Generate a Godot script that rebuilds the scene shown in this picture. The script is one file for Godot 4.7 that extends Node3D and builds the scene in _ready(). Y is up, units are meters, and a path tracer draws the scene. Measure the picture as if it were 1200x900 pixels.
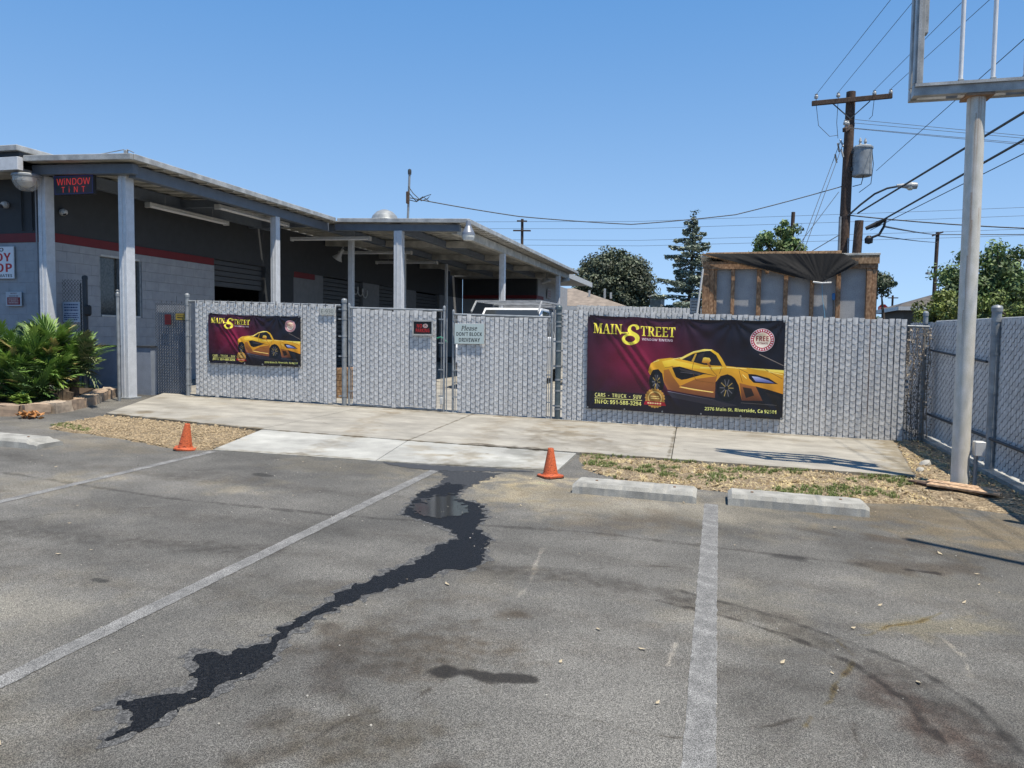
extends Node3D
# A fenced auto-shop yard seen from its car park. World: x right along the fence, y up, z = -d where d is the distance into the scene.
# The lot falls gently to the right: ground() is its height.

const FALL_X := -0.0248
const FALL_D := 0.0095
var rng := RandomNumberGenerator.new()
var taken := {}
var tex := {}
var M := {}

# ---------------------------------------------------------------- geometry collector
class Geo:
	var v := PackedVector3Array()
	var n := PackedVector3Array()
	var uv := PackedVector2Array()
	var uv2 := PackedVector2Array()
	var col := PackedColorArray()
	var has_uv := false
	var has_col := false
	var tint := Color(1, 1, 1)

	func corner(p: Vector3, m: Vector3, t: Vector2) -> void:
		v.push_back(p)
		n.push_back(m)
		uv.push_back(t)
		if has_col:
			col.push_back(tint)

	func tri(a: Vector3, b: Vector3, c: Vector3, na: Vector3, nb: Vector3, nc: Vector3, ta := Vector2(), tb := Vector2(), tc := Vector2()) -> void:
		corner(a, na, ta)
		if (b - a).cross(c - a).dot(na + nb + nc) > 0.0:
			corner(c, nc, tc)
			corner(b, nb, tb)
		else:
			corner(b, nb, tb)
			corner(c, nc, tc)

	func flat3(a: Vector3, b: Vector3, c: Vector3, out: Vector3) -> void:
		var m := (b - a).cross(c - a).normalized()
		if m.dot(out) < 0.0:
			m = -m
		tri(a, b, c, m, m, m)

	func quad(a: Vector3, b: Vector3, c: Vector3, d: Vector3, out: Vector3) -> void:
		var m := (c - a).cross(d - b).normalized()
		if m.dot(out) < 0.0:
			m = -m
		tri(a, b, c, m, m, m, Vector2(0, 1), Vector2(1, 1), Vector2(1, 0))
		tri(a, c, d, m, m, m, Vector2(0, 1), Vector2(1, 0), Vector2(0, 0))

	func box(c: Vector3, s: Vector3, b := Basis(), bev := 0.0) -> void:
		var h := s * 0.5
		if bev <= 0.0:
			for ax in 3:
				var e := Vector3.ZERO
				e[ax] = h[ax]
				var f := Vector3.ZERO
				f[(ax + 1) % 3] = h[(ax + 1) % 3]
				var g := Vector3.ZERO
				g[(ax + 2) % 3] = h[(ax + 2) % 3]
				for k in [-1.0, 1.0]:
					var o: Vector3 = e * k
					quad(c + b * (o - f - g), c + b * (o + f - g), c + b * (o + f + g), c + b * (o - f + g), b * o)
			return
		bev = minf(bev, minf(h.x, minf(h.y, h.z)) * 0.9)
		for ax in 3:
			var i1 := (ax + 1) % 3
			var i2 := (ax + 2) % 3
			for k in [-1.0, 1.0]:
				var e := Vector3.ZERO
				e[ax] = h[ax] * k
				var f := Vector3.ZERO
				f[i1] = h[i1] - bev
				var g := Vector3.ZERO
				g[i2] = h[i2] - bev
				quad(c + b * (e - f - g), c + b * (e + f - g), c + b * (e + f + g), c + b * (e - f + g), b * e)
				for k2 in [-1.0, 1.0]:
					# edge between faces +-ax and +-i1, running along i2
					var p := Vector3.ZERO
					p[ax] = h[ax] * k
					p[i1] = (h[i1] - bev) * k2
					var q := Vector3.ZERO
					q[ax] = (h[ax] - bev) * k
					q[i1] = h[i1] * k2
					var o := Vector3.ZERO
					o[ax] = k
					o[i1] = k2
					quad(c + b * (p - g), c + b * (p + g), c + b * (q + g), c + b * (q - g), b * o)
		for sx in [-1.0, 1.0]:
			for sy in [-1.0, 1.0]:
				for sz in [-1.0, 1.0]:
					var sg := Vector3(sx, sy, sz)
					var w := h * sg
					flat3(c + b * (w - Vector3(0, sy, sz) * bev), c + b * (w - Vector3(sx, 0, sz) * bev), c + b * (w - Vector3(sx, sy, 0) * bev), b * sg)

	func slab(x0: float, x1: float, y0: float, y1: float, d0: float, d1: float, bev := 0.0) -> void:
		box(Vector3((x0 + x1) / 2, (y0 + y1) / 2, -(d0 + d1) / 2), Vector3(absf(x1 - x0), absf(y1 - y0), absf(d1 - d0)), Basis(), bev)

	func bar(a: Vector3, b: Vector3, wide: float, high: float, bev := 0.0) -> void:
		var t := (b - a).normalized()
		var side := t.cross(Vector3.UP)
		side = Vector3.RIGHT if side.length() < 0.01 else side.normalized()
		box((a + b) / 2, Vector3(wide, high, a.distance_to(b)), Basis(side, side.cross(-t) * -1.0, -t), bev)

	func tube(path: Array, r, sides := 8, caps := true) -> void:
		var rings := []
		var side := Vector3.ZERO
		for i in path.size():
			var t: Vector3 = (path[mini(i + 1, path.size() - 1)] - path[maxi(i - 1, 0)]).normalized()
			if side == Vector3.ZERO:
				side = t.cross(Vector3(0.13, 0.31, 0.94)).normalized()
			else:
				side = (side - t * side.dot(t)).normalized()
			var up := t.cross(side)
			var rr: float = r[i] if r is Array else r
			var ring := []
			for k in sides:
				var a := TAU * k / sides
				ring.append([path[i] + (side * cos(a) + up * sin(a)) * rr, side * cos(a) + up * sin(a)])
			rings.append(ring)
			if caps and (i == 0 or i == path.size() - 1):
				var m := -t if i == 0 else t
				for k in sides:
					tri(path[i], ring[k][0], ring[(k + 1) % sides][0], m, m, m)
		for i in path.size() - 1:
			for k in sides:
				var p = rings[i][k]
				var q = rings[i][(k + 1) % sides]
				var s = rings[i + 1][(k + 1) % sides]
				var u = rings[i + 1][k]
				tri(p[0], q[0], s[0], p[1], q[1], s[1])
				tri(p[0], s[0], u[0], p[1], s[1], u[1])

	func lathe(at: Vector3, prof: Array, sides := 16, b := Basis()) -> void:
		# prof: Vector2(radius, height) from one end to the other
		for i in prof.size() - 1:
			var p: Vector2 = prof[i]
			var q: Vector2 = prof[i + 1]
			var e := q - p
			if e.length() < 1e-6:
				continue
			var m2 := Vector2(e.y, -e.x).normalized()
			for k in sides:
				var a0 := TAU * k / sides
				var a1 := TAU * (k + 1) / sides
				var r0 := Vector3(cos(a0), 0, sin(a0))
				var r1 := Vector3(cos(a1), 0, sin(a1))
				var n0 := b * (r0 * m2.x + Vector3.UP * m2.y)
				var n1 := b * (r1 * m2.x + Vector3.UP * m2.y)
				var A := at + b * (r0 * p.x + Vector3.UP * p.y)
				var B := at + b * (r1 * p.x + Vector3.UP * p.y)
				var C := at + b * (r1 * q.x + Vector3.UP * q.y)
				var D := at + b * (r0 * q.x + Vector3.UP * q.y)
				if p.x > 1e-5:
					tri(A, B, C, n0, n1, n1)
				if q.x > 1e-5:
					tri(A, C, D, n0, n1, n0)

	func prism(poly: PackedVector2Array, z0: float, z1: float, xf := Transform3D()) -> void:
		# polygon in the local xy plane, extruded along local z
		var idx := Geometry2D.triangulate_polygon(poly)
		for k in range(0, idx.size(), 3):
			for z in [z0, z1]:
				flat3(xf * Vector3(poly[idx[k]].x, poly[idx[k]].y, z), xf * Vector3(poly[idx[k + 1]].x, poly[idx[k + 1]].y, z), xf * Vector3(poly[idx[k + 2]].x, poly[idx[k + 2]].y, z), xf.basis * Vector3(0, 0, 1.0 if z == maxf(z0, z1) else -1.0))
		var turn := -1.0 if Geometry2D.is_polygon_clockwise(poly) else 1.0
		for i in poly.size():
			var p := poly[i]
			var q := poly[(i + 1) % poly.size()]
			var o := Vector3(q.y - p.y, p.x - q.x, 0) * turn
			quad(xf * Vector3(p.x, p.y, z0), xf * Vector3(q.x, q.y, z0), xf * Vector3(q.x, q.y, z1), xf * Vector3(p.x, p.y, z1), xf.basis * o)

	func sheet(f: Callable, nu: int, nv: int, out: Vector3) -> void:
		has_uv = true
		var pt := []
		for j in nv + 1:
			for i in nu + 1:
				pt.append(f.call(float(i) / nu, float(j) / nv))
		var nm := []
		for j in nv + 1:
			for i in nu + 1:
				var dx: Vector3 = pt[j * (nu + 1) + mini(i + 1, nu)] - pt[j * (nu + 1) + maxi(i - 1, 0)]
				var dy: Vector3 = pt[mini(j + 1, nv) * (nu + 1) + i] - pt[maxi(j - 1, 0) * (nu + 1) + i]
				var m := dx.cross(dy).normalized()
				nm.append(-m if m.dot(out) < 0.0 else m)
		for j in nv:
			for i in nu:
				var a := j * (nu + 1) + i
				var b := a + 1
				var c := b + nu + 1
				var d := a + nu + 1
				var ta := Vector2(float(i) / nu, float(j) / nv)
				var tc := Vector2(float(i + 1) / nu, float(j + 1) / nv)
				tri(pt[a], pt[b], pt[c], nm[a], nm[b], nm[c], ta, Vector2(tc.x, ta.y), tc)
				tri(pt[a], pt[c], pt[d], nm[a], nm[c], nm[d], ta, tc, Vector2(ta.x, tc.y))

	func mesh(origin := Vector3.ZERO) -> ArrayMesh:
		var a := []
		a.resize(Mesh.ARRAY_MAX)
		var w := v
		if origin != Vector3.ZERO:
			w = v.duplicate()
			for i in w.size():
				w[i] -= origin
		a[Mesh.ARRAY_VERTEX] = w
		a[Mesh.ARRAY_NORMAL] = n
		if has_uv:
			a[Mesh.ARRAY_TEX_UV] = uv
			if uv2.size() == v.size():
				a[Mesh.ARRAY_TEX_UV2] = uv2
		if has_col:
			a[Mesh.ARRAY_COLOR] = col
		var m := ArrayMesh.new()
		m.add_surface_from_arrays(Mesh.PRIMITIVE_TRIANGLES, a)
		return m

# ---------------------------------------------------------------- places and objects
func ground(x: float, d: float) -> float:
	return FALL_X * clampf(x, -30, 30) + FALL_D * clampf(d, -10, 40)

func V(x: float, y: float, d: float) -> Vector3:
	return Vector3(x, y, -d)

func W(x: float, d: float, h := 0.0) -> Vector3:
	return Vector3(x, ground(x, d) + h, -d)

func numbered(called: String) -> String:
	taken[called] = taken.get(called, -1) + 1
	return called if taken[called] == 0 else "%s_%03d" % [called, taken[called]]

func tag(o: Node, label: String, category: String, group := "") -> void:
	o.set_meta("label", label)
	o.set_meta("category", category)
	if group:
		o.set_meta("group", group)

func thing(called: String, label: String, category: String, at: Vector3, group := "") -> Node3D:
	var o := Node3D.new()
	o.name = numbered(called)
	add_child(o)
	o.position = at
	tag(o, label, category, group)
	return o

func part(parent: Node3D, called: String, g, m: Material, at := Vector3.ZERO, b := Basis()) -> MeshInstance3D:
	# a Geo is in world axes (moved to its thing's base here); a Mesh is in its own axes and set at «at»
	var o := MeshInstance3D.new()
	o.name = called
	var is_geo: bool = g is Geo
	if is_geo:
		var base := Vector3.ZERO
		var p: Node = parent
		while p != self:
			base += p.position
			p = p.get_parent()
		o.mesh = g.mesh(base)
	else:
		o.mesh = g
		o.transform = Transform3D(b, at)
	o.material_override = m
	parent.add_child(o, true)
	return o

func local(parent: Node3D, called: String, g: Geo, m: Material) -> MeshInstance3D:
	# a Geo given in its thing's own axes
	return part(parent, called, g.mesh(), m)

func single(called: String, label: String, category: String, g: Geo, m: Material, at := Vector3.ZERO, group := "") -> MeshInstance3D:
	var o := MeshInstance3D.new()
	o.name = numbered(called)
	o.mesh = g.mesh(at)
	o.position = at
	o.material_override = m
	add_child(o)
	tag(o, label, category, group)
	return o

func struct(called: String, g: Geo, m: Material) -> MeshInstance3D:
	var o := MeshInstance3D.new()
	o.name = called
	o.mesh = g.mesh()
	o.material_override = m
	add_child(o)
	o.set_meta("kind", "structure")
	return o

func scatter(parent: Node3D, called: String, mesh: Mesh, m: Material, places: Array, tints := []) -> MultiMeshInstance3D:
	var mm := MultiMesh.new()
	mm.transform_format = MultiMesh.TRANSFORM_3D
	mm.use_colors = tints.size() > 0
	mm.mesh = mesh
	mm.instance_count = places.size()
	for i in places.size():
		mm.set_instance_transform(i, places[i])
		if tints.size():
			mm.set_instance_color(i, tints[i])
	var o := MultiMeshInstance3D.new()
	o.name = called
	o.multimesh = mm
	o.material_override = m
	o.set_meta("kind", "stuff")
	parent.add_child(o, true)
	return o

# ---------------------------------------------------------------- materials
func noise_image(sd: int, freq: float, oct: int, kind: int, size := 512) -> Image:
	var f := FastNoiseLite.new()
	f.seed = sd
	f.frequency = freq
	f.noise_type = kind
	f.fractal_octaves = oct
	f.fractal_type = FastNoiseLite.FRACTAL_FBM if oct > 1 else FastNoiseLite.FRACTAL_NONE
	if kind == FastNoiseLite.TYPE_CELLULAR:
		f.cellular_return_type = FastNoiseLite.RETURN_CELL_VALUE
	var im := f.get_seamless_image(size, size)
	im.convert(Image.FORMAT_L8)
	return im

func ramp_image(im: Image, lo: Color, hi: Color, power := 1.0) -> Image:
	var src := im.get_data()
	var out := PackedByteArray()
	out.resize(src.size() * 3)
	var lut := []
	for k in 256:
		var c := lo.lerp(hi, pow(k / 255.0, power))
		lut.append([int(c.r * 255), int(c.g * 255), int(c.b * 255)])
	for i in src.size():
		var c = lut[src[i]]
		out[i * 3] = c[0]
		out[i * 3 + 1] = c[1]
		out[i * 3 + 2] = c[2]
	return Image.create_from_data(im.get_width(), im.get_height(), false, Image.FORMAT_RGB8, out)

func grey(v: float) -> Color:
	return Color(v, v, v)

func texture_of(im: Image) -> ImageTexture:
	return ImageTexture.create_from_image(im)

func mat(c: Color, rough := 0.8, grain := "", scale := 1.0, blotch := "", bscale := 0.3, metal := 0.0, bump := 0.0) -> StandardMaterial3D:
	# c is a linear base colour; grain and blotch are textures that multiply it
	var m := StandardMaterial3D.new()
	m.albedo_color = c.linear_to_srgb()
	m.roughness = rough
	m.metallic = metal
	if grain:
		m.albedo_texture = tex[grain]
		m.uv1_triplanar = true
		m.uv1_world_triplanar = true
		m.uv1_scale = Vector3.ONE * scale
	if bump > 0.0:
		m.heightmap_enabled = true
		m.heightmap_texture = tex[grain]
		m.heightmap_scale = bump
		m.uv1_triplanar = true
		m.uv1_world_triplanar = true
	if blotch:
		m.detail_enabled = true
		m.detail_albedo = tex[blotch]
		m.detail_blend_mode = BaseMaterial3D.BLEND_MODE_MUL
		m.detail_uv_layer = BaseMaterial3D.DETAIL_UV_2
		m.uv2_triplanar = true
		m.uv2_world_triplanar = true
		m.uv2_scale = Vector3.ONE * bscale
	return m

func make_textures() -> void:
	var S := FastNoiseLite.TYPE_SIMPLEX_SMOOTH
	var C := FastNoiseLite.TYPE_CELLULAR
	tex.fine = texture_of(ramp_image(noise_image(1, 0.09, 3, S), grey(0.78), grey(1.0)))
	tex.blotch = texture_of(ramp_image(noise_image(2, 0.008, 5, S), grey(0.72), grey(1.0)))
	tex.soft = texture_of(ramp_image(noise_image(3, 0.012, 4, S), grey(0.9), grey(1.0)))
	tex.speckle = texture_of(ramp_image(noise_image(4, 0.25, 1, C, 1024), grey(0.40), grey(1.0), 0.95))
	tex.pebble = texture_of(ramp_image(noise_image(5, 0.09, 1, C), Color(0.5, 0.44, 0.36), Color(1.0, 0.97, 0.9)))
	tex.worn = texture_of(ramp_image(noise_image(6, 0.05, 5, S), grey(0.5), grey(1.0), 0.8))
	# rust: orange streaks on pale paint
	tex.rust = texture_of(ramp_image(noise_image(7, 0.02, 5, S), Color(0.52, 0.3, 0.16), Color(1, 1, 1), 0.22))
	# wood grain: noise stretched along v
	var g := noise_image(8, 0.03, 4, S)
	g.resize(512, 24, Image.INTERPOLATE_BILINEAR)
	g.resize(512, 512, Image.INTERPOLATE_CUBIC)
	tex.wood = texture_of(ramp_image(g, Color(0.55, 0.48, 0.42), Color(1, 1, 1)))
	tex.leaf = texture_of(ramp_image(noise_image(9, 0.02, 3, S), grey(0.55), grey(1.0)))
	# concrete sheet: cloudy with drag marks
	var c1 := noise_image(10, 0.006, 5, S)
	tex.cloud = texture_of(ramp_image(c1, Color(0.87, 0.855, 0.825), Color(1, 1, 1)))
	var b := noise_image(11, 0.03, 4, S)
	b.resize(512, 40, Image.INTERPOLATE_BILINEAR)
	b.resize(512, 512, Image.INTERPOLATE_CUBIC)
	tex.streak = texture_of(ramp_image(b, grey(0.74), grey(1.0)))

func make_materials() -> void:
	M.steel = mat(Color(0.46, 0.49, 0.51), 0.5, "fine", 2.0, "blotch", 1.3, 0.2)
	M.wire = mat(Color(0.065, 0.07, 0.08), 0.6)
	M.dark_wire = mat(Color(0.035, 0.04, 0.045), 0.6)
	M.slat = []
	for k in 4:
		var s := 0.88 + 0.025 * k
		M.slat.append(mat(Color(s * 1.0, s * 0.995, s * 0.98), 0.5, "fine", 3.0, "streak", 0.7))
	M.slat_edge = mat(Color(0.12, 0.13, 0.14), 0.7)
	M.post_paint = mat(Color(0.80, 0.83, 0.87), 0.5, "fine", 1.5, "soft", 0.8)
	M.beam_paint = mat(Color(0.16, 0.19, 0.235), 0.5, "fine", 1.2, "soft", 0.6)
	M.fascia = mat(Color(0.64, 0.65, 0.64), 0.45, "fine", 1.0, "blotch", 0.7)
	M.deck = mat(Color(0.74, 0.71, 0.63), 0.55, "fine", 1.0, "blotch", 0.5)
	M.charcoal = mat(Color(0.058, 0.062, 0.068), 0.75, "fine", 1.5, "soft", 0.5)
	M.stripe_red = mat(Color(0.22, 0.012, 0.016), 0.6, "fine", 1.5, "soft", 0.5)
	M.block = []
	for k in 3:
		var s := 0.46 + 0.01 * k
		M.block.append(mat(Color(s * 0.97, s * 1.0, s * 1.06), 0.8, "fine", 2.2, "soft", 0.6))
	M.mortar = mat(Color(0.40, 0.41, 0.43), 0.9, "fine", 2.0)
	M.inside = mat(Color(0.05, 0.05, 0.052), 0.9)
	M.white = mat(Color(0.72, 0.72, 0.70), 0.45, "fine", 2.0, "soft", 1.0)
	M.white_gloss = mat(Color(0.8, 0.8, 0.8), 0.25, "soft", 1.0)
	M.black = mat(Color(0.02, 0.02, 0.022), 0.6, "fine", 2.0)
	M.rubber = mat(Color(0.022, 0.022, 0.023), 0.85, "fine", 3.0)
	M.chrome = mat(Color(0.6, 0.6, 0.62), 0.2, "", 1.0, "", 1.0, 0.9)
	M.glass = mat(Color(0.03, 0.035, 0.04), 0.06)
	M.concrete_old = mat(Color(0.56, 0.54, 0.495), 0.9, "fine", 1.4, "cloud", 0.22, 0.0, 0.15)
	M.concrete_new = mat(Color(0.66, 0.665, 0.65), 0.9, "fine", 1.4, "cloud", 0.3, 0.0, 0.1)
	M.concrete_grey = mat(Color(0.54, 0.525, 0.475), 0.9, "fine", 1.6, "blotch", 0.9, 0.0, 0.25)
	M.stone = [mat(Color(0.62, 0.46, 0.33), 0.95, "fine", 2.5, "blotch", 2.0, 0.0, 0.6), mat(Color(0.66, 0.53, 0.40), 0.95, "fine", 2.5, "blotch", 2.0, 0.0, 0.6), mat(Color(0.54, 0.40, 0.29), 0.95, "fine", 2.5, "blotch", 2.0, 0.0, 0.6)]
	M.dirt = mat(Color(0.52, 0.45, 0.35), 0.95, "pebble", 1.6, "blotch", 1.2, 0.0, 0.5)
	M.gravel = mat(Color(0.54, 0.46, 0.34), 0.95, "pebble", 2.6, "blotch", 1.0, 0.0, 0.8)
	M.wood = mat(Color(0.64, 0.40, 0.23), 0.8, "wood", 1.2, "blotch", 0.9)
	M.wood_pale = mat(Color(0.68, 0.47, 0.28), 0.8, "wood", 1.2, "blotch", 0.9)
	M.wood_dark = mat(Color(0.17, 0.115, 0.085), 0.85, "wood", 1.5, "blotch", 1.2)
	M.pole_wood = mat(Color(0.20, 0.14, 0.11), 0.9, "wood", 1.0, "blotch", 0.6)
	M.cone = mat(Color(0.86, 0.17, 0.05), 0.65, "fine", 4.0, "worn", 2.2)
	M.tarp = mat(Color(0.012, 0.011, 0.011), 0.85, "fine", 2.0, "blotch", 0.8)
	M.shed_panel = mat(Color(0.46, 0.46, 0.465), 0.8, "fine", 1.0, "soft", 0.5)
	M.trunk = mat(Color(0.10, 0.075, 0.055), 0.95, "fine", 3.0)

func leaf_mat(c: Color, back := 0.5) -> StandardMaterial3D:
	var m := StandardMaterial3D.new()
	m.albedo_color = c.linear_to_srgb()
	m.vertex_color_use_as_albedo = true
	m.roughness = 0.6
	m.cull_mode = BaseMaterial3D.CULL_DISABLED
	m.backlight_enabled = true
	m.backlight = (c * back).linear_to_srgb()
	return m

# ---------------------------------------------------------------- print: lettering and pictures for signs
func fill_poly(im: Image, p: PackedVector2Array, c0: Color, c1 := Color(-1, 0, 0)) -> void:
	# even-odd scanline fill; c0 at the top of the shape to c1 at its foot
	var lo := INF
	var hi := -INF
	for q in p:
		lo = minf(lo, q.y)
		hi = maxf(hi, q.y)
	var w := im.get_width()
	for y in range(maxi(0, int(lo)), mini(im.get_height(), int(hi) + 1)):
		var yy := y + 0.5
		var xs := []
		for i in p.size():
			var a := p[i]
			var b := p[(i + 1) % p.size()]
			if (a.y <= yy) != (b.y <= yy):
				xs.append(a.x + (yy - a.y) / (b.y - a.y) * (b.x - a.x))
		xs.sort()
		var c := c0 if c1.r < 0 else c0.lerp(c1, clampf((yy - lo) / maxf(1.0, hi - lo), 0, 1))
		for k in range(0, xs.size() - 1, 2):
			var x0 := clampi(roundi(xs[k]), 0, w)
			var x1 := clampi(roundi(xs[k + 1]), 0, w)
			if x1 > x0:
				im.fill_rect(Rect2i(x0, y, x1 - x0, 1), c)

func ellipse(cx: float, cy: float, rx: float, ry: float, n := 48) -> PackedVector2Array:
	var p := PackedVector2Array()
	for k in n:
		p.push_back(Vector2(cx + rx * cos(TAU * k / n), cy + ry * sin(TAU * k / n)))
	return p

func pairs(a: Array) -> PackedVector2Array:
	var p := PackedVector2Array()
	for k in range(0, a.size(), 2):
		p.push_back(Vector2(a[k], a[k + 1]))
	return p

func stroke(im: Image, a: Vector2, b: Vector2, wide: float, c: Color) -> void:
	var s := (b - a).normalized().orthogonal() * wide * 0.5
	fill_poly(im, PackedVector2Array([a - s, b - s, b + s, a + s]), c)

func letters(im: Image, text: String, r: Rect2, c: Color, face := "Droid Sans", weight := 700, shear := 0.0) -> void:
	# sets the text so that its ink fills the rectangle
	var f := SystemFont.new()
	f.font_names = PackedStringArray([face])
	f.font_weight = weight
	var t := TextMesh.new()
	t.font = f
	t.text = text
	t.font_size = 96
	t.pixel_size = 1.0
	t.depth = 0.0
	t.curve_step = 1.5
	var a := t.get_mesh_arrays()
	var p: PackedVector3Array = a[Mesh.ARRAY_VERTEX]
	var ix: PackedInt32Array = a[Mesh.ARRAY_INDEX]
	var lo := Vector2(INF, INF)
	var hi := Vector2(-INF, -INF)
	for q in p:
		lo = lo.min(Vector2(q.x, q.y))
		hi = hi.max(Vector2(q.x, q.y))
	var k := r.size / (hi - lo)
	for i in range(0, ix.size(), 3):
		var s := PackedVector2Array()
		for j in 3:
			var q := p[ix[i + j]]
			var y := r.position.y + (hi.y - q.y) * k.y
			s.push_back(Vector2(r.position.x + (q.x - lo.x) * k.x + shear * (r.end.y - y), y))
		fill_poly(im, s, c)

func print_texture(im: Image, w: int, h: int) -> ImageTexture:
	im.resize(w, h, Image.INTERPOLATE_LANCZOS)
	return ImageTexture.create_from_image(im)

func print_mat(im: Image, w: int, h: int, rough := 0.5, dim := 0.85) -> StandardMaterial3D:
	var m := StandardMaterial3D.new()
	m.albedo_texture = print_texture(im, w, h)
	m.albedo_color = grey(dim)
	m.roughness = rough
	m.texture_repeat = false
	return m

func canvas(w: int, h: int, c: Color) -> Image:
	var im := Image.create(w, h, false, Image.FORMAT_RGB8)
	im.fill(c)
	return im

func small_print(im: Image, r: Rect2, rows: int, c: Color, sd: int) -> void:
	# lettering too small to read in the photograph: rows of broken ink
	var g := RandomNumberGenerator.new()
	g.seed = sd
	var rh := r.size.y / rows
	for k in rows:
		var x := r.position.x + g.randf() * r.size.x * 0.05
		var end := r.end.x - g.randf() * r.size.x * 0.12
		while x < end:
			var w := minf(end - x, r.size.x * g.randf_range(0.03, 0.12))
			im.fill_rect(Rect2i(int(x), int(r.position.y + rh * (k + 0.2)), maxi(1, int(w)), maxi(1, int(rh * 0.55))), c)
			x += w + r.size.x * 0.025

# ---------------------------------------------------------------- the car park surface
const LOT := Rect2(-13.0, 0.3, 18.0, 12.0)   # x, d, width, depth covered by the unique wear map
var lot_area := LOT
var lot_px := PackedByteArray()
var lot_w := 1536
var lot_h := 1024
var wear_noise: FastNoiseLite

func lot_mask(points: Array, r: float, soft: float, ragged: float, mul: Color, strength: float, breakup := 0.0) -> void:
	# darkens (or dusts) a band of radius r round a polyline; one point makes a round stain
	var lo := Vector2(INF, INF)
	var hi := Vector2(-INF, -INF)
	for p: Vector2 in points:
		lo = lo.min(p)
		hi = hi.max(p)
	var pad := r + soft + ragged
	var x0 := clampi(int((lo.x - pad - lot_area.position.x) / lot_area.size.x * lot_w), 0, lot_w)
	var x1 := clampi(int((hi.x + pad - lot_area.position.x) / lot_area.size.x * lot_w), 0, lot_w)
	var y0 := clampi(int((lot_area.end.y - hi.y - pad) / lot_area.size.y * lot_h), 0, lot_h)
	var y1 := clampi(int((lot_area.end.y - lo.y + pad) / lot_area.size.y * lot_h), 0, lot_h)
	for j in range(y0, y1):
		for i in range(x0, x1):
			var q := Vector2(lot_area.position.x + (i + 0.5) / lot_w * lot_area.size.x, lot_area.end.y - (j + 0.5) / lot_h * lot_area.size.y)
			var dist := q.distance_to(points[0])
			for k in points.size() - 1:
				dist = minf(dist, q.distance_to(Geometry2D.get_closest_point_to_segment(q, points[k], points[k + 1])))
			if dist > pad:
				continue
			var nz := wear_noise.get_noise_2d(q.x * 100, q.y * 100)
			var a := (1.0 - smoothstep(r - soft, r + soft, dist + nz * ragged * 2.0)) * strength
			if breakup > 0.0:
				a *= clampf(0.5 + breakup * wear_noise.get_noise_2d(q.x * 260 + 50, q.y * 260), 0, 1) * 2.0
			if a <= 0.003:
				continue
			var o := (j * lot_w + i) * 3
			for c in 3:
				lot_px[o + c] = clampi(int(lot_px[o + c] * lerpf(1.0, mul[c], minf(a, 1.0))), 0, 255)

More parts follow.
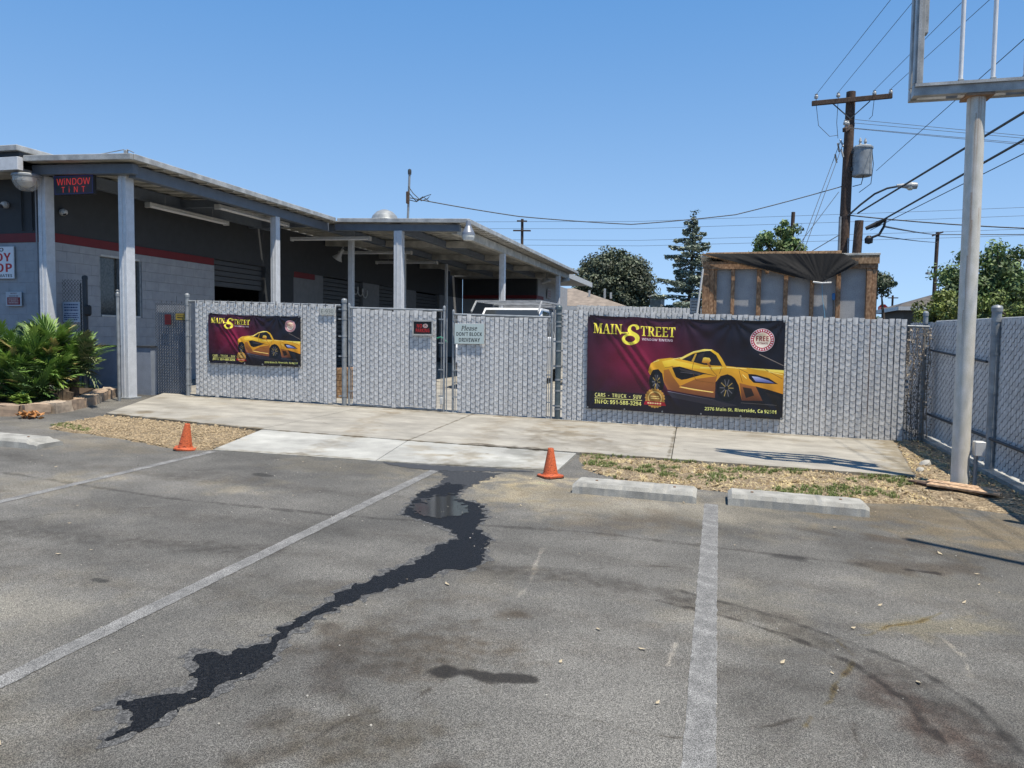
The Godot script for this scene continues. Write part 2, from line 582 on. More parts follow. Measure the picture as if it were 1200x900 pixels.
func make_lot_map() -> ImageTexture:
	wear_noise = FastNoiseLite.new()
	wear_noise.seed = 21
	wear_noise.frequency = 0.03
	wear_noise.fractal_octaves = 4
	var big := noise_image(31, 0.0045, 5, FastNoiseLite.TYPE_SIMPLEX_SMOOTH, 1024)
	var mid := noise_image(32, 0.02, 4, FastNoiseLite.TYPE_SIMPLEX_SMOOTH, 512)
	big.resize(lot_w, lot_h, Image.INTERPOLATE_BILINEAR)
	var A := big.get_data()
	var B := mid.get_data()
	lot_px.resize(lot_w * lot_h * 3)
	for j in lot_h:
		for i in lot_w:
			var k := j * lot_w + i
			var b := B[(j % 512) * 512 + i % 512]
			var v := 116.0 + A[k] * 0.26 + b * 0.13
			lot_px[k * 3] = int(v)
			lot_px[k * 3 + 1] = int(v * 0.984)
			lot_px[k * 3 + 2] = int(v * 0.952)
	var P := func(a: Array) -> Array: return Array(pairs(a))
	var oil := Color(0.62, 0.58, 0.55)
	var brown := Color(0.66, 0.58, 0.48)
	var dust := Color(1.22, 1.19, 1.12)
	# dusty, pale ground near the apron and along the kerbs
	lot_mask(P.call([-4.2, 7.5, -3.2, 7.5]), 0.3, 0.3, 0.25, Color(1.15, 1.12, 1.05), 0.7)
	lot_mask(P.call([-1.7, 7.3, -0.9, 6.7, 0.2, 6.9]), 0.55, 0.45, 0.3, dust, 0.9)
	lot_mask(P.call([-2.0, 7.6, -1.6, 7.7]), 0.2, 0.2, 0.2, dust, 1.0)
	lot_mask(P.call([1.6, 7.6, 2.4, 7.0, 3.0, 6.4]), 0.55, 0.5, 0.4, Color(1.16, 1.08, 0.94), 0.9)
	lot_mask(P.call([-7.6, 7.6, -6.4, 7.5]), 0.3, 0.3, 0.2, Color(1.12, 1.07, 0.98), 0.7)
	for k in 26:
		lot_mask([Vector2(rng.randf_range(-9, 3.0), rng.randf_range(1.5, 7.4))], rng.randf_range(0.15, 0.5), 0.3, 0.25, Color(1.13, 1.11, 1.06), rng.randf_range(0.3, 0.8))
	for k in 30:
		lot_mask([Vector2(rng.randf_range(-9, 3.0), rng.randf_range(1.5, 7.4))], rng.randf_range(0.1, 0.45), 0.28, 0.25, Color(0.86, 0.85, 0.84), rng.randf_range(0.3, 0.7))
	# grime down the middle of each bay
	lot_mask(P.call([-1.5, 3.4, -1.2, 3.45]), 0.26, 0.16, 0.14, brown, 0.38, 0.6)
	lot_mask(P.call([-1.13, 3.24, -0.95, 3.26, -0.76, 3.27]), 0.05, 0.018, 0.035, Color(0.42, 0.40, 0.38), 0.95)
	lot_mask(P.call([-1.6, 3.1, -1.75, 3.35]), 0.14, 0.14, 0.1, oil, 0.4)
	lot_mask(P.call([-1.03, 4.01]), 0.07, 0.05, 0.05, brown, 0.7)
	lot_mask(P.call([-1.4, 2.55, -1.2, 2.6]), 0.22, 0.16, 0.14, Color(0.66, 0.6, 0.5), 0.42, 0.5)
	lot_mask(P.call([-0.9, 2.5]), 0.06, 0.05, 0.04, oil, 0.6)
	lot_mask(P.call([1.2, 6.5, 1.5, 6.45]), 0.11, 0.09, 0.08, Color(0.62, 0.54, 0.47), 0.5)
	lot_mask(P.call([1.15, 5.75, 1.55, 5.85]), 0.15, 0.12, 0.1, Color(0.66, 0.58, 0.5), 0.5)
	lot_mask(P.call([1.28, 5.7, 1.42, 5.68]), 0.03, 0.02, 0.02, Color(0.4, 0.36, 0.33), 0.8)
	lot_mask(P.call([0.44, 5.72, 0.56, 5.7]), 0.05, 0.03, 0.03, Color(0.66, 0.65, 0.64), 0.9)
	lot_mask(P.call([0.62, 6.6, 0.9, 6.5]), 0.06, 0.05, 0.04, Color(0.8, 0.78, 0.76), 0.8)
	lot_mask(P.call([-4.35, 6.8, -4.2, 6.76]), 0.06, 0.02, 0.02, Color(0.66, 0.65, 0.64), 0.9)
	lot_mask(P.call([-3.45, 3.72, -3.38, 3.71]), 0.022, 0.012, 0.01, Color(0.6, 0.6, 0.6), 0.9)
	lot_mask(P.call([-4.9, 6.55, -4.3, 6.5]), 0.16, 0.14, 0.1, Color(0.84, 0.83, 0.82), 0.8)
	lot_mask(P.call([-0.9, 6.0, -0.4, 6.5]), 0.2, 0.18, 0.14, Color(0.86, 0.83, 0.8), 0.8)
	# sweep of tyre marks on the right
	var arc_a: Array = P.call([-1.5, 4.75, -0.78, 4.78, -0.17, 4.6, 0.3, 4.4, 0.62, 4.14, 0.9, 3.8, 1.03, 3.45, 1.06, 3.0, 1.0, 2.5])
	lot_mask(arc_a, 0.09, 0.07, 0.04, Color(0.72, 0.70, 0.68), 0.6, 0.5)
	var arc_b: Array = P.call([-0.2, 4.72, 0.25, 4.52, 0.6, 4.28, 0.9, 4.02, 1.1, 3.66, 1.16, 3.2, 1.12, 2.6])
	lot_mask(arc_b, 0.018, 0.016, 0.012, Color(0.6, 0.59, 0.58), 0.6, 0.6)
	var arc_c: Array = P.call([-0.3, 4.5, 0.15, 4.34, 0.42, 4.17, 0.66, 3.94, 0.82, 3.6, 0.88, 3.2])
	lot_mask(arc_c, 0.018, 0.012, 0.012, Color(0.62, 0.6, 0.58), 0.7, 0.8)
	lot_mask(P.call([0.75, 3.7, 0.95, 3.3, 1.0, 3.0]), 0.12, 0.1, 0.08, Color(0.68, 0.55, 0.48), 0.5, 0.5)
	lot_mask(P.call([-6.5, 5.9, -4.5, 5.6, -2.8, 5.6, -0.9, 5.85, 1.0, 5.7]), 0.028, 0.02, 0.015, Color(0.78, 0.77, 0.76), 0.8, 0.9)
	lot_mask(P.call([-5.4, 4.4, -4.0, 4.35, -2.9, 4.55]), 0.12, 0.1, 0.06, Color(0.85, 0.84, 0.83), 0.7, 0.7)
	lot_mask(P.call([-2.6, 3.9, -2.2, 4.05]), 0.14, 0.1, 0.08, Color(0.86, 0.85, 0.84), 0.7)
	# hairline cracks wandering over the old surface
	for k in 16:
		var p := Vector2(rng.randf_range(-9, 3), rng.randf_range(1.8, 7.2))
		var line := [p]
		var a := rng.randf() * TAU
		for j in rng.randi_range(5, 11):
			a += rng.randf_range(-0.7, 0.7)
			p += Vector2(cos(a), sin(a) * 0.7) * 0.16
			line.append(p)
		lot_mask(line, 0.001, 0.008, 0.006, Color(0.62, 0.59, 0.55), 0.75, 0.7)
	for k in 5:
		var y := rng.randf_range(2.0, 6.8)
		lot_mask([Vector2(-9.5, y + 0.5), Vector2(-5, y), Vector2(-1, y + 0.1), Vector2(3.0, y - 0.3)], 0.10, 0.10, 0.05, Color(0.9, 0.89, 0.88), 0.7, 0.6)
	# cracks with dirt in them, pale scrapes
	var crack: Array = P.call([0.37, 3.23, 0.42, 3.38, 0.5, 3.5, 0.54, 3.68, 0.63, 3.87, 0.66, 3.97, 0.67, 4.06, 0.62, 4.22, 0.67, 4.31, 0.8, 4.36, 0.92, 4.53, 1.1, 4.66, 1.26, 4.86])
	lot_mask(crack, 0.006, 0.008, 0.012, Color(1.05, 0.95, 0.66), 0.8, 0.6)
	lot_mask(crack, 0.001, 0.006, 0.006, Color(0.5, 0.46, 0.38), 0.7, 0.6)
	lot_mask(P.call([0.92, 4.52, 1.3, 4.6, 1.5, 4.72]), 0.1, 0.08, 0.08, Color(1.14, 1.1, 0.98), 0.8)
	lot_mask(P.call([-1.15, 5.3, -1.12, 4.95, -1.09, 4.75, -1.06, 4.5, -1.07, 4.28]), 0.012, 0.01, 0.01, Color(1.35, 1.33, 1.3), 0.9, 0.9)
	lot_mask(P.call([-0.17, 3.91, -0.19, 3.63]), 0.012, 0.008, 0.008, Color(1.35, 1.33, 1.3), 0.9, 0.9)
	lot_mask(P.call([1.16, 4.48, 1.2, 4.2, 1.16, 3.97]), 0.01, 0.008, 0.008, Color(1.3, 1.28, 1.24), 0.8, 0.9)
	lot_mask(P.call([-9.4, 8.6, -8.6, 8.5, -7.4, 8.3]), 0.25, 0.2, 0.14, Color(1.1, 1.07, 1.0), 0.6)
	return texture_of(Image.create_from_data(lot_w, lot_h, false, Image.FORMAT_RGB8, lot_px))

func make_walk_map() -> ImageTexture:
	# stains and wear of the pavement slabs, laid out over x -10.5..3, d 7.6..13
	var w := 1024
	var h := 410
	var A := noise_image(51, 0.010, 5, FastNoiseLite.TYPE_SIMPLEX_SMOOTH, 1024).get_data()
	var B := noise_image(52, 0.045, 4, FastNoiseLite.TYPE_SIMPLEX_SMOOTH, 512).get_data()
	var old_w := lot_w
	var old_h := lot_h
	var keep := lot_px
	lot_w = w
	lot_h = h
	lot_area = Rect2(-10.5, 7.6, 13.5, 5.4)
	lot_px = PackedByteArray()
	lot_px.resize(w * h * 3)
	for j in h:
		for i in w:
			var k := (j * w + i) * 3
			var v := 176.0 + A[(j * 2 % 1024) * 1024 + i] * 0.20 + B[(j % 512) * 512 + i % 512] * 0.10
			lot_px[k] = mini(255, int(v))
			lot_px[k + 1] = mini(255, int(v * 0.99))
			lot_px[k + 2] = mini(255, int(v * 0.965))
	var P := func(a: Array) -> Array: return Array(pairs(a))
	# tracks of wheels out of the gates, a spill by the apron, grime along the joints and edges
	for q in [[-5.2, -4.6], [-3.3, -2.9], [-2.6, -2.0]]:
		lot_mask(P.call([q[0], 12.9, q[0] + 0.1, 11.0, q[1], 9.4, q[1] + 0.1, 7.8]), 0.13, 0.14, 0.12, Color(0.91, 0.89, 0.86), 0.8, 0.6)
	lot_mask(P.call([-2.2, 10.8, -1.6, 10.2, -1.2, 9.9]), 0.28, 0.3, 0.3, Color(0.88, 0.87, 0.85), 0.9, 0.5)
	lot_mask(P.call([-2.9, 9.42, -2.4, 9.38, -2.0, 9.4]), 0.05, 0.04, 0.06, Color(0.62, 0.60, 0.57), 0.8, 0.5)
	lot_mask(P.call([-2.3, 9.2, -2.15, 8.7, -2.4, 8.2]), 0.14, 0.12, 0.12, Color(0.84, 0.84, 0.83), 0.8)
	for k in 40:
		lot_mask([Vector2(rng.randf_range(-10, 2.4), rng.randf_range(8.0, 12.8))], rng.randf_range(0.03, 0.25), 0.14, 0.16, Color(0.90, 0.87, 0.82), rng.randf_range(0.3, 0.9))
	for k in 26:
		lot_mask([Vector2(rng.randf_range(-10, 2.4), rng.randf_range(8.0, 12.8))], rng.randf_range(0.008, 0.02), 0.012, 0.02, Color(0.66, 0.63, 0.6), 0.8)
	for k in 9:
		var p := Vector2(rng.randf_range(-9, 1.5), rng.randf_range(9.5, 12.6))
		lot_mask([p, p + Vector2(rng.randf_range(0.1, 0.5), rng.randf_range(-0.2, 0.2))], 0.006, 0.01, 0.008, Color(0.78, 0.76, 0.73), 0.8, 0.6)
	lot_mask(P.call([-8.8, 9.74, -6.0, 9.38]), 0.05, 0.06, 0.06, Color(0.74, 0.69, 0.6), 0.9, 0.5)
	lot_mask(P.call([-5.95, 9.34, -3.8, 9.33, -1.6, 9.37, 2.1, 9.42]), 0.02, 0.03, 0.05, Color(0.78, 0.74, 0.67), 0.9, 0.5)
	lot_mask(P.call([-0.55, 9.4, -0.62, 12.9]), 0.012, 0.02, 0.02, Color(0.72, 0.7, 0.66), 0.9, 0.6)
	lot_mask(P.call([-3.8, 9.3, -3.98, 12.9]), 0.012, 0.02, 0.02, Color(0.8, 0.78, 0.74), 0.9, 0.6)
	lot_mask(P.call([-9.5, 12.5, -6.3, 12.45, -2.5, 12.45, 2.6, 12.45]), 0.06, 0.08, 0.06, Color(0.80, 0.77, 0.72), 0.8, 0.5)
	lot_mask(P.call([2.1, 9.5, 2.5, 12.6]), 0.16, 0.16, 0.14, Color(0.84, 0.80, 0.72), 0.9, 0.5)
	lot_mask(P.call([-5.6, 7.85, -3.6, 7.95, -1.7, 8.22]), 0.05, 0.06, 0.06, Color(0.82, 0.80, 0.76), 0.9, 0.5)
	var t := texture_of(Image.create_from_data(w, h, false, Image.FORMAT_RGB8, lot_px))
	lot_w = old_w
	lot_h = old_h
	lot_px = keep
	return t

func on_walk(g: Geo) -> Geo:
	g.has_uv = true
	g.uv2.clear()
	for p in g.v:
		g.uv2.push_back(Vector2((p.x + 10.5) / 13.5, (13.0 + p.z) / 5.4))
	return g

func walk_mat(c: Color, m: ImageTexture) -> StandardMaterial3D:
	var o := mat(c, 0.9, "fine", 1.6, "", 1.0, 0.0, 0.15)
	o.detail_enabled = true
	o.detail_albedo = m
	o.detail_blend_mode = BaseMaterial3D.BLEND_MODE_MUL
	o.detail_uv_layer = BaseMaterial3D.DETAIL_UV_2
	return o

func ragged(pts: Array, amp: float, each := 5) -> PackedVector2Array:
	# an outline with wandering detail between its points
	var out := PackedVector2Array()
	for i in pts.size():
		var a: Vector2 = pts[i]
		var b: Vector2 = pts[(i + 1) % pts.size()]
		var side := (b - a).normalized().orthogonal()
		for k in each:
			var p := a.lerp(b, float(k) / each)
			out.push_back(p + side * rng.randf_range(-amp, amp) * (1.0 if k else 0.4))
	return out

func ground_sheet(poly: PackedVector2Array, h: float) -> Geo:
	var g := Geo.new()
	var idx := Geometry2D.triangulate_polygon(poly)
	if idx.is_empty():
		push_warning("outline crosses itself")
	for k in range(0, idx.size(), 3):
		var a := poly[idx[k]]
		var b := poly[idx[k + 1]]
		var c := poly[idx[k + 2]]
		g.flat3(W(a.x, a.y, h), W(b.x, b.y, h), W(c.x, c.y, h), Vector3.UP)
	return g

func ground_slab(poly: PackedVector2Array, h: float, thick: float) -> Geo:
	var g := ground_sheet(poly, h)
	var turn := -1.0 if Geometry2D.is_polygon_clockwise(poly) else 1.0
	for i in poly.size():
		var p := poly[i]
		var q := poly[(i + 1) % poly.size()]
		var out := Vector3(q.y - p.y, 0, q.x - p.x) * turn
		g.quad(W(p.x, p.y, h - thick), W(q.x, q.y, h - thick), W(q.x, q.y, h), W(p.x, p.y, h), out)
	return g

func soaked(poly: PackedVector2Array, cell: float, wander: float, h: float, sd: int, bias := 0.25) -> Geo:
	# a wet patch: the outline pushed about by noise, cut out of a fine grid
	var f := FastNoiseLite.new()
	f.seed = sd
	f.frequency = 0.05
	f.fractal_octaves = 4
	f.fractal_gain = 0.6
	var lo := poly[0]
	var hi := poly[0]
	for q in poly:
		lo = lo.min(q)
		hi = hi.max(q)
	lo -= Vector2.ONE * 0.08
	hi += Vector2.ONE * 0.08
	var nx := int((hi.x - lo.x) / cell) + 1
	var ny := int((hi.y - lo.y) / cell) + 1
	var val := PackedFloat32Array()
	val.resize((nx + 1) * (ny + 1))
	for j in ny + 1:
		var y := lo.y + j * cell
		var near := PackedInt32Array()
		for e in poly.size():
			var p := poly[e]
			var q := poly[(e + 1) % poly.size()]
			if minf(p.y, q.y) - 0.5 < y and maxf(p.y, q.y) + 0.5 > y:
				near.push_back(e)
		for i in nx + 1:
			var q := Vector2(lo.x + i * cell, y)
			var best := 0.6
			for e in near:
				best = minf(best, q.distance_to(Geometry2D.get_closest_point_to_segment(q, poly[e], poly[(e + 1) % poly.size()])))
			if not Geometry2D.is_point_in_polygon(q, poly):
				best = -best
			val[j * (nx + 1) + i] = best + wander * (f.get_noise_2d(q.x * 190, q.y * 150) + bias)
	var g := Geo.new()
	for j in ny:
		for i in nx:
			var k := [j * (nx + 1) + i, j * (nx + 1) + i + 1, (j + 1) * (nx + 1) + i + 1, (j + 1) * (nx + 1) + i]
			var at := [Vector2(i, j), Vector2(i + 1, j), Vector2(i + 1, j + 1), Vector2(i, j + 1)]
			var out := []
			for c in 4:
				var va := val[k[c]]
				var vb := val[k[(c + 1) % 4]]
				if va > 0.0:
					out.append(at[c])
				if (va > 0.0) != (vb > 0.0):
					out.append(at[c].lerp(at[(c + 1) % 4], va / (va - vb)))
			for c in range(1, out.size() - 1):
				var t := []
				for z in [0, c, c + 1]:
					var q: Vector2 = lo + out[z] * cell
					t.append(W(q.x, q.y, h))
				g.tri(t[0], t[1], t[2], Vector3.UP, Vector3.UP, Vector3.UP)
	return g

func edge_distance(q: Vector2, poly: PackedVector2Array) -> float:
	var best := INF
	for i in poly.size():
		best = minf(best, q.distance_to(Geometry2D.get_closest_point_to_segment(q, poly[i], poly[(i + 1) % poly.size()])))
	return best if Geometry2D.is_point_in_polygon(q, poly) else -best

func earth_patch(poly: PackedVector2Array, cell: float, lift: float, lump: float, sd: int) -> Geo:
	# loose ground: lumpy inside its outline, sinking under the surface around it
	var f := FastNoiseLite.new()
	f.seed = sd
	f.frequency = 0.02
	f.fractal_octaves = 4
	var lo := Vector2(INF, INF)
	var hi := Vector2(-INF, -INF)
	for q in poly:
		lo = lo.min(q)
		hi = hi.max(q)
	lo -= Vector2.ONE * 0.1
	hi += Vector2.ONE * 0.1
	var nx := int((hi.x - lo.x) / cell)
	var ny := int((hi.y - lo.y) / cell)
	var P := []
	var inside := []
	for j in ny + 1:
		for i in nx + 1:
			var q := lo + Vector2(i, j) * cell
			var e := edge_distance(q, poly) + 0.05 * f.get_noise_2d(q.x * 140 + 90, q.y * 140)
			P.append(W(q.x, q.y, -0.02 + minf(0.02 + lift, (e + 0.06) * 0.35) + lump * f.get_noise_2d(q.x * 120, q.y * 120)))
			inside.append(e > -0.07)
	var g := Geo.new()
	var nm := []
	for j in ny + 1:
		for i in nx + 1:
			var a: Vector3 = P[j * (nx + 1) + mini(i + 1, nx)] - P[j * (nx + 1) + maxi(i - 1, 0)]
			var b: Vector3 = P[mini(j + 1, ny) * (nx + 1) + i] - P[maxi(j - 1, 0) * (nx + 1) + i]
			var m := a.cross(b).normalized()
			nm.append(-m if m.y < 0 else m)
	for j in ny:
		for i in nx:
			var a := j * (nx + 1) + i
			var c := a + nx + 2
			if inside[a] or inside[c]:
				g.tri(P[a], P[a + 1], P[c], nm[a], nm[a + 1], nm[c])
				g.tri(P[a], P[c], P[c - 1], nm[a], nm[c], nm[c - 1])
	return g

func random_in(poly: PackedVector2Array) -> Vector2:
	var lo := Vector2(INF, INF)
	var hi := Vector2(-INF, -INF)
	for q in poly:
		lo = lo.min(q)
		hi = hi.max(q)
	for k in 200:
		var p := Vector2(rng.randf_range(lo.x, hi.x), rng.randf_range(lo.y, hi.y))
		if Geometry2D.is_point_in_polygon(p, poly):
			return p
	return poly[0]

func spun(at: Vector3, size: float, tilt := 0.4) -> Transform3D:
	var b := Basis(Vector3.UP, rng.randf() * TAU) * Basis(Vector3.RIGHT, rng.randf_range(-tilt, tilt)) * Basis(Vector3.BACK, rng.randf_range(-tilt, tilt))
	return Transform3D(b.scaled(Vector3.ONE * size), at)

func stone_mesh() -> ArrayMesh:
	var g := Geo.new()
	g.lathe(Vector3.ZERO, [Vector2(0, -0.3), Vector2(0.42, -0.22), Vector2(0.5, 0.05), Vector2(0.34, 0.3), Vector2(0, 0.36)], 6)
	return g.mesh()

func tuft_mesh(blades: int, tall: float, spread: float, wide: float) -> ArrayMesh:
	var g := Geo.new()
	for k in blades:
		var a := rng.randf() * TAU
		var out := Vector3(cos(a), 0, sin(a))
		var side := Vector3(-sin(a), 0, cos(a)) * wide
		var h := tall * rng.randf_range(0.5, 1.0)
		var s := spread * rng.randf_range(0.3, 1.0)
		var p0 := out * 0.01
		var p1 := out * s * 0.45 + Vector3.UP * h * 0.7
		var p2 := out * s + Vector3.UP * h * rng.randf_range(0.6, 1.0)
		g.quad(p0 - side, p0 + side, p1 + side * 0.8, p1 - side * 0.8, Vector3.UP + out * 0.1)
		g.flat3(p1 - side * 0.8, p1 + side * 0.8, p2, Vector3.UP)
	return g.mesh()

func dry_leaf_mesh() -> ArrayMesh:
	var g := Geo.new()
	var p := [Vector3(-0.5, 0.05, 0), Vector3(-0.1, 0.0, 0.22), Vector3(0.5, 0.16, 0.05), Vector3(0.05, 0.04, -0.24)]
	g.flat3(p[0], p[1], p[2], Vector3.UP)
	g.flat3(p[0], p[2], p[3], Vector3.UP)
	return g.mesh()

func build_ground() -> void:
	# one sheet out to the horizon, with the same fall as the lot
	var g := Geo.new()
	var xs := [-700.0, -200.0, -80.0, -30.0, -13.0, 5.0, 30.0, 80.0, 200.0, 700.0]
	var ds := [-300.0, -60.0, -10.0, 0.3, 12.3, 40.0, 100.0, 300.0, 900.0]
	for i in xs.size() - 1:
		for j in ds.size() - 1:
			var c: float = xs[i]
			var e: float = xs[i + 1]
			var low := -0.012
			g.quad(W(c, ds[j], low), W(e, ds[j], low), W(e, ds[j + 1], low), W(c, ds[j + 1], low), Vector3.UP)
	struct("ground", g, mat(Color(0.16, 0.155, 0.145), 0.95, "speckle", 0.7, "blotch", 0.11))
	# the near lot with its wear
	g = Geo.new()
	g.has_uv = true
	var c0 := Vector2(LOT.position.x, LOT.position.y)
	var c1 := LOT.end
	g.quad(W(c0.x, c0.y), W(c1.x, c0.y), W(c1.x, c1.y), W(c0.x, c1.y), Vector3.UP)
	for k in g.v.size():
		g.uv2.push_back(Vector2((g.v[k].x - LOT.position.x) / LOT.size.x, (LOT.end.y + g.v[k].z) / LOT.size.y))
	var m := StandardMaterial3D.new()
	m.albedo_texture = tex.speckle
	m.albedo_color = Color(0.63, 0.622, 0.60).linear_to_srgb()
	m.uv1_triplanar = true
	m.uv1_world_triplanar = true
	m.uv1_scale = Vector3.ONE * 1.35
	m.roughness = 0.92
	m.heightmap_enabled = true
	m.heightmap_texture = tex.speckle
	m.heightmap_scale = 0.35
	m.detail_enabled = true
	m.detail_albedo = make_lot_map()
	m.detail_blend_mode = BaseMaterial3D.BLEND_MODE_MUL
	m.detail_uv_layer = BaseMaterial3D.DETAIL_UV_2
	struct("asphalt_lot", g, m)
	# yard behind the fence
	g = ground_sheet(pairs([-12.0, 12.9, 3.0, 12.9, 3.0, 45.0, -8.4, 45.0, -12.0, 45.0]), 0.012)
	struct("yard_pavement", g, mat(Color(0.50, 0.47, 0.41), 0.9, "fine", 1.2, "blotch", 0.3))
	var wear := make_walk_map()
	var old_slab := walk_mat(Color(0.565, 0.54, 0.49), wear)
	var new_slab := walk_mat(Color(0.68, 0.685, 0.665), wear)
	# pavement slabs, jointed
	var walk := Node3D.new()
	walk.name = "sidewalk"
	add_child(walk)
	walk.set_meta("kind", "structure")
	var slabs := [[-8.8, 9.76, -5.95, 9.36, -5.95, 12.9, -10.25, 12.9], [-5.94, 9.36, -3.80, 9.33, -3.985, 12.9, -5.94, 12.9], [-3.79, 9.33, -0.515, 9.40, -0.625, 12.9, -3.975, 12.9], [-0.503, 9.40, 2.12, 9.42, 2.56, 12.9, -0.613, 12.9]]
	for s in slabs:
		part(walk, "slab", on_walk(ground_slab(pairs(s), 0.035, 0.2)), old_slab)
	var apron := Node3D.new()
	apron.name = "driveway_apron"
	add_child(apron)
	apron.set_meta("kind", "structure")
	for s in [[-5.58, 7.80, -3.62, 7.93, -3.815, 9.318, -5.92, 9.345], [-3.61, 7.93, -1.64, 8.22, -1.63, 9.32, -3.805, 9.318]]:
		g = Geo.new()
		var q := pairs(s)
		var t := [W(q[0].x, q[0].y, 0.008), W(q[1].x, q[1].y, 0.008), W(q[2].x, q[2].y, 0.03), W(q[3].x, q[3].y, 0.03)]
		g.quad(t[0], t[1], t[2], t[3], Vector3.UP)
		for k in 4:
			var a: Vector3 = t[k]
			var b: Vector3 = t[(k + 1) % 4]
			g.quad(a, b, b - Vector3(0, 0.15, 0), a - Vector3(0, 0.15, 0), (b - a).cross(Vector3.UP) * -1.0)
		part(apron, "slab", on_walk(g), new_slab)
	# loose ground each side of the drive
	var grit := pairs([-8.35, 8.28, -8.6, 8.6, -8.78, 9.72, -6.0, 9.36, -5.6, 7.83, -5.85, 7.62, -7.1, 8.05])
	struct("gravel_strip", earth_patch(grit, 0.06, 0.012, 0.012, 41), M.gravel)
	var dirt := pairs([-1.62, 9.38, -1.40, 8.5, -1.0, 8.0, 0.2, 7.80, 1.45, 7.92, 2.1, 8.05, 3.08, 7.75, 3.1, 13.0, 2.62, 13.0, 2.14, 9.40])
	struct("dirt_strip", earth_patch(dirt, 0.06, 0.016, 0.022, 42), M.dirt)
	var stone := stone_mesh()
	var spots := []
	for k in 2600:
		var q := random_in(grit)
		spots.append(spun(W(q.x, q.y, 0.014), rng.randf_range(0.012, 0.034) * (1.8 if rng.randf() < 0.05 else 1.0)))
	scatter(self, "gravel_stones", stone, mat(Color(0.58, 0.50, 0.38), 0.9, "pebble", 6.0), spots)
	spots = []
	for k in 500:
		var q := random_in(dirt)
		spots.append(spun(W(q.x, q.y, 0.014), rng.randf_range(0.01, 0.05)))
	scatter(self, "pebbles", stone, mat(Color(0.45, 0.37, 0.27), 0.9, "pebble", 6.0), spots)
	# grass, weeds and straw
	var clump := FastNoiseLite.new()
	clump.seed = 77
	clump.frequency = 0.011
	var green := []
	var straw := []
	for k in 9000:
		var q := random_in(dirt)
		if q.x > 2.05 and q.x < 2.9 and q.y < 8.9:
			continue
		var c := clump.get_noise_2d(q.x * 100, q.y * 130)
		if q.y > 9.35 and rng.randf() < 0.35:
			continue
		if c > 0.12 and green.size() < 900 and q.x < 2.0:
			green.append(spun(W(q.x, q.y, 0.01), rng.randf_range(0.5, 1.1), 0.25))
		elif c < 0.3 and straw.size() < 2300 and (c < -0.1 or rng.randf() < 0.4):
			straw.append(spun(W(q.x, q.y, 0.01), rng.randf_range(0.4, 1.0), 0.5))
	for k in 120:
		var q := Vector2(rng.randf_range(-8.6, -7.7), 0)
		q.y = 8.5 + (-8.2 - q.x) * 0.35 + rng.randf_range(-0.12, 0.12)
		green.append(spun(W(q.x, q.y, 0.005), rng.randf_range(0.4, 0.9), 0.25))
	scatter(self, "grass", tuft_mesh(9, 0.055, 0.05, 0.004), mat(Color(0.17, 0.21, 0.06), 0.7), green)
	scatter(self, "straw", tuft_mesh(7, 0.03, 0.075, 0.003), mat(Color(0.60, 0.48, 0.26), 0.85), straw)
	# painted lines, worn through in places
	var paint := mat(Color(0.49, 0.482, 0.462), 0.88, "speckle", 1.5, "blotch", 1.3)
	var bars := [[-5.52, 7.72, 1.0, 0.095], [-2.84, 7.72, 0.6, 0.10], [-0.03, 7.22, 0.4, 0.12]]
	for s in bars:
		var edge := []
		var n := 160
		for k in n + 1:
			edge.append(Vector2(s[0] + s[3] * 0.5 + rng.randf_range(-0.004, 0.004), lerpf(s[1], s[2], float(k) / n)))
		for k in n + 1:
			edge.append(Vector2(s[0] - s[3] * 0.5 + rng.randf_range(-0.004, 0.004), lerpf(s[2], s[1], float(k) / n)))
		var o := struct(numbered("parking_line"), ground_sheet(PackedVector2Array(edge), 0.003), paint)
		o.set_meta("kind", "structure")
	# water running from the drive down the lot
	var right := [-2.30, 7.15, -2.22, 6.53, -1.92, 6.42, -1.77, 5.98, -1.75, 5.67, -1.54, 5.39, -1.54, 5.15, -1.42, 4.87, -1.46, 4.68, -1.59, 4.61, -1.71, 4.35, -1.84, 4.09, -1.93, 3.82, -1.99, 3.58, -1.97, 3.28, -1.89, 3.06, -1.92, 2.93, -1.98, 2.85, -1.96, 2.72, -2.01, 2.6, -2.01, 2.5, -2.03, 2.41, -2.09, 2.27]
	var left := [-2.52, 7.15, -2.59, 6.62, -2.44, 5.81, -2.19, 5.68, -1.89, 5.49, -1.79, 5.29, -1.87, 5.1, -1.87, 4.67, -1.95, 4.5, -1.99, 4.21, -2.06, 4.05, -2.04, 3.83, -2.08, 3.44, -2.05, 3.25, -2.15, 3.1, -2.3, 3.05, -2.18, 2.86, -2.08, 2.76, -2.14, 2.67, -2.27, 2.61, -2.29, 2.5, -2.19, 2.52, -2.11, 2.41]
	var loop: Array = Array(pairs(right))
	var back: Array = Array(pairs(left))
	back.reverse()
	loop.append_array(back)
	var wet := mat(Color(0.036, 0.036, 0.038), 0.5, "speckle", 1.0, "worn", 1.5, 0.0, 0.9)
	wet.metallic_specular = 0.28
	struct("water_trail", soaked(PackedVector2Array(loop), 0.016, 0.065, 0.0028, 61, -0.2), wet)
	struct("damp_head", soaked(pairs([-2.15, 7.85, -2.2, 7.5, -2.28, 6.9, -2.56, 6.9, -2.6, 7.4, -2.85, 7.75]), 0.02, 0.09, 0.0021, 64, 0.0), mat(Color(0.105, 0.103, 0.10), 0.7, "speckle", 1.0, "worn", 1.3))
	struct("damp_margin", soaked(PackedVector2Array(loop), 0.025, 0.10, 0.0016, 62, 0.22), mat(Color(0.25, 0.245, 0.235), 0.85, "speckle", 1.0, "worn", 1.1))
	var still := mat(Color(0.028, 0.030, 0.032), 0.10, "soft", 1.0)
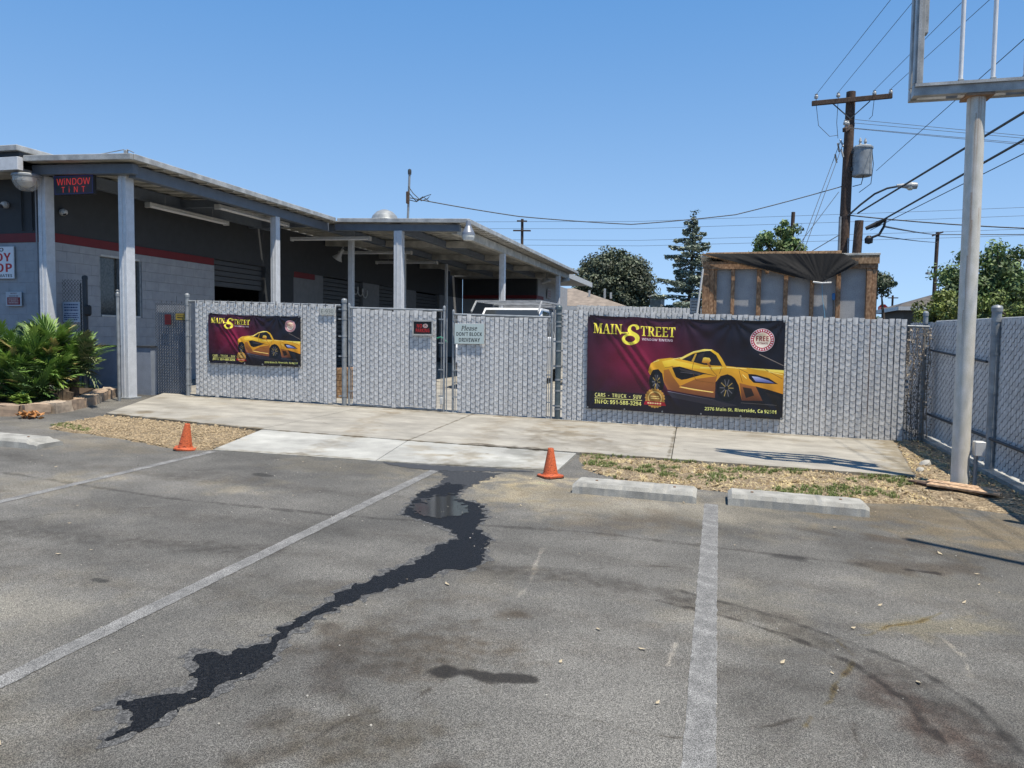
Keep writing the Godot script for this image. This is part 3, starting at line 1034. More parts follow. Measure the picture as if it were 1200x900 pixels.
	struct("water_pool", soaked(pairs([-2.5, 6.05, -2.25, 5.75, -1.98, 5.85, -1.9, 6.15, -2.1, 6.5, -2.3, 6.75, -2.5, 6.5]), 0.02, 0.16, 0.005, 66, -0.3), still)
	# damp film where it leaves the drive
	struct("damp_patch", soaked(pairs([-3.5, 7.90, -3.2, 7.74, -2.85, 7.70, -2.3, 7.9, -1.9, 8.06, -2.4, 8.05, -3.0, 7.95]), 0.02, 0.07, 0.0035, 63), mat(Color(0.075, 0.073, 0.07), 0.6, "worn", 3.0))
	# mow kerb under the side fence
	g = Geo.new()
	g.quad(W(2.99, 4.0, 0.06), W(3.25, 4.0, 0.06), W(3.25, 13.2, 0.06), W(2.99, 13.2, 0.06), Vector3.UP)
	g.quad(W(2.99, 4.0, -0.1), W(2.99, 4.0, 0.06), W(2.99, 13.2, 0.06), W(2.99, 13.2, -0.1), Vector3.LEFT)
	g.quad(W(3.25, 4.0, -0.1), W(3.25, 4.0, 0.06), W(3.25, 13.2, 0.06), W(3.25, 13.2, -0.1), Vector3.RIGHT)
	g.quad(W(2.99, 4.0, -0.1), W(3.25, 4.0, -0.1), W(3.25, 4.0, 0.06), W(2.99, 4.0, 0.06), Vector3.BACK)
	struct("fence_kerb", g, M.concrete_grey)
	# dead leaves and grit blown over the lot
	var flat_leaf := dry_leaf_mesh()
	spots = []
	for k in 80:
		spots.append(spun(W(rng.randf_range(-8, 3.0), rng.randf_range(1.8, 7.8), 0.006), rng.randf_range(0.015, 0.05), 0.2))
	for k in 160:
		var q := random_in(dirt)
		spots.append(spun(W(q.x, q.y, 0.025), rng.randf_range(0.03, 0.09), 0.5))
	scatter(self, "fallen_leaves", flat_leaf, mat(Color(0.40, 0.33, 0.22), 0.8), spots)
	spots = []
	for k in 420:
		spots.append(spun(W(rng.randf_range(-8, 3.0), rng.randf_range(1.6, 7.6), 0.003), rng.randf_range(0.004, 0.013)))
	scatter(self, "grit", stone, mat(Color(0.33, 0.31, 0.27), 0.9), spots)

# ---------------------------------------------------------------- fences
func slat_mesh(tall: float, wide: float) -> ArrayMesh:
	# a hollow plastic slat: bowed front, flat back; width along x, facing z
	var g := Geo.new()
	var n := 4
	var pr := []
	for k in n + 1:
		var t := float(k) / n * 2.0 - 1.0
		pr.append([Vector3(t * wide * 0.5, 0, 0.004 * (1.0 - t * t * t * t) - 0.001), Vector3(t * 0.15, 0, 1).normalized()])
	var up := Vector3(0, tall, 0)
	for k in n:
		var a = pr[k]
		var b = pr[k + 1]
		g.tri(a[0], b[0], b[0] + up, a[1], b[1], b[1])
		g.tri(a[0], b[0] + up, a[0] + up, a[1], b[1], a[1])
		g.flat3(a[0] + up, b[0] + up, Vector3(0, tall, -0.004), Vector3.UP)
	var l := Vector3(-wide * 0.5, 0, -0.004)
	var r := Vector3(wide * 0.5, 0, -0.004)
	g.quad(l, r, r + up, l + up, Vector3.FORWARD)
	return g.mesh()

func slatted(root: Node3D, x: float, d: float, dir: Vector3, length: float, h0: float, h1: float, pitch: float, rail: bool, weave := true) -> void:
	# slats woven into chain link, from (x, d) along dir; slats are parts, the wire is one part
	var nrm := dir.cross(Vector3.UP)
	var n := int(length / pitch)
	var slat := slat_mesh(h1 - h0, pitch * 0.90)
	var wire := Geo.new()
	var at := func(u: float, h: float, w: float) -> Vector3:
		var p := Vector3(x, 0, -d) + dir * u + nrm * w
		p.y = ground(x + dir.x * u, d - dir.z * u) + h
		return p
	for k in n:
		var u := (k + 0.5) * pitch
		var lift := rng.randf_range(-0.012, 0.012) * (2.5 if rng.randf() < 0.08 else 1.0)
		var lean := rng.randf_range(-0.002, 0.002)
		var b := Basis(dir, Vector3.UP, nrm) * Basis(Vector3.BACK, lean) * Basis(Vector3.UP, 0.15 + rng.randf_range(-0.07, 0.07))
		part(root, "slat", slat, M.slat[rng.randi() % 4], at.call(u, h0 + lift, 0.0) - root.position, b)
		if not weave:
			continue
		var step := pitch * 1.15
		var y := h0 + 0.03 + (step * 0.5 if k % 2 else 0.0)
		while y < h1 - 0.03:
			var p := [at.call(u - pitch * 0.47, y + 0.001, 0.004), at.call(u - pitch * 0.25, y - 0.008, 0.0052), at.call(u + pitch * 0.2, y - 0.004, 0.0095), at.call(u + pitch * 0.47, y + 0.014, 0.005), at.call(u + pitch * 0.5, y + step * 0.5, 0.001)]
			wire.tube(p, 0.0026, 4, false)
			y += step
		# the twisted run of wire between this slat and the next
		wire.tube([at.call(u + pitch * 0.5, h0 + 0.01, -0.001), at.call(u + pitch * 0.5, h1 - 0.01, -0.001)], 0.0034, 4, false)
		if rail and k % 2 == 0:
			# twisted wire ends standing above the rail
			wire.tube([at.call(u, h1 - 0.02, 0.012), at.call(u + 0.006, h1 + 0.045, 0.004)], [0.008, 0.006], 5)
			wire.tube([at.call(u + 0.012, h1 - 0.02, 0.012), at.call(u - 0.004, h1 + 0.04, -0.004)], [0.008, 0.006], 5)
	if weave:
		local_wire(root, wire)

func local_wire(root: Node3D, wire: Geo) -> void:
	part(root, "wire_mesh", wire, M.wire).set_meta("kind", "stuff")

func pipe(root: Node3D, called: String, a: Vector3, b: Vector3, r: float, m: Material, cap := false) -> void:
	var g := Geo.new()
	g.tube([a, b], r, 12)
	if cap:
		g.lathe(b, [Vector2(r * 1.18, -0.045), Vector2(r * 1.18, 0.0), Vector2(r * 0.9, 0.022), Vector2(0.0, 0.034)], 12)
	part(root, called, g, m)

func clamps(root: Node3D, at: Vector3, r: float, heights: Array, reach: Vector3) -> void:
	for h in heights:
		var g := Geo.new()
		g.lathe(at + Vector3(0, h, 0), [Vector2(r + 0.001, -0.014), Vector2(r + 0.006, -0.014), Vector2(r + 0.006, 0.014), Vector2(r + 0.001, 0.014)], 12)
		g.bar(at + Vector3(0, h, 0) + reach.normalized() * r, at + Vector3(0, h, 0) + reach, 0.012, 0.024)
		part(root, "clamp", g, M.steel)

func gate(called: String, label: String, x0: float, x1: float, d: float, h0: float, h1: float) -> Node3D:
	var t := thing(called, label, "gate", W(x0, d, 0))
	var r := 0.021
	pipe(t, "side_pipe", W(x0, d, h0 - 0.03), W(x0, d, h1 + 0.04), r, M.steel, true)
	pipe(t, "side_pipe", W(x1, d, h0 - 0.03), W(x1, d, h1 + 0.04), r, M.steel, true)
	pipe(t, "top_pipe", W(x0 + r, d, h1 - 0.01), W(x1 - r, d, h1 - 0.01), r * 0.9, M.steel)
	pipe(t, "bottom_pipe", W(x0 + r, d, h0), W(x1 - r, d, h0), r * 0.9, M.steel)
	slatted(t, x0 + 0.08, d - 0.025, Vector3.RIGHT, x1 - x0 - 0.14, h0 + 0.02, h1 - 0.03, 0.0815, false)
	for x in [x0 + 0.045, x1 - 0.045]:
		pipe(t, "tension_bar", W(x, d - 0.012, h0 + 0.03), W(x, d - 0.012, h1 - 0.03), 0.006, M.steel)
	for h in [0.3, 0.75, 1.2, 1.6]:
		var g := Geo.new()
		g.bar(W(x0, d - 0.024, h), W(x0 + 0.09, d - 0.02, h), 0.006, 0.022)
		g.bar(W(x1, d - 0.024, h), W(x1 - 0.09, d - 0.02, h), 0.006, 0.022)
		part(t, "band", g, M.steel)
	return t

func build_fences() -> void:
	var D := 12.61
	# left section
	var t := thing("slatted_fence", "grey slatted chain-link fence section behind the smaller car banner, left of the gates", "fence", W(-9.5, D))
	slatted(t, -9.34, D - 0.03, Vector3.RIGHT, 2.90, 0.06, 1.78, 0.0815, true)
	pipe(t, "post", W(-9.53, D, -0.05), W(-9.53, D, 1.90), 0.038, M.steel, true)
	pipe(t, "post", W(-6.35, D, -0.05), W(-6.35, D, 1.88), 0.043, M.steel, true)
	pipe(t, "top_rail", W(-9.49, D, 1.785), W(-6.40, D, 1.785), 0.019, M.steel)
	pipe(t, "tension_bar", W(-9.455, D - 0.02, 0.1), W(-9.455, D - 0.02, 1.75), 0.007, M.steel)
	clamps(t, W(-9.53, D), 0.038, [0.25, 0.55, 0.85, 1.15, 1.45, 1.72], Vector3(0.09, 0, 0.01))
	clamps(t, W(-6.35, D), 0.043, [0.2, 0.9, 1.25, 1.55, 1.72], Vector3(-0.1, 0, 0.015))
	# narrow shaded return between the canopy post and the fence
	t = thing("chain_link_panel", "short blue-grey chain-link panel between the canopy post and the first fence post", "fence", W(-10.3, 12.75))
	var net := Geo.new()
	for c in 13:
		for k in 32:
			var u := -10.34 + c * 0.0535
			var y := 0.03 + k * 0.0535
			net.tube([W(u, 12.75, y), W(u + 0.0268, 12.747, y + 0.0268), W(u, 12.75, y + 0.0535)], 0.0036, 4, false)
			net.tube([W(u + 0.0535, 12.754, y), W(u + 0.0268, 12.757, y + 0.0268), W(u + 0.0535, 12.754, y + 0.0535)], 0.0036, 4, false)
	part(t, "wire_mesh", net, M.dark_wire).set_meta("kind", "stuff")
	net = Geo.new()
	net.slab(-10.34, -9.64, ground(-10, 12.8) + 0.02, ground(-10, 12.8) + 1.70, 12.79, 12.80)
	part(t, "privacy_sheet", net, mat(Color(0.40, 0.44, 0.51), 0.8, "fine", 2.0, "soft", 1.0))
	pipe(t, "post", W(-9.63, 12.74, 0.0), W(-9.63, 12.74, 1.80), 0.022, M.steel, true)
	for k in 5:
		var g := Geo.new()
		var p := W(-10.2 + k * 0.11, 12.75, 1.74)
		g.tube([p, p + Vector3(0.01, 0.04 + 0.09 * float(k == 3), 0)], 0.004, 5)
		part(t, "wire_end", g, M.dark_wire)
	# the two gate leaves
	gate("gate", "left slatted gate leaf carrying the red and black NO PARKING sign", -6.255, -4.50, D, 0.06, 1.76)
	var right := gate("gate", "right slatted gate leaf carrying the pale Please don't block driveway sign", -4.335, -2.635, D, 0.03, 1.70)
	pipe(right, "drop_rod", W(-4.44, D - 0.03, -0.02), W(-4.44, D - 0.03, 1.62), 0.009, M.steel)
	var gl := Geo.new()
	gl.box(W(-4.52, D - 0.05, 0.22), Vector3(0.05, 0.12, 0.05), Basis(), 0.008)
	part(right, "latch", gl, M.white)
	# long right section
	t = thing("slatted_fence", "long grey slatted chain-link fence section behind the large car banner, right of the gates", "fence", W(-2.5, D))
	slatted(t, -2.45, D - 0.03, Vector3.RIGHT, 5.17, 0.035, 1.815, 0.0822, false)
	pipe(t, "post", W(-2.53, D, -0.05), W(-2.53, D, 1.86), 0.047, mat(Color(0.16, 0.21, 0.23), 0.45, "fine", 2.0, "blotch", 1.3, 0.3), true)
	clamps(t, W(-2.53, D), 0.047, [0.2, 0.5, 0.68, 1.15, 1.55, 1.62, 1.75], Vector3(0.1, 0, 0.015))
	clamps(t, W(-2.53, D), 0.047, [0.25, 0.9, 1.3], Vector3(-0.1, 0, 0.0))
	pipe(t, "rail", W(-2.48, D + 0.03, 1.72), W(2.95, D + 0.03, 1.72), 0.018, M.steel)
	pipe(t, "post", W(0.2, D + 0.06, -0.05), W(0.2, D + 0.06, 1.74), 0.03, M.steel)
	# the loose end of the mesh, slats showing edge-on past the last full slat
	for k in 5:
		var g := Geo.new()
		var u := 2.735 + 0.03 * k
		for j in 20:
			g.tube([W(u, D - 0.02 + 0.03 * k, 0.06 + j * 0.088), W(u + 0.025, D + 0.0 + 0.03 * k, 0.11 + j * 0.088), W(u, D - 0.02 + 0.03 * k, 0.148 + j * 0.088)], 0.0035, 4, false)
		part(t, "loose_wire", g, M.wire)
	# side fence towards the camera
	t = thing("slatted_fence", "shaded slatted chain-link fence running toward the camera behind the white sign pole", "fence", W(3.12, 13.1))
	slatted(t, 3.12, 14.6, Vector3(0, 0, 1), 9.1, 0.08, 1.80, 0.083, false)
	pipe(t, "top_rail", W(3.15, 13.05, 1.80), W(3.15, 5.4, 1.80), 0.02, M.fascia)
	pipe(t, "rail", W(3.06, 13.05, 0.42), W(3.06, 5.4, 0.42), 0.018, M.dark_wire)
	pipe(t, "rail", W(3.06, 13.05, 1.38), W(3.06, 10.4, 1.30), 0.016, M.dark_wire)
	for q in [[2.98, 13.0, 0.035], [3.08, 10.2, 0.052], [3.08, 7.2, 0.045]]:
		pipe(t, "post", W(q[0], q[1], -0.05), W(q[0], q[1], 1.93), q[2], M.steel, true)
		clamps(t, W(q[0], q[1]), q[2], [0.35, 0.55, 0.95, 1.4, 1.62, 1.78], Vector3(0.06, 0, 0.06))
	# dead creeper in the open mesh of the corner
	var vine := Geo.new()
	vine.has_col = true
	for k in 800:
		var p := W(rng.randf_range(2.70, 3.06), rng.randf_range(12.78, 13.05), 0.05 + rng.randf() * 1.68)
		leaf_card(vine, p, rng.randf_range(0.01, 0.026), Vector3.BACK, Color(0.27, 0.23, 0.18) * rng.randf_range(0.6, 1.4))
	var creeper := thing("dead_creeper", "brown dead creeper in the open mesh at the corner of the two fences", "creeper", W(2.9, 12.9))
	part(creeper, "leaves", vine, leaf_mat(Color(1, 1, 1), 0.1))
	for k in 9:
		vine = Geo.new()
		var x := 2.72 + k * 0.04
		vine.tube([W(x, 12.9, 0.0), W(x + rng.randf_range(-0.05, 0.05), 12.92, 0.6), W(x + rng.randf_range(-0.06, 0.06), 12.88, 1.2), W(x + rng.randf_range(-0.06, 0.06), 12.9, 1.7)], 0.006, 5)
		part(creeper, "stem", vine, mat(Color(0.24, 0.20, 0.16), 0.9))
	# a second fence far back in the yard
	t = thing("slatted_fence", "pale slatted fence far behind the yard, under the round dark tree", "fence", W(-4.8, 27.0))
	slatted(t, -4.8, 27.0, Vector3.RIGHT, 6.0, 0.1, 2.30, 0.12, false, false)
	pipe(t, "top_rail", W(-4.8, 27.03, 2.2), W(1.2, 27.03, 2.2), 0.025, M.steel)
	# open chain-link panel by the planting, its post and padlocked latch
	t = thing("chain_link_panel", "dark open chain-link panel behind the leafy shrub, beside the building corner", "fence", W(-12.0, 12.25))
	var g := Geo.new()
	var u := -12.05
	while u < -11.52:
		for k in 28:
			var y := 0.1 + k * 0.072
			g.tube([W(u, 12.25, y), W(u + 0.036, 12.25, y + 0.036), W(u, 12.25, y + 0.072)], 0.0035, 4, false)
			g.tube([W(u + 0.072, 12.256, y), W(u + 0.036, 12.256, y + 0.036), W(u + 0.072, 12.256, y + 0.072)], 0.0035, 4, false)
		u += 0.072
	part(t, "wire_mesh", g, M.dark_wire)
	pipe(t, "post", W(-11.46, 12.25, 0.0), W(-11.46, 12.25, 2.17), 0.045, M.dark_wire, true)
	pipe(t, "side_pipe", W(-11.56, 12.25, 0.05), W(-11.56, 12.25, 2.05), 0.012, M.dark_wire)
	g = Geo.new()
	g.box(W(-11.36, 12.2, 1.55), Vector3(0.13, 0.2, 0.1), Basis(), 0.03)
	part(t, "latch", g, M.black)
	# thin standing pipe in front of the canopy post
	t = thing("bollard_pipe", "thin galvanised standing pipe with rounded cap in front of the nearer canopy post", "bollard", W(-10.05, 11.46))
	pipe(t, "pipe", W(-10.05, 11.46, -0.02), W(-10.05, 11.46, 1.86), 0.027, M.steel)
	g = Geo.new()
	g.lathe(W(-10.05, 11.46, 1.86), [Vector2(0.032, -0.05), Vector2(0.032, 0.0), Vector2(0.022, 0.02), Vector2(0.022, 0.035), Vector2(0.03, 0.05), Vector2(0.0, 0.07)], 12)
	part(t, "cap", g, M.steel)

# ---------------------------------------------------------------- banners and signs
func banner_art() -> StandardMaterial3D:
	var w := 2000
	var h := 1000
	var im := canvas(w, h, Color(0.075, 0.065, 0.11))
	# printed background: a wine-red glow on near black
	for y in range(0, h, 10):
		for x in range(0, w, 10):
			var q := Vector2((x - 540) / 620.0, (y - 430) / 470.0)
			var a := exp(-q.length_squared() * 1.15)
			var c := Color(0.07, 0.06, 0.10).lerp(Color(0.50, 0.05, 0.20), a * 0.92)
			if y > 800:
				c = c.lerp(Color(0.06, 0.06, 0.09), 0.6)
			im.fill_rect(Rect2i(x, y, 10, 10), c)
	# floor reflections
	stroke(im, Vector2(853, 768), Vector2(1344, 838), 5, Color(0.5, 0.5, 0.55))
	fill_poly(im, pairs([850, 770, 1340, 836, 1560, 880, 1400, 905, 900, 830]), Color(0.17, 0.15, 0.18))
	stroke(im, Vector2(1592, 852), Vector2(1940, 858), 4, Color(0.4, 0.38, 0.36))
	stroke(im, Vector2(1756, 343), Vector2(1995, 455), 7, Color(0.55, 0.5, 0.45))
	var gold := Color(0.93, 0.74, 0.16)
	var amber := Color(0.80, 0.50, 0.13)
	var body := pairs([655, 537, 675, 483, 747, 435, 874, 415, 965, 420, 1035, 375, 1105, 337, 1211, 308, 1291, 309, 1355, 348, 1393, 401, 1435, 477, 1538, 487, 1643, 489, 1816, 494, 1999, 499, 1999, 742, 1889, 712, 1731, 676, 1803, 821, 1600, 829, 1565, 675, 1527, 604, 1454, 562, 1385, 584, 1335, 651, 1334, 813, 1090, 784, 852, 751, 812, 678, 794, 586, 751, 541, 697, 553, 671, 611, 651, 574])
	fill_poly(im, ellipse(739, 668, 78, 136), Color(0.04, 0.04, 0.05))
	fill_poly(im, body, gold, amber)
	fill_poly(im, pairs([788, 456, 893, 429, 966, 448, 1220, 491, 1433, 490, 1328, 523, 1114, 515, 896, 497, 824, 529]), Color(0.97, 0.84, 0.30), gold)
	fill_poly(im, pairs([807, 548, 861, 536, 901, 609, 978, 707, 1137, 624, 1349, 586, 1335, 651, 1334, 813, 1090, 784, 852, 751, 812, 678]), Color(0.72, 0.45, 0.16), Color(0.45, 0.26, 0.15))
	fill_poly(im, pairs([1573, 648, 1670, 670, 1731, 676, 1803, 821, 1600, 829]), Color(0.66, 0.40, 0.16), Color(0.36, 0.20, 0.13))
	fill_poly(im, pairs([978, 707, 1142, 731, 1318, 748, 1319, 759, 1125, 744, 970, 722]), Color(0.93, 0.66, 0.28))
	fill_poly(im, pairs([1643, 489, 1999, 499, 1999, 530, 1748, 506]), Color(0.98, 0.87, 0.38))
	fill_poly(im, pairs([1731, 676, 1889, 712, 1999, 742, 1999, 866, 1940, 855, 1803, 821]), Color(0.07, 0.06, 0.07))
	fill_poly(im, pairs([992, 428, 1106, 362, 1212, 328, 1274, 324, 1334, 367, 1397, 479, 1219, 473, 1110, 450]), Color(0.06, 0.06, 0.08), Color(0.15, 0.12, 0.12))
	fill_poly(im, pairs([1088, 442, 1124, 360, 1142, 359, 1110, 449]), Color(0.8, 0.62, 0.2))
	fill_poly(im, pairs([893, 516, 969, 503, 1115, 537, 1349, 586, 1224, 568, 1047, 629, 993, 641, 937, 616]), Color(0.05, 0.05, 0.06))
	stroke(im, Vector2(980, 560), Vector2(1180, 575), 5, Color(0.4, 0.38, 0.4))
	fill_poly(im, pairs([1655, 552, 1724, 554, 1856, 587, 1948, 642, 1824, 643, 1712, 640, 1666, 597]), Color(0.06, 0.06, 0.1))
	fill_poly(im, pairs([1690, 574, 1752, 578, 1857, 609, 1915, 635, 1824, 634, 1728, 625]), Color(0.75, 0.78, 0.92), Color(0.35, 0.38, 0.62))
	fill_poly(im, pairs([1239, 450, 1268, 449, 1301, 515, 1284, 519]), Color(0.66, 0.42, 0.14))
	fill_poly(im, pairs([1172, 425, 1189, 405, 1224, 394, 1269, 399, 1284, 424, 1271, 448, 1218, 455, 1182, 445]), Color(0.97, 0.86, 0.36), amber)
	fill_poly(im, pairs([965, 420, 1105, 337, 1211, 308, 1291, 309, 1291, 319, 1211, 320, 1114, 347, 992, 428]), Color(0.98, 0.88, 0.42))
	# creases, door cut, vents and reflections
	var line := Color(0.42, 0.26, 0.08)
	for q in [[1110, 452, 1096, 540], [1096, 540, 1140, 640], [1140, 640, 1325, 660], [1397, 480, 1372, 560], [1290, 520, 1350, 584], [1565, 520, 1600, 640], [1538, 490, 1655, 545], [1820, 500, 1990, 590], [820, 520, 905, 505]]:
		stroke(im, Vector2(q[0], q[1]), Vector2(q[2], q[3]), 4, line)
	for q in [[900, 428, 1030, 398], [1105, 345, 1285, 316], [1440, 492, 1640, 500], [1600, 560, 1640, 600], [1850, 520, 1990, 545], [990, 716, 1310, 756], [700, 470, 760, 445], [1180, 505, 1400, 500]]:
		stroke(im, Vector2(q[0], q[1]), Vector2(q[2], q[3]), 6, Color(1.0, 0.93, 0.55))
	fill_poly(im, pairs([1605, 690, 1690, 700, 1720, 770, 1640, 800]), Color(0.22, 0.13, 0.09), Color(0.10, 0.07, 0.06))
	fill_poly(im, pairs([1830, 735, 1960, 765, 1980, 830, 1880, 805]), Color(0.16, 0.12, 0.11), Color(0.05, 0.05, 0.06))
	fill_poly(im, pairs([1000, 425, 1085, 378, 1075, 438]), Color(0.24, 0.22, 0.24), Color(0.08, 0.07, 0.09))
	fill_poly(im, pairs([1160, 365, 1220, 345, 1190, 460, 1130, 452]), Color(0.22, 0.20, 0.21), Color(0.10, 0.09, 0.10))
	fill_poly(im, pairs([960, 520, 1110, 545, 1240, 572, 1120, 572, 985, 545]), Color(0.22, 0.20, 0.20))
	# wheels
	for wh in [[739, 678, 64, 118], [1453, 706, 104, 138]]:
		var cx: float = wh[0]
		var cy: float = wh[1]
		fill_poly(im, ellipse(cx, cy, wh[2], wh[3]), Color(0.03, 0.03, 0.04))
		fill_poly(im, ellipse(cx - 6, cy, wh[2] * 0.72, wh[3] * 0.72), Color(0.10, 0.10, 0.11))
		for k in 10:
			var a := TAU * k / 10.0
			stroke(im, Vector2(cx - 6, cy), Vector2(cx - 6 + cos(a) * wh[2] * 0.66, cy + sin(a) * wh[3] * 0.66), 9, Color(0.40, 0.39, 0.40) if k % 3 else Color(0.66, 0.55, 0.3))
		fill_poly(im, ellipse(cx - 6, cy, wh[2] * 0.16, wh[3] * 0.16), Color(0.06, 0.06, 0.07))
	# lettering
	var yellow := Color(0.96, 0.90, 0.30)
	letters(im, "MAIN", Rect2(62, 82, 305, 108), yellow, "Droid Serif", 700)
	letters(im, "TREET", Rect2(560, 92, 358, 104), yellow, "Droid Serif", 700)
	letters(im, "S", Rect2(420, 80, 132, 210), yellow, "Droid Serif", 700)
	fill_poly(im, ellipse(452, 240, 86, 62), yellow)
	fill_poly(im, ellipse(452, 236, 52, 34), Color(0.36, 0.05, 0.16))
	stroke(im, Vector2(350, 172), Vector2(430, 172), 16, yellow)
	letters(im, "WINDOW TINTING", Rect2(575, 218, 318, 26), Color(0.88, 0.82, 0.84), "Droid Sans", 700)
	letters(im, "CARS  -  TRUCK  -  SUV", Rect2(88, 828, 496, 42), Color(0.90, 0.88, 0.52))
	stroke(im, Vector2(86, 884), Vector2(590, 884), 7, Color(0.90, 0.88, 0.52))
	letters(im, "INFO: 951-588-3294", Rect2(88, 898, 496, 44), Color(0.93, 0.91, 0.5))
	letters(im, "2376 Main St. Riverside, Ca 92501", Rect2(1234, 908, 704, 42), Color(0.90, 0.90, 0.5))
	# round badges
	fill_poly(im, ellipse(1782, 198, 118, 118), Color(0.85, 0.80, 0.80))
	fill_poly(im, ellipse(1782, 198, 112, 112), Color(0.66, 0.10, 0.17))
	for k in 26:
		var a := TAU * k / 26.0
		var c := Vector2(1782, 198) + Vector2(cos(a), sin(a)) * 97
		stroke(im, c - Vector2(cos(a), sin(a)) * 9, c + Vector2(cos(a), sin(a)) * 9, 12, Color(0.92, 0.88, 0.88))
	fill_poly(im, ellipse(1782, 198, 80, 80), Color(0.95, 0.90, 0.82))
	fill_poly(im, ellipse(1782, 198, 72, 72), Color(0.90, 0.80, 0.66), Color(0.95, 0.9, 0.84))
	letters(im, "FREE", Rect2(1722, 158, 122, 52), Color(0.55, 0.07, 0.09))
	letters(im, "ESTIMATE", Rect2(1730, 222, 106, 20), Color(0.4, 0.1, 0.1))
	fill_poly(im, ellipse(724, 850, 98, 98), Color(0.62, 0.44, 0.16))
	for k in 20:
		var a := TAU * k / 20.0
		fill_poly(im, ellipse(724 + cos(a) * 94, 850 + sin(a) * 94, 12, 12, 10), Color(0.70, 0.52, 0.22))
	fill_poly(im, ellipse(724, 850, 74, 74), Color(0.84, 0.70, 0.40))
	fill_poly(im, ellipse(724, 850, 62, 62), Color(0.55, 0.38, 0.16))
	small_print(im, Rect2(676, 822, 98, 42), 2, Color(0.93, 0.82, 0.5), 5)
	fill_poly(im, pairs([622, 886, 826, 886, 840, 924, 608, 924]), Color(0.62, 0.08, 0.14))
	small_print(im, Rect2(640, 892, 170, 26), 1, Color(0.93, 0.82, 0.6), 6)
	var m := print_mat(im, 1024, 512, 0.42, 1.0)
	return m

func banner(called: String, label: String, x0: float, x1: float, h0: float, h1: float, d: float, sag: float, sd: int, m: Material) -> void:
	var t := thing(called, label, "banner", W((x0 + x1) / 2, d, h0))
	var f := FastNoiseLite.new()
	f.seed = sd
	f.frequency = 0.02
	var corners := [[0.0, 0.0], [1.0, 0.0], [0.0, 1.0], [1.0, 1.0], [0.5, 0.0], [0.28, 0.0], [0.75, 0.0]]
	var g := Geo.new()
	g.sheet(func(u: float, v: float) -> Vector3:
		var x := lerpf(x0, x1, u)
		var z := 0.010 * f.get_noise_2d(u * 160, v * 90)
		# creases fan out from the tied eyelets
		for c in corners:
			var r := Vector2((u - c[0]) * 2.0, v - c[1])
			z += 0.010 * sin(atan2(r.y, r.x) * 11.0 + sd) * exp(-r.length() * 2.4) * smoothstep(0.0, 0.12, r.length())
		# long diagonal folds on the left half
		for k in 3:
			var s := (u - 0.10 - 0.05 * k) * 1.0 - (v - 0.15) * 0.36
			z += 0.014 * exp(-s * s * 5200.0) * smoothstep(0.0, 0.2, v) * smoothstep(1.0, 0.75, v)
		var top := h1 - sag * 4.0 * u * (1.0 - u) * (1.0 - v) * 0.4 - 0.010 * absf(sin(u * PI * 4.0)) * (1.0 - v)
		var y := lerpf(top, h0 + 0.006 * sin(u * 9.0), v)
		return W(x, d, y) + Vector3(0, 0, z + 0.004), 90, 46, Vector3.BACK)
	part(t, "printed_sheet", g, m)
	g = Geo.new()
	g.sheet(func(u: float, v: float) -> Vector3: return W(lerpf(x0 + 0.01, x1 - 0.01, u), d, lerpf(h1 - 0.03, h0 + 0.02, v)) + Vector3(0, 0, -0.022), 8, 4, Vector3.FORWARD)
	part(t, "backing", g, M.black)
	for k in 12:
		var u := (k % 6) / 5.0
		var hh := (h1 - 0.02) if k < 6 else h0 + 0.02
		g = Geo.new()
		var c := W(lerpf(x0 + 0.02, x1 - 0.02, u), d, hh) + Vector3(0, 0, 0.018)
		g.lathe(c, [Vector2(0.006, 0.004), Vector2(0.012, 0.004), Vector2(0.014, 0.0), Vector2(0.006, 0.0)], 10, Basis(Vector3.RIGHT, PI / 2))
		g.tube([c, c + Vector3(0.004, 0.03 if k < 6 else -0.03, -0.02)], 0.003, 5)
		part(t, "eyelet", g, M.steel)

func plate(called: String, label: String, x0: float, x1: float, h0: float, h1: float, d: float, thick: float, face: Material, rim: Material, frame := 0.0) -> Node3D:
	# a flat sign facing the camera: body, printed face, optional frame
	var t := thing(called, label, "sign", W((x0 + x1) / 2, d, h0))
	var g := Geo.new()
	var a := W(x0, d, h0)
	var b := W(x1, d, h1)
	var c := (a + b) / 2
	g.box(c - Vector3(0, 0, thick / 2), Vector3(x1 - x0, h1 - h0, thick), Basis(), 0.003)
	part(t, "panel", g, rim)
	g = Geo.new()
	g.has_uv = true
	var e := 0.004 + frame
	g.quad(Vector3(x0 + e, c.y - (h1 - h0) / 2 + e, c.z + 0.003), Vector3(x1 - e, c.y - (h1 - h0) / 2 + e, c.z + 0.003), Vector3(x1 - e, c.y + (h1 - h0) / 2 - e, c.z + 0.003), Vector3(x0 + e, c.y + (h1 - h0) / 2 - e, c.z + 0.003), Vector3.BACK)
	part(t, "face", g, face)
	if frame > 0.0:
		for k in 4:
			g = Geo.new()
			if k < 2:
				var y: float = c.y + (h1 - h0) / 2 * (1 if k else -1)
				g.box(Vector3(c.x, y, c.z + 0.004), Vector3(x1 - x0 + frame, frame, 0.014), Basis(), 0.003)
			else:
				var x := x0 if k == 2 else x1
				g.box(Vector3(x, c.y, c.z + 0.004), Vector3(frame, h1 - h0 - frame, 0.014), Basis(), 0.003)
			part(t, "frame_side", g, M.fascia)
	return t

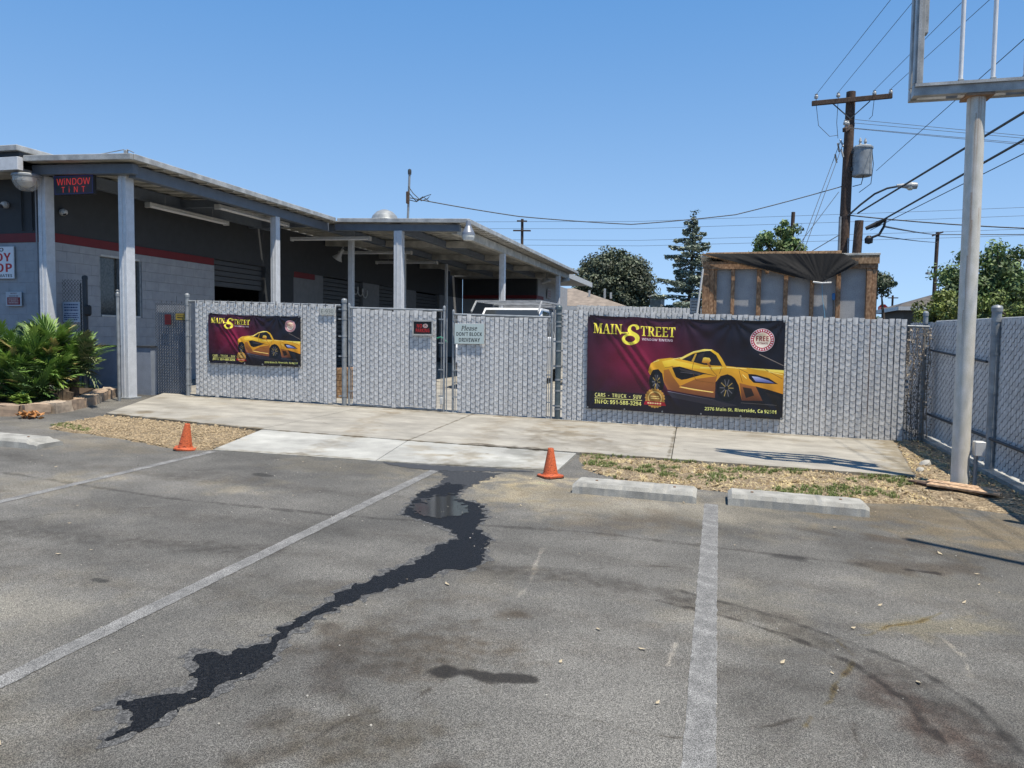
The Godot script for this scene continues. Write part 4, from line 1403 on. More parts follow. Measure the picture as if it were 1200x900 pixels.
func build_signs() -> void:
	var art := banner_art()
	banner("vinyl_banner", "large dark vinyl banner with a yellow sports car on the long right fence", -2.04, 0.96, 0.245, 1.752, 12.54, 0.05, 3, art)
	banner("vinyl_banner", "smaller dark vinyl banner with a yellow sports car on the left fence", -9.03, -7.16, 0.668, 1.582, 12.54, 0.04, 8, art)
	# red on black NO PARKING
	var im := canvas(640, 480, Color(0.03, 0.03, 0.035))
	var red := Color(0.80, 0.10, 0.10)
	letters(im, "NO", Rect2(90, 60, 210, 170), red, "Droid Sans", 800)
	letters(im, "PARKING", Rect2(50, 270, 540, 170), red, "Droid Sans", 800)
	fill_poly(im, ellipse(430, 145, 100, 95), Color(0.85, 0.82, 0.8))
	fill_poly(im, ellipse(430, 145, 76, 72), Color(0.72, 0.1, 0.1))
	fill_poly(im, ellipse(430, 145, 62, 58), Color(0.85, 0.82, 0.8))
	letters(im, "P", Rect2(398, 100, 62, 90), Color(0.05, 0.05, 0.05))
	stroke(im, Vector2(380, 95), Vector2(482, 196), 18, Color(0.72, 0.1, 0.1))
	plate("sign", "black NO PARKING sign with red letters in a silver frame on left gate leaf", -5.04, -4.685, 1.325, 1.565, 12.545, 0.008, print_mat(im, 320, 240), M.black, 0.028)
	# pale driveway sign
	im = canvas(1040, 780, Color(0.82, 0.88, 0.87))
	var ink := Color(0.05, 0.06, 0.07)
	letters(im, "Please", Rect2(220, 70, 560, 200), ink, "Droid Serif", 700, 0.18)
	letters(im, "DON'T BLOCK", Rect2(60, 330, 910, 150), ink, "Droid Sans", 700)
	letters(im, "DRIVEWAY", Rect2(150, 555, 750, 155), ink, "Droid Sans", 700)
	plate("sign", "pale white sign reading Please don't block driveway on right gate leaf", -4.292, -3.772, 1.205, 1.545, 12.545, 0.006, print_mat(im, 520, 390), M.white)
	# small fence number plate
	im = canvas(440, 200, Color(0.80, 0.81, 0.78))
	letters(im, "E-930", Rect2(40, 40, 350, 120), Color(0.28, 0.29, 0.30), "Droid Sans", 500)
	plate("sign", "small pale number plate wired to the top of the left fence", -6.79, -6.49, 1.612, 1.735, 12.55, 0.004, print_mat(im, 220, 100), M.white)
	# warning signs on the shaded panel
	im = canvas(200, 320, Color(0.42, 0.05, 0.07))
	small_print(im, Rect2(20, 40, 160, 110), 3, Color(0.30, 0.03, 0.05), 3)
	im.fill_rect(Rect2i(20, 180, 160, 110), Color(0.33, 0.06, 0.08))
	plate("sign", "small dark red sign on the short blue-grey chain-link panel", -10.1, -9.955, 1.335, 1.53, 12.71, 0.004, print_mat(im, 100, 160), M.black)
	im = canvas(320, 200, Color(0.66, 0.58, 0.24))
	letters(im, "PRIVATE", Rect2(40, 40, 240, 50), Color(0.1, 0.09, 0.05))
	stroke(im, Vector2(50, 130), Vector2(270, 140), 34, Color(0.12, 0.11, 0.07))
	plate("sign", "small yellow sign with black bars on the short blue-grey chain-link panel", -9.86, -9.655, 1.43, 1.555, 12.71, 0.004, print_mat(im, 160, 100), M.black)
	# notice on the chain-link panel
	im = canvas(480, 460, Color(0.78, 0.82, 0.88))
	small_print(im, Rect2(30, 30, 420, 190), 3, Color(0.12, 0.2, 0.45), 11)
	small_print(im, Rect2(30, 240, 420, 190), 4, Color(0.12, 0.2, 0.45), 12)
	plate("sign", "white notice with rows of small blue print on the open chain-link panel", -11.93, -11.53, 1.32, 1.70, 12.20, 0.004, print_mat(im, 240, 230), M.white)
	# wall signs left of the door
	im = canvas(1810, 1220, Color(0.86, 0.87, 0.88))
	im.fill_rect(Rect2i(0, 0, 1810, 18), Color(0.5, 0.52, 0.55))
	letters(im, "AUTO", Rect2(470, 60, 870, 140), Color(0.10, 0.10, 0.13))
	letters(im, "BODY", Rect2(130, 250, 1550, 330), Color(0.72, 0.05, 0.07), "Droid Sans", 900)
	letters(im, "SHOP", Rect2(100, 650, 1620, 330), Color(0.72, 0.05, 0.07), "Droid Sans", 900)
	letters(im, "FREE ESTIMATES", Rect2(90, 1060, 1630, 110), Color(0.1, 0.1, 0.14))
	plate("sign", "white AUTO BODY SHOP sign with red letters on the front wall", -13.72, -12.815, 2.09, 2.70, 12.0, 0.02, print_mat(im, 600, 404, 0.5, 1.0), M.white)
	im = canvas(360, 340, Color(0.80, 0.82, 0.85))
	letters(im, "NOTICE", Rect2(110, 20, 140, 30), Color(0.3, 0.1, 0.1))
	small_print(im, Rect2(60, 80, 240, 40), 1, Color(0.2, 0.15, 0.2), 21)
	im.fill_rect(Rect2i(30, 130, 300, 180), Color(0.55, 0.07, 0.09))
	small_print(im, Rect2(50, 150, 260, 140), 3, Color(0.85, 0.8, 0.8), 22)
	plate("sign", "small white and red notice on the front wall below the body shop sign", -13.03, -12.66, 1.585, 1.855, 12.0, 0.005, print_mat(im, 180, 170), M.white)
	# sign on the far wing's side wall, facing the yard
	im = canvas(240, 200, Color(0.62, 0.58, 0.58))
	small_print(im, Rect2(20, 20, 200, 160), 3, Color(0.55, 0.25, 0.25), 31)
	var t := thing("sign", "small pale sign high on the side wall of the far wing", "sign", V(-8.27, 3.65, 38.7))
	var g := Geo.new()
	g.slab(-8.30, -8.27, 3.50, 3.95, 38.3, 39.2)
	part(t, "panel", g, M.white)
	g = Geo.new()
	g.has_uv = true
	g.quad(V(-8.267, 3.51, 38.32), V(-8.267, 3.51, 39.18), V(-8.267, 3.94, 39.18), V(-8.267, 3.94, 38.32), Vector3.RIGHT)
	part(t, "face", g, print_mat(im, 120, 100))
	# lit window-tint sign hung under the front beam
	im = canvas(900, 420, Color(0.02, 0.02, 0.05))
	var glow := canvas(900, 420, Color(0, 0, 0))
	var blue := Color(0.10, 0.08, 0.55)
	for k in 60:
		for e in 2:
			glow.fill_rect(Rect2i(10 + k * 15, 12 + e * 384, 9, 12), blue)
	for k in 26:
		for e in 2:
			glow.fill_rect(Rect2i(12 + e * 862, 12 + k * 15, 12, 9), blue)
	var lit := Color(1.0, 0.22, 0.12)
	letters(glow, "WiNDOW", Rect2(60, 60, 770, 150), lit, "Droid Sans", 400)
	letters(glow, "T  i  N  T", Rect2(170, 245, 540, 130), lit, "Droid Sans", 400)
	var led := print_mat(im, 450, 210, 0.4)
	led.emission_enabled = true
	led.emission_texture = print_texture(glow, 450, 210)
	led.emission_operator = BaseMaterial3D.EMISSION_OP_MULTIPLY
	led.emission = Color(1, 1, 1)
	led.emission_energy_multiplier = 0.3
	t = thing("led_sign", "lit WINDOW TINT sign with orange letters hung under the front canopy beam", "sign", V(-11.2, 4.02, 11.72))
	g = Geo.new()
	g.slab(-11.60, -10.74, 3.98, 4.335, 11.73, 11.80, 0.01)
	part(t, "case", g, M.black)
	g = Geo.new()
	g.has_uv = true
	g.quad(V(-11.59, 3.99, 11.725), V(-10.75, 3.99, 11.725), V(-10.75, 4.325, 11.725), V(-11.59, 4.325, 11.725), Vector3.BACK)
	part(t, "lit_face", g, led)
	for x in [-11.45, -10.9]:
		pipe(t, "hanger", V(x, 4.335, 11.82), V(x, 4.5, 11.82), 0.008, M.steel)
	var lamp := OmniLight3D.new()
	lamp.name = "led_sign_light"
	lamp.light_color = Color(1.0, 0.3, 0.2)
	lamp.light_energy = 0.01
	lamp.omni_range = 6.0
	lamp.omni_attenuation = 2.0
	lamp.light_size = 0.2
	lamp.shadow_enabled = true
	lamp.position = Vector3(0.03, 0.18, 0.08)
	t.add_child(lamp)

# ---------------------------------------------------------------- things on the lot
func cone(x: float, d: float, turn: float, lean: float, label: String) -> void:
	var t := thing("traffic_cone", label, "traffic cone", W(x, d, 0.002), "orange cones at the drive's corners")
	t.rotation.z = -lean
	var b := Basis(Vector3.UP, turn)
	var g := Geo.new()
	var pl := pairs([-0.115, -0.075, -0.075, -0.115, 0.075, -0.115, 0.115, -0.075, 0.115, 0.075, 0.075, 0.115, -0.075, 0.115, -0.115, 0.075])
	g.prism(pl, 0.0, 0.022, Transform3D(b * Basis(Vector3.RIGHT, -PI / 2), Vector3.ZERO))
	local(t, "base", g, M.cone)
	g = Geo.new()
	g.lathe(Vector3.ZERO, [Vector2(0.092, 0.018), Vector2(0.082, 0.028), Vector2(0.076, 0.04), Vector2(0.030, 0.292), Vector2(0.026, 0.300), Vector2(0.018, 0.300), Vector2(0.018, 0.27), Vector2(0.0, 0.27)], 28)
	var im := canvas(128, 128, Color(1, 1, 1))
	for k in 46:
		var q := Vector2(rng.randf() * 128, 128 - absf(rng.randfn()) * 46)
		stroke(im, q, q + Vector2(rng.randf_range(-9, 9), rng.randf_range(-5, 5)), rng.randf_range(1, 5), Color(1, 1, 1).lerp(Color(0.30, 0.26, 0.25), rng.randf_range(0.15, 0.75)))
	g.has_uv = true
	for p in g.v:
		g.uv2.push_back(Vector2(atan2(p.x, p.z) / TAU + 0.5, 1.0 - clampf(p.y / 0.3, 0, 1)))
	var scuffed := mat(Color(0.88, 0.18, 0.055), 0.65, "worn", 2.2)
	scuffed.detail_enabled = true
	scuffed.detail_albedo = texture_of(im)
	scuffed.detail_blend_mode = BaseMaterial3D.BLEND_MODE_MUL
	scuffed.detail_uv_layer = BaseMaterial3D.DETAIL_UV_2
	local(t, "body", g, scuffed)
	g = Geo.new()
	g.prism(pairs([-0.118, -0.08, -0.08, -0.118, 0.08, -0.118, 0.118, -0.08, 0.118, 0.08, 0.08, 0.118, -0.08, 0.118, -0.118, 0.08]), -0.002, 0.006, Transform3D(b * Basis(Vector3.RIGHT, -PI / 2), Vector3.ZERO))
	local(t, "base_edge", g, M.rubber)

func wheel_stop(x0: float, x1: float, d0: float, label: String, broken := false) -> void:
	var t := thing("wheel_stop", label, "wheel stop", W((x0 + x1) / 2, d0, 0.0), "concrete wheel stops at the bay ends")
	var l := x1 - x0
	var g := Geo.new()
	var hh := 0.10
	var n := 34
	var ring := []
	for k in n + 1:
		var u := float(k) / n
		var taper := 0.75 if (k == 0 or k == n) else 1.0
		var j := func(a: float) -> float: return rng.randf_range(-a, a)
		var x := lerpf(-l / 2, l / 2, u)
		var y := FALL_X * x
		if broken and k > n - 3:
			taper *= 0.75
		ring.append([Vector3(x, y - 0.02, 0.0), Vector3(x, y + hh * 0.66 * taper, -0.008 + j.call(0.006)), Vector3(x + j.call(0.004), y + hh * taper + j.call(0.003) - (0.02 if rng.randf() < 0.1 else 0.0), -0.035 + j.call(0.007)), Vector3(x, y + hh * taper + j.call(0.002), -0.33), Vector3(x, y + hh * 0.7 * taper, -0.37), Vector3(x, y - 0.02, -0.38)])
	for k in n:
		for e in 5:
			var out: Vector3 = [Vector3(0, 0.1, 1), Vector3(0, 0.6, 1), Vector3.UP, Vector3(0, 0.6, -1), Vector3.FORWARD][e]
			g.quad(ring[k][e], ring[k + 1][e], ring[k + 1][e + 1], ring[k][e + 1], out)
	for s in [0, n]:
		for e in range(1, 5):
			g.flat3(ring[s][0], ring[s][e], ring[s][e + 1], Vector3(-1 if s == 0 else 1, 0, 0))
	local(t, "bar", g, M.concrete_grey)
	for x in [-l * 0.32, l * 0.32]:
		g = Geo.new()
		g.lathe(Vector3(x, hh + 0.002 + FALL_X * x, -0.19), [Vector2(0.014, 0), Vector2(0.011, 0.006), Vector2(0, 0.007)], 10)
		local(t, "pin", g, mat(Color(0.16, 0.09, 0.05), 0.8))

func build_lot_things() -> void:
	cone(-5.87, 7.70, 0.5, 0.12, "orange traffic cone on the left, at the gravel strip's edge")
	cone(-1.64, 7.86, 0.78, 0.0, "orange traffic cone on the right, at the drive apron's corner")
	wheel_stop(-8.9, -7.24, 7.0, "chipped concrete wheel stop at the left edge of the picture", true)
	wheel_stop(-1.29, -0.16, 7.18, "concrete wheel stop left of the faded centre-right parking line")
	wheel_stop(0.115, 1.29, 7.24, "concrete wheel stop right of the faded centre-right parking line")
	# sign pole with its empty frame
	var px := 2.495
	var pd := 9.18
	var t := thing("pole_sign", "tall white sign pole with rust streaks and an empty sign frame on top", "pole sign", W(px, pd))
	var g := Geo.new()
	g.tube([W(px, pd, -0.1), W(px, pd, 1.0), W(px, pd, 2.0), W(px, pd, 3.0), V(px - 0.005, 4.06, pd)], 0.086, 24)
	var im := canvas(256, 1024, Color(1, 1, 1))
	var base := noise_image(91, 0.02, 4, FastNoiseLite.TYPE_SIMPLEX_SMOOTH, 256)
	for y in 1024:
		for x in 256:
			var n := base.get_pixel(x, y % 256).r
			im.set_pixel(x, y, Color(0.90 + 0.1 * n, 0.89 + 0.1 * n, 0.85 + 0.13 * n))
	# rust bleeding down from the cap and from chips in the paint
	var runs := [[128, 20, 300, 7], [118, 60, 420, 5], [138, 10, 160, 5], [112, 260, 640, 8], [120, 330, 560, 6], [106, 420, 760, 4], [160, 15, 90, 6], [90, 15, 110, 5], [100, 560, 700, 5], [150, 300, 380, 3], [40, 30, 300, 8], [210, 20, 200, 7]]
	for q in runs:
		var x: float = q[0]
		for y in range(q[1], q[2]):
			x += rng.randf_range(-0.25, 0.25)
			var k: float = 1.0 - float(y - q[1]) / (q[2] - q[1])
			for dx in range(-q[3], q[3] + 1):
				var a: float = k * pow(1.0 - absf(dx) / (q[3] + 1.0), 1.6) * rng.randf_range(0.2, 0.7)
				var px_ := clampi(int(x) + dx, 0, 255)
				im.set_pixel(px_, y, im.get_pixel(px_, y).lerp(Color(0.56, 0.33, 0.18), a * 0.85))
	g.has_uv = true
	for k in g.v.size():
		var p := g.v[k] - W(px, pd)
		g.uv2.push_back(Vector2(atan2(p.x, p.z) / TAU + 0.5, 1.0 - clampf(p.y / 4.1, 0.0, 1.0)))
	var pole_paint := mat(Color(0.86, 0.84, 0.79), 0.5, "fine", 2.0)
	pole_paint.detail_enabled = true
	pole_paint.detail_albedo = texture_of(im)
	pole_paint.detail_blend_mode = BaseMaterial3D.BLEND_MODE_MUL
	pole_paint.detail_uv_layer = BaseMaterial3D.DETAIL_UV_2
	part(t, "pole", g, pole_paint)
	g = Geo.new()
	g.slab(px - 0.13, px + 0.13, 4.05, 4.07, pd - 0.13, pd + 0.13)
	part(t, "cap_plate", g, mat(Color(0.35, 0.22, 0.13), 0.8, "rust", 2.0))
	var fx0 := 1.87
	var fx1 := 3.13
	var top := 5.9
	var silver := mat(Color(0.66, 0.66, 0.64), 0.45, "fine", 2.0, "blotch", 1.0, 0.1)
	for z in [-0.09, 0.09]:
		g = Geo.new()
		g.slab(fx0, fx1, 4.075, 4.20, pd + z - 0.04, pd + z + 0.04, 0.006)
		part(t, "frame_bottom", g, silver)
		g = Geo.new()
		g.slab(fx0, fx1, top, top + 0.12, pd + z - 0.04, pd + z + 0.04, 0.006)
		part(t, "frame_top", g, silver)
		for x in [fx0, fx1 - 0.085]:
			g = Geo.new()
			g.slab(x, x + 0.085, 4.203, top - 0.003, pd + z - 0.04, pd + z + 0.04, 0.006)
			part(t, "frame_side", g, silver)
	for x in [fx0 + 0.04, px, fx1 - 0.04]:
		g = Geo.new()
		g.slab(x - 0.03, x + 0.03, 4.09, 4.16, pd - 0.049, pd + 0.049)
		part(t, "frame_tie", g, silver)
	# raised lip round the open face
	g = Geo.new()
	g.slab(fx0 + 0.01, fx1 - 0.01, 4.165, 4.195, pd - 0.155, pd - 0.132)
	g.slab(fx0 + 0.02, fx0 + 0.05, 4.198, top - 0.01, pd - 0.155, pd - 0.132)
	part(t, "frame_lip", g, M.fascia)
	for x in [2.335, 2.632, 2.925]:
		g = Geo.new()
		g.tube([V(x, 4.25, pd), V(x, top - 0.05, pd)], 0.0215, 14)
		part(t, "lamp_tube", g, M.white_gloss)
		g = Geo.new()
		g.slab(x - 0.026, x + 0.026, 4.203, 4.25, pd - 0.03, pd + 0.03, 0.004)
		part(t, "lamp_socket", g, M.steel)
	g = Geo.new()
	g.slab(fx0 + 0.09, fx0 + 0.135, 4.73, 5.5, pd - 0.05, pd + 0.05, 0.006)
	part(t, "ballast_box", g, M.fascia)
	g = Geo.new()
	g.slab(2.60, 2.70, 0.37, 0.52, pd - 0.11, pd + 0.0, 0.006)
	part(t, "junction_box", g, M.white)
	pipe(t, "conduit", W(2.625, pd - 0.05, -0.02), V(2.625, 0.37, pd - 0.05), 0.02, M.steel)
	# boards lying at the pole's foot
	var boards := [[2.16, 9.02, 2.72, 8.70, 0.14, 0.065, "pale split board lying at the foot of the white sign pole, farther one"], [2.12, 8.86, 2.70, 8.56, 0.13, 0.06, "pale board lying nearest the camera at the foot of the white sign pole"], [2.02, 9.12, 2.34, 8.72, 0.10, 0.035, "dark weathered board end under the pale boards by the sign pole"]]
	for k in 3:
		var q = boards[k]
		g = Geo.new()
		var hgt: float = q[5]
		g.bar(W(q[0], q[1], hgt), W(q[2], q[3], hgt), q[4], 0.022, 0.003)
		single("board", q[6], "board", g, M.wood_dark if k == 2 else mat(Color(0.86, 0.63, 0.42), 0.8, "wood", 1.2, "soft", 2.0), W(q[0], q[1]))
	# rocks and a scrap of rag by the side fence
	var rocks := [[2.46, 10.45, 0.07, "pale broken rock in the weeds beside the sidewalk corner"], [2.3, 10.0, 0.05, "small flat pale stone on the sidewalk's right end"], [2.75, 9.9, 0.08, "small grey stone by the foot of the side fence"]]
	for q in rocks:
		g = Geo.new()
		var r: float = q[2]
		var pr := []
		for k in 7:
			var a := PI * k / 6.0
			pr.append(Vector2(sin(a) * r * rng.randf_range(0.8, 1.1), -cos(a) * r * 0.7))
		g.lathe(W(q[0], q[1], r * 0.4), pr, 7, Basis(Vector3(0.3, 0.4, 0.86).normalized(), 0.6))
		single("rock", q[3], "rock", g, M.concrete_old, W(q[0], q[1]))
	# an unseen neighbour's slim lamp post: its shadow crosses the lot on the right
	t = thing("lamp_post", "slim grey lamp post just right of the side fence's near end", "lamp post", W(3.75, 5.1))
	pipe(t, "post", W(3.75, 5.1, 0.0), W(3.75, 5.1, 7.2), 0.045, M.steel, true)
	g = Geo.new()
	g.slab(3.60, 3.9, ground(3.75, 5.1), ground(3.75, 5.1) + 0.12, 4.95, 5.25, 0.02)
	part(t, "footing", g, M.concrete_grey)

# ---------------------------------------------------------------- the shop and its canopies
func wall_run(t: Node3D, x: float, d0: float, d1: float, y0: float, y1: float, m: Material, called := "wall") -> void:
	var g := Geo.new()
	g.slab(x - 0.2, x, y0, y1, d0, d1)
	part(t, called, g, m)

func blocks_along(t: Node3D, from: Vector3, dir: Vector3, length: float, rows: int, skip: Callable, top_h := 0.0) -> void:
	# blockwork with recessed joints: one mesh per length, laid in running bond
	var meshes := {}
	var nrm := dir.cross(Vector3.UP)
	var bl := 0.40
	for r in rows + (1 if top_h > 0.0 else 0):
		var tall := 0.2 if r < rows else top_h
		var u := 0.0 if r % 2 == 0 else -bl / 2
		while u < length - 0.02:
			var a := maxf(u, 0.0)
			var e := minf(u + bl, length)
			u += bl
			if e - a < 0.05 or skip.call((a + e) / 2, r):
				continue
			var key := snappedf(e - a, 0.001) + (0.0 if r < rows else 10.0)
			if not meshes.has(key):
				var g := Geo.new()
				g.box(Vector3.ZERO, Vector3(e - a - 0.002, tall - 0.004, 0.03), Basis(), 0.001)
				meshes[key] = g.mesh()
			var c := from + dir * (a + e) / 2 + Vector3(0, r * 0.2 + tall / 2, 0) + nrm * rng.randf_range(-0.0115, -0.011)
			part(t, "block", meshes[key], M.block[rng.randi() % 3], c - t.position, Basis(dir, Vector3.UP, nrm))

func build_shop() -> void:
	var X := -12.0
	var y_red := 3.21
	var y_top := 3.375
	var roof_y := 4.52
	var t := thing("shop_building", "grey block auto shop with red stripe, dark upper walls and open bays behind the canopies", "building", V(-14.0, ground(-14, 14), 14.0))
	# side wall facing the yard: piers between openings (d from, d to, kind)
	var piers := [[12.05, 16.88, "pale"], [19.15, 20.63, "dark"], [20.63, 21.85, "pale"], [21.85, 22.40, "plain"], [25.25, 26.6, "plain"], [29.2, 30.2, "plain"], [33.0, 36.2, "plain"]]
	var far_wall := mat(Color(0.27, 0.275, 0.285), 0.8, "fine", 2.0, "soft", 0.6)
	for p in piers:
		var g0 := ground(X, p[0]) - 0.1
		if p[2] == "pale" or p[2] == "plain":
			if p[0] < 13.0:
				wall_run(t, X, p[0], 13.17, g0, y_red, M.mortar)
				wall_run(t, X, 14.37, p[1], g0, y_red, M.mortar)
				wall_run(t, X, 13.17, 14.37, g0, 1.86, M.mortar)
				wall_run(t, X, 13.17, 14.37, 3.10, y_red, M.mortar)
			else:
				wall_run(t, X, p[0], p[1], g0, y_red, far_wall)
		else:
			wall_run(t, X, p[0], p[1], g0, y_red, M.charcoal)
		if p[2] != "plain":
			var g := Geo.new()
			g.slab(X - 0.2, X + 0.018, y_red + 0.001, y_top, p[0], p[1])
			part(t, "red_stripe", g, M.stripe_red if p[2] == "pale" else M.charcoal)
		else:
			wall_run(t, X, p[0], p[1], y_red, y_top, far_wall)
	var toward := Vector3(0, 0, 1)
	blocks_along(t, Vector3(X, 0.46, -16.88), toward, 4.83, 13, func(_u: float, r: int) -> bool: return r >= 7 and r <= 12, 0.148)
	blocks_along(t, Vector3(X, 0.46, -16.88), toward, 2.51, 13, func(_u: float, r: int) -> bool: return r < 7)
	blocks_along(t, Vector3(X, 0.46, -13.17), toward, 1.12, 13, func(_u: float, r: int) -> bool: return r < 7)
	# dark upper wall over everything, headers over the bays
	wall_run(t, X, 12.05, 36.2, y_top + 0.002, roof_y, M.charcoal, "upper_wall")
	# window with frame, sill and two panes
	var g := Geo.new()
	g.slab(X - 0.1, X - 0.06, 1.9, 3.06, 13.22, 14.32)
	part(t, "window", g, mat(Color(0.20, 0.20, 0.18), 0.12, "worn", 3.0, "worn", 0.6))
	for q in [[13.17, 13.22, 1.86, 3.10], [14.32, 14.37, 1.86, 3.10], [13.74, 13.78, 1.9, 3.06]]:
		g = Geo.new()
		g.slab(X - 0.12, X + 0.01, q[2], q[3], q[0], q[1], 0.004)
		part(t, "window_frame", g, M.steel)
	for q in [[1.86, 1.90], [3.06, 3.10]]:
		g = Geo.new()
		g.slab(X - 0.12, X + 0.03, q[0], q[1], 13.222, 14.318, 0.004)
		part(t, "window_frame", g, M.white)
	# front wall, facing the lot
	var f0 := 12.05
	g = Geo.new()
	g.slab(-18.0, X - 0.2, ground(-15, 12), y_red, f0 + 0.001, f0 + 0.2)
	part(t, "wall", g, M.mortar)
	blocks_along(t, Vector3(-14.8, 0.46, -f0), Vector3.RIGHT, 2.8, 13, func(_u: float, _r: int) -> bool: return false, 0.148)
	g = Geo.new()
	g.slab(-18.0, X + 0.018, y_red + 0.001, y_top, f0 - 0.02, f0 - 0.0005)
	part(t, "red_stripe", g, M.stripe_red)
	g = Geo.new()
	g.slab(-18.0, X, y_top + 0.002, roof_y, f0 - 0.014, f0 - 0.0005)
	part(t, "upper_wall", g, M.charcoal)
	# low block wall between the planting and the shaded fence panel
	# interior, back wall and roof
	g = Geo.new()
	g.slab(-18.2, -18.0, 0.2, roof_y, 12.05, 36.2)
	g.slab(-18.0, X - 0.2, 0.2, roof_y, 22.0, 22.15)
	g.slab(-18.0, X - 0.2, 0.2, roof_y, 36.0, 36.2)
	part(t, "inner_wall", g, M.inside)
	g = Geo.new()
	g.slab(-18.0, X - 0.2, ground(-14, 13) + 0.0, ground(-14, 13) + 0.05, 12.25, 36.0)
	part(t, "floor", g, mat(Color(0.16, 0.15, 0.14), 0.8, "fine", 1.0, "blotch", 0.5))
	g = Geo.new()
	g.slab(-18.2, X - 0.003, roof_y + 0.002, roof_y + 0.14, 12.0, 36.2)
	part(t, "roof", g, M.fascia)
	# half-raised roller door on the first bay, closed ones farther on
	var shutter := mat(Color(0.085, 0.088, 0.094), 0.5, "fine", 1.0, "soft", 0.8)
	var doors := [[16.88, 19.15, 2.72, 3.62], [22.40, 25.25, 0.4, 3.55], [26.6, 29.2, 1.9, 3.5], [30.2, 33.0, 0.5, 3.5]]
	for q in doors:
		var y: float = q[2]
		while y < minf(q[3], y_top) - 0.05:
			g = Geo.new()
			g.slab(X - 0.13, X - 0.09, y, minf(y + 0.125, y_top), q[0] + 0.02, q[1] - 0.02, 0.012)
			part(t, "door_slat", g, shutter)
			y += 0.135
	# the projecting fascia over the office front
	g = Geo.new()
	g.slab(-17.0, -11.93, 4.70, 4.80, 11.28, 12.6, 0.008)
	part(t, "parapet_cap", g, M.fascia)
	g = Geo.new()
	g.slab(-17.0, -11.955, 4.60, 4.697, 11.36, 12.5)
	part(t, "parapet", g, M.charcoal)
	g = Geo.new()
	g.slab(-17.0, -11.94, 4.37, 4.598, 11.30, 11.42, 0.006)
	part(t, "fascia_board", g, M.post_paint)
	g = Geo.new()
	g.slab(-17.0, -12.0, 4.38, 4.42, 11.425, 12.03)
	part(t, "soffit", g, M.deck)
	for x in [-12.62, -12.38]:
		g = Geo.new()
		g.tube([V(x, 4.36, 12.0), V(x, 3.5, 12.0), V(x + 0.03, 3.42, 11.99)], 0.018, 8)
		part(t, "conduit", g, M.charcoal)
	g = Geo.new()
	g.tube([V(-12.28, 4.36, 12.0), V(-12.28, 0.6, 12.0)], 0.016, 8)
	part(t, "conduit", g, M.block[0])
	# rear wing: front wall, side wall with a garage opening, roof
	t = thing("shop_wing", "low rear wing across the yard with dark wall, red stripe and deep white eave", "building", V(-10.0, ground(-10, 40), 40.0))
	g = Geo.new()
	g.slab(-12.0, -8.36, 0.3, 3.36, 36.25, 36.45)
	part(t, "wall", g, M.block[2])
	g = Geo.new()
	g.slab(-12.0, -8.34, 3.362, 3.525, 36.23, 36.45)
	part(t, "red_stripe", g, M.stripe_red)
	g = Geo.new()
	g.slab(-12.0, -8.36, 3.528, 4.3, 36.24, 36.45)
	part(t, "upper_wall", g, M.charcoal)
	for q in [[36.46, 37.6, 0.3, 3.36], [40.4, 41.4, 0.3, 3.36], [42.6, 43.9, 0.3, 3.36], [37.6, 40.4, 3.0, 3.36], [41.4, 42.6, 2.6, 3.36]]:
		g = Geo.new()
		g.slab(-8.56, -8.34, q[2], q[3], q[0] + 0.001, q[1] - 0.001)
		part(t, "wall", g, M.block[1])
	g = Geo.new()
	g.slab(-8.56, -8.335, 3.362, 3.525, 36.46, 37.7)
	part(t, "red_stripe", g, M.stripe_red)
	g = Geo.new()
	g.slab(-8.56, -8.34, 3.528, 4.3, 36.46, 43.9)
	g.slab(-8.56, -8.34, 3.362, 3.526, 37.702, 43.9)
	part(t, "upper_wall", g, M.block[1])
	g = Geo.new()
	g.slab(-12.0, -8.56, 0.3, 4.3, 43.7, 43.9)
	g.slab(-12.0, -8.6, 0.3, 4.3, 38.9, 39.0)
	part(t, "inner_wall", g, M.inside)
	for k in 7:
		g = Geo.new()
		g.slab(-8.5, -8.46, 2.2 + k * 0.115, 2.305 + k * 0.115, 37.62, 40.38, 0.01)
		part(t, "door_slat", g, M.block[0])
	g = Geo.new()
	g.slab(-12.1, -6.62, 4.303, 4.34, 35.0, 41.6)
	part(t, "soffit", g, M.deck)
	g = Geo.new()
	g.slab(-12.1, -6.6, 4.342, 4.46, 34.95, 41.65)
	part(t, "roof", g, M.white)
	g = Geo.new()
	g.slab(-6.63, -6.58, 4.22, 4.47, 34.93, 41.68, 0.006)
	part(t, "eave_board", g, M.white)
	# low painted wall beside the planting
	g = Geo.new()
	g.slab(-11.98, -10.38, ground(-11, 12.7) - 0.1, 1.27, 12.66, 12.84)
	var lw := single("low_wall", "low blue-grey painted wall between the leafy shrub and the short chain-link panel", "wall", g, mat(Color(0.30, 0.34, 0.41), 0.75, "fine", 1.5, "soft", 0.7), W(-11.2, 12.75))
	g = Geo.new()
	g.slab(-12.0, -10.36, 1.272, 1.30, 12.64, 12.86)
	part(lw, "coping", g, M.charcoal)

func deck_panels(t: Node3D, x0: float, x1: float, y_of: Callable, d0: float, d1: float, wide: float) -> void:
	# metal roof decking: pans running across, each with an upstanding seam that shows as a line below
	var d := d0
	while d < d1 - 0.05:
		var e := minf(d + wide, d1)
		var g := Geo.new()
		var a := V(x0, y_of.call(x0), (d + e) / 2)
		var b := V(x1, y_of.call(x1), (d + e) / 2)
		g.bar(a + Vector3(0, 0.002 * (t.get_child_count() % 2), 0), b + Vector3(0, 0.002 * (t.get_child_count() % 2), 0), e - d + 0.02, 0.03)
		g.bar(a + Vector3(0, -0.03, -(e - d) * 0.42), b + Vector3(0, -0.03, -(e - d) * 0.42), 0.05, 0.03)
		part(t, "roof_panel", g, M.deck)
		d = e

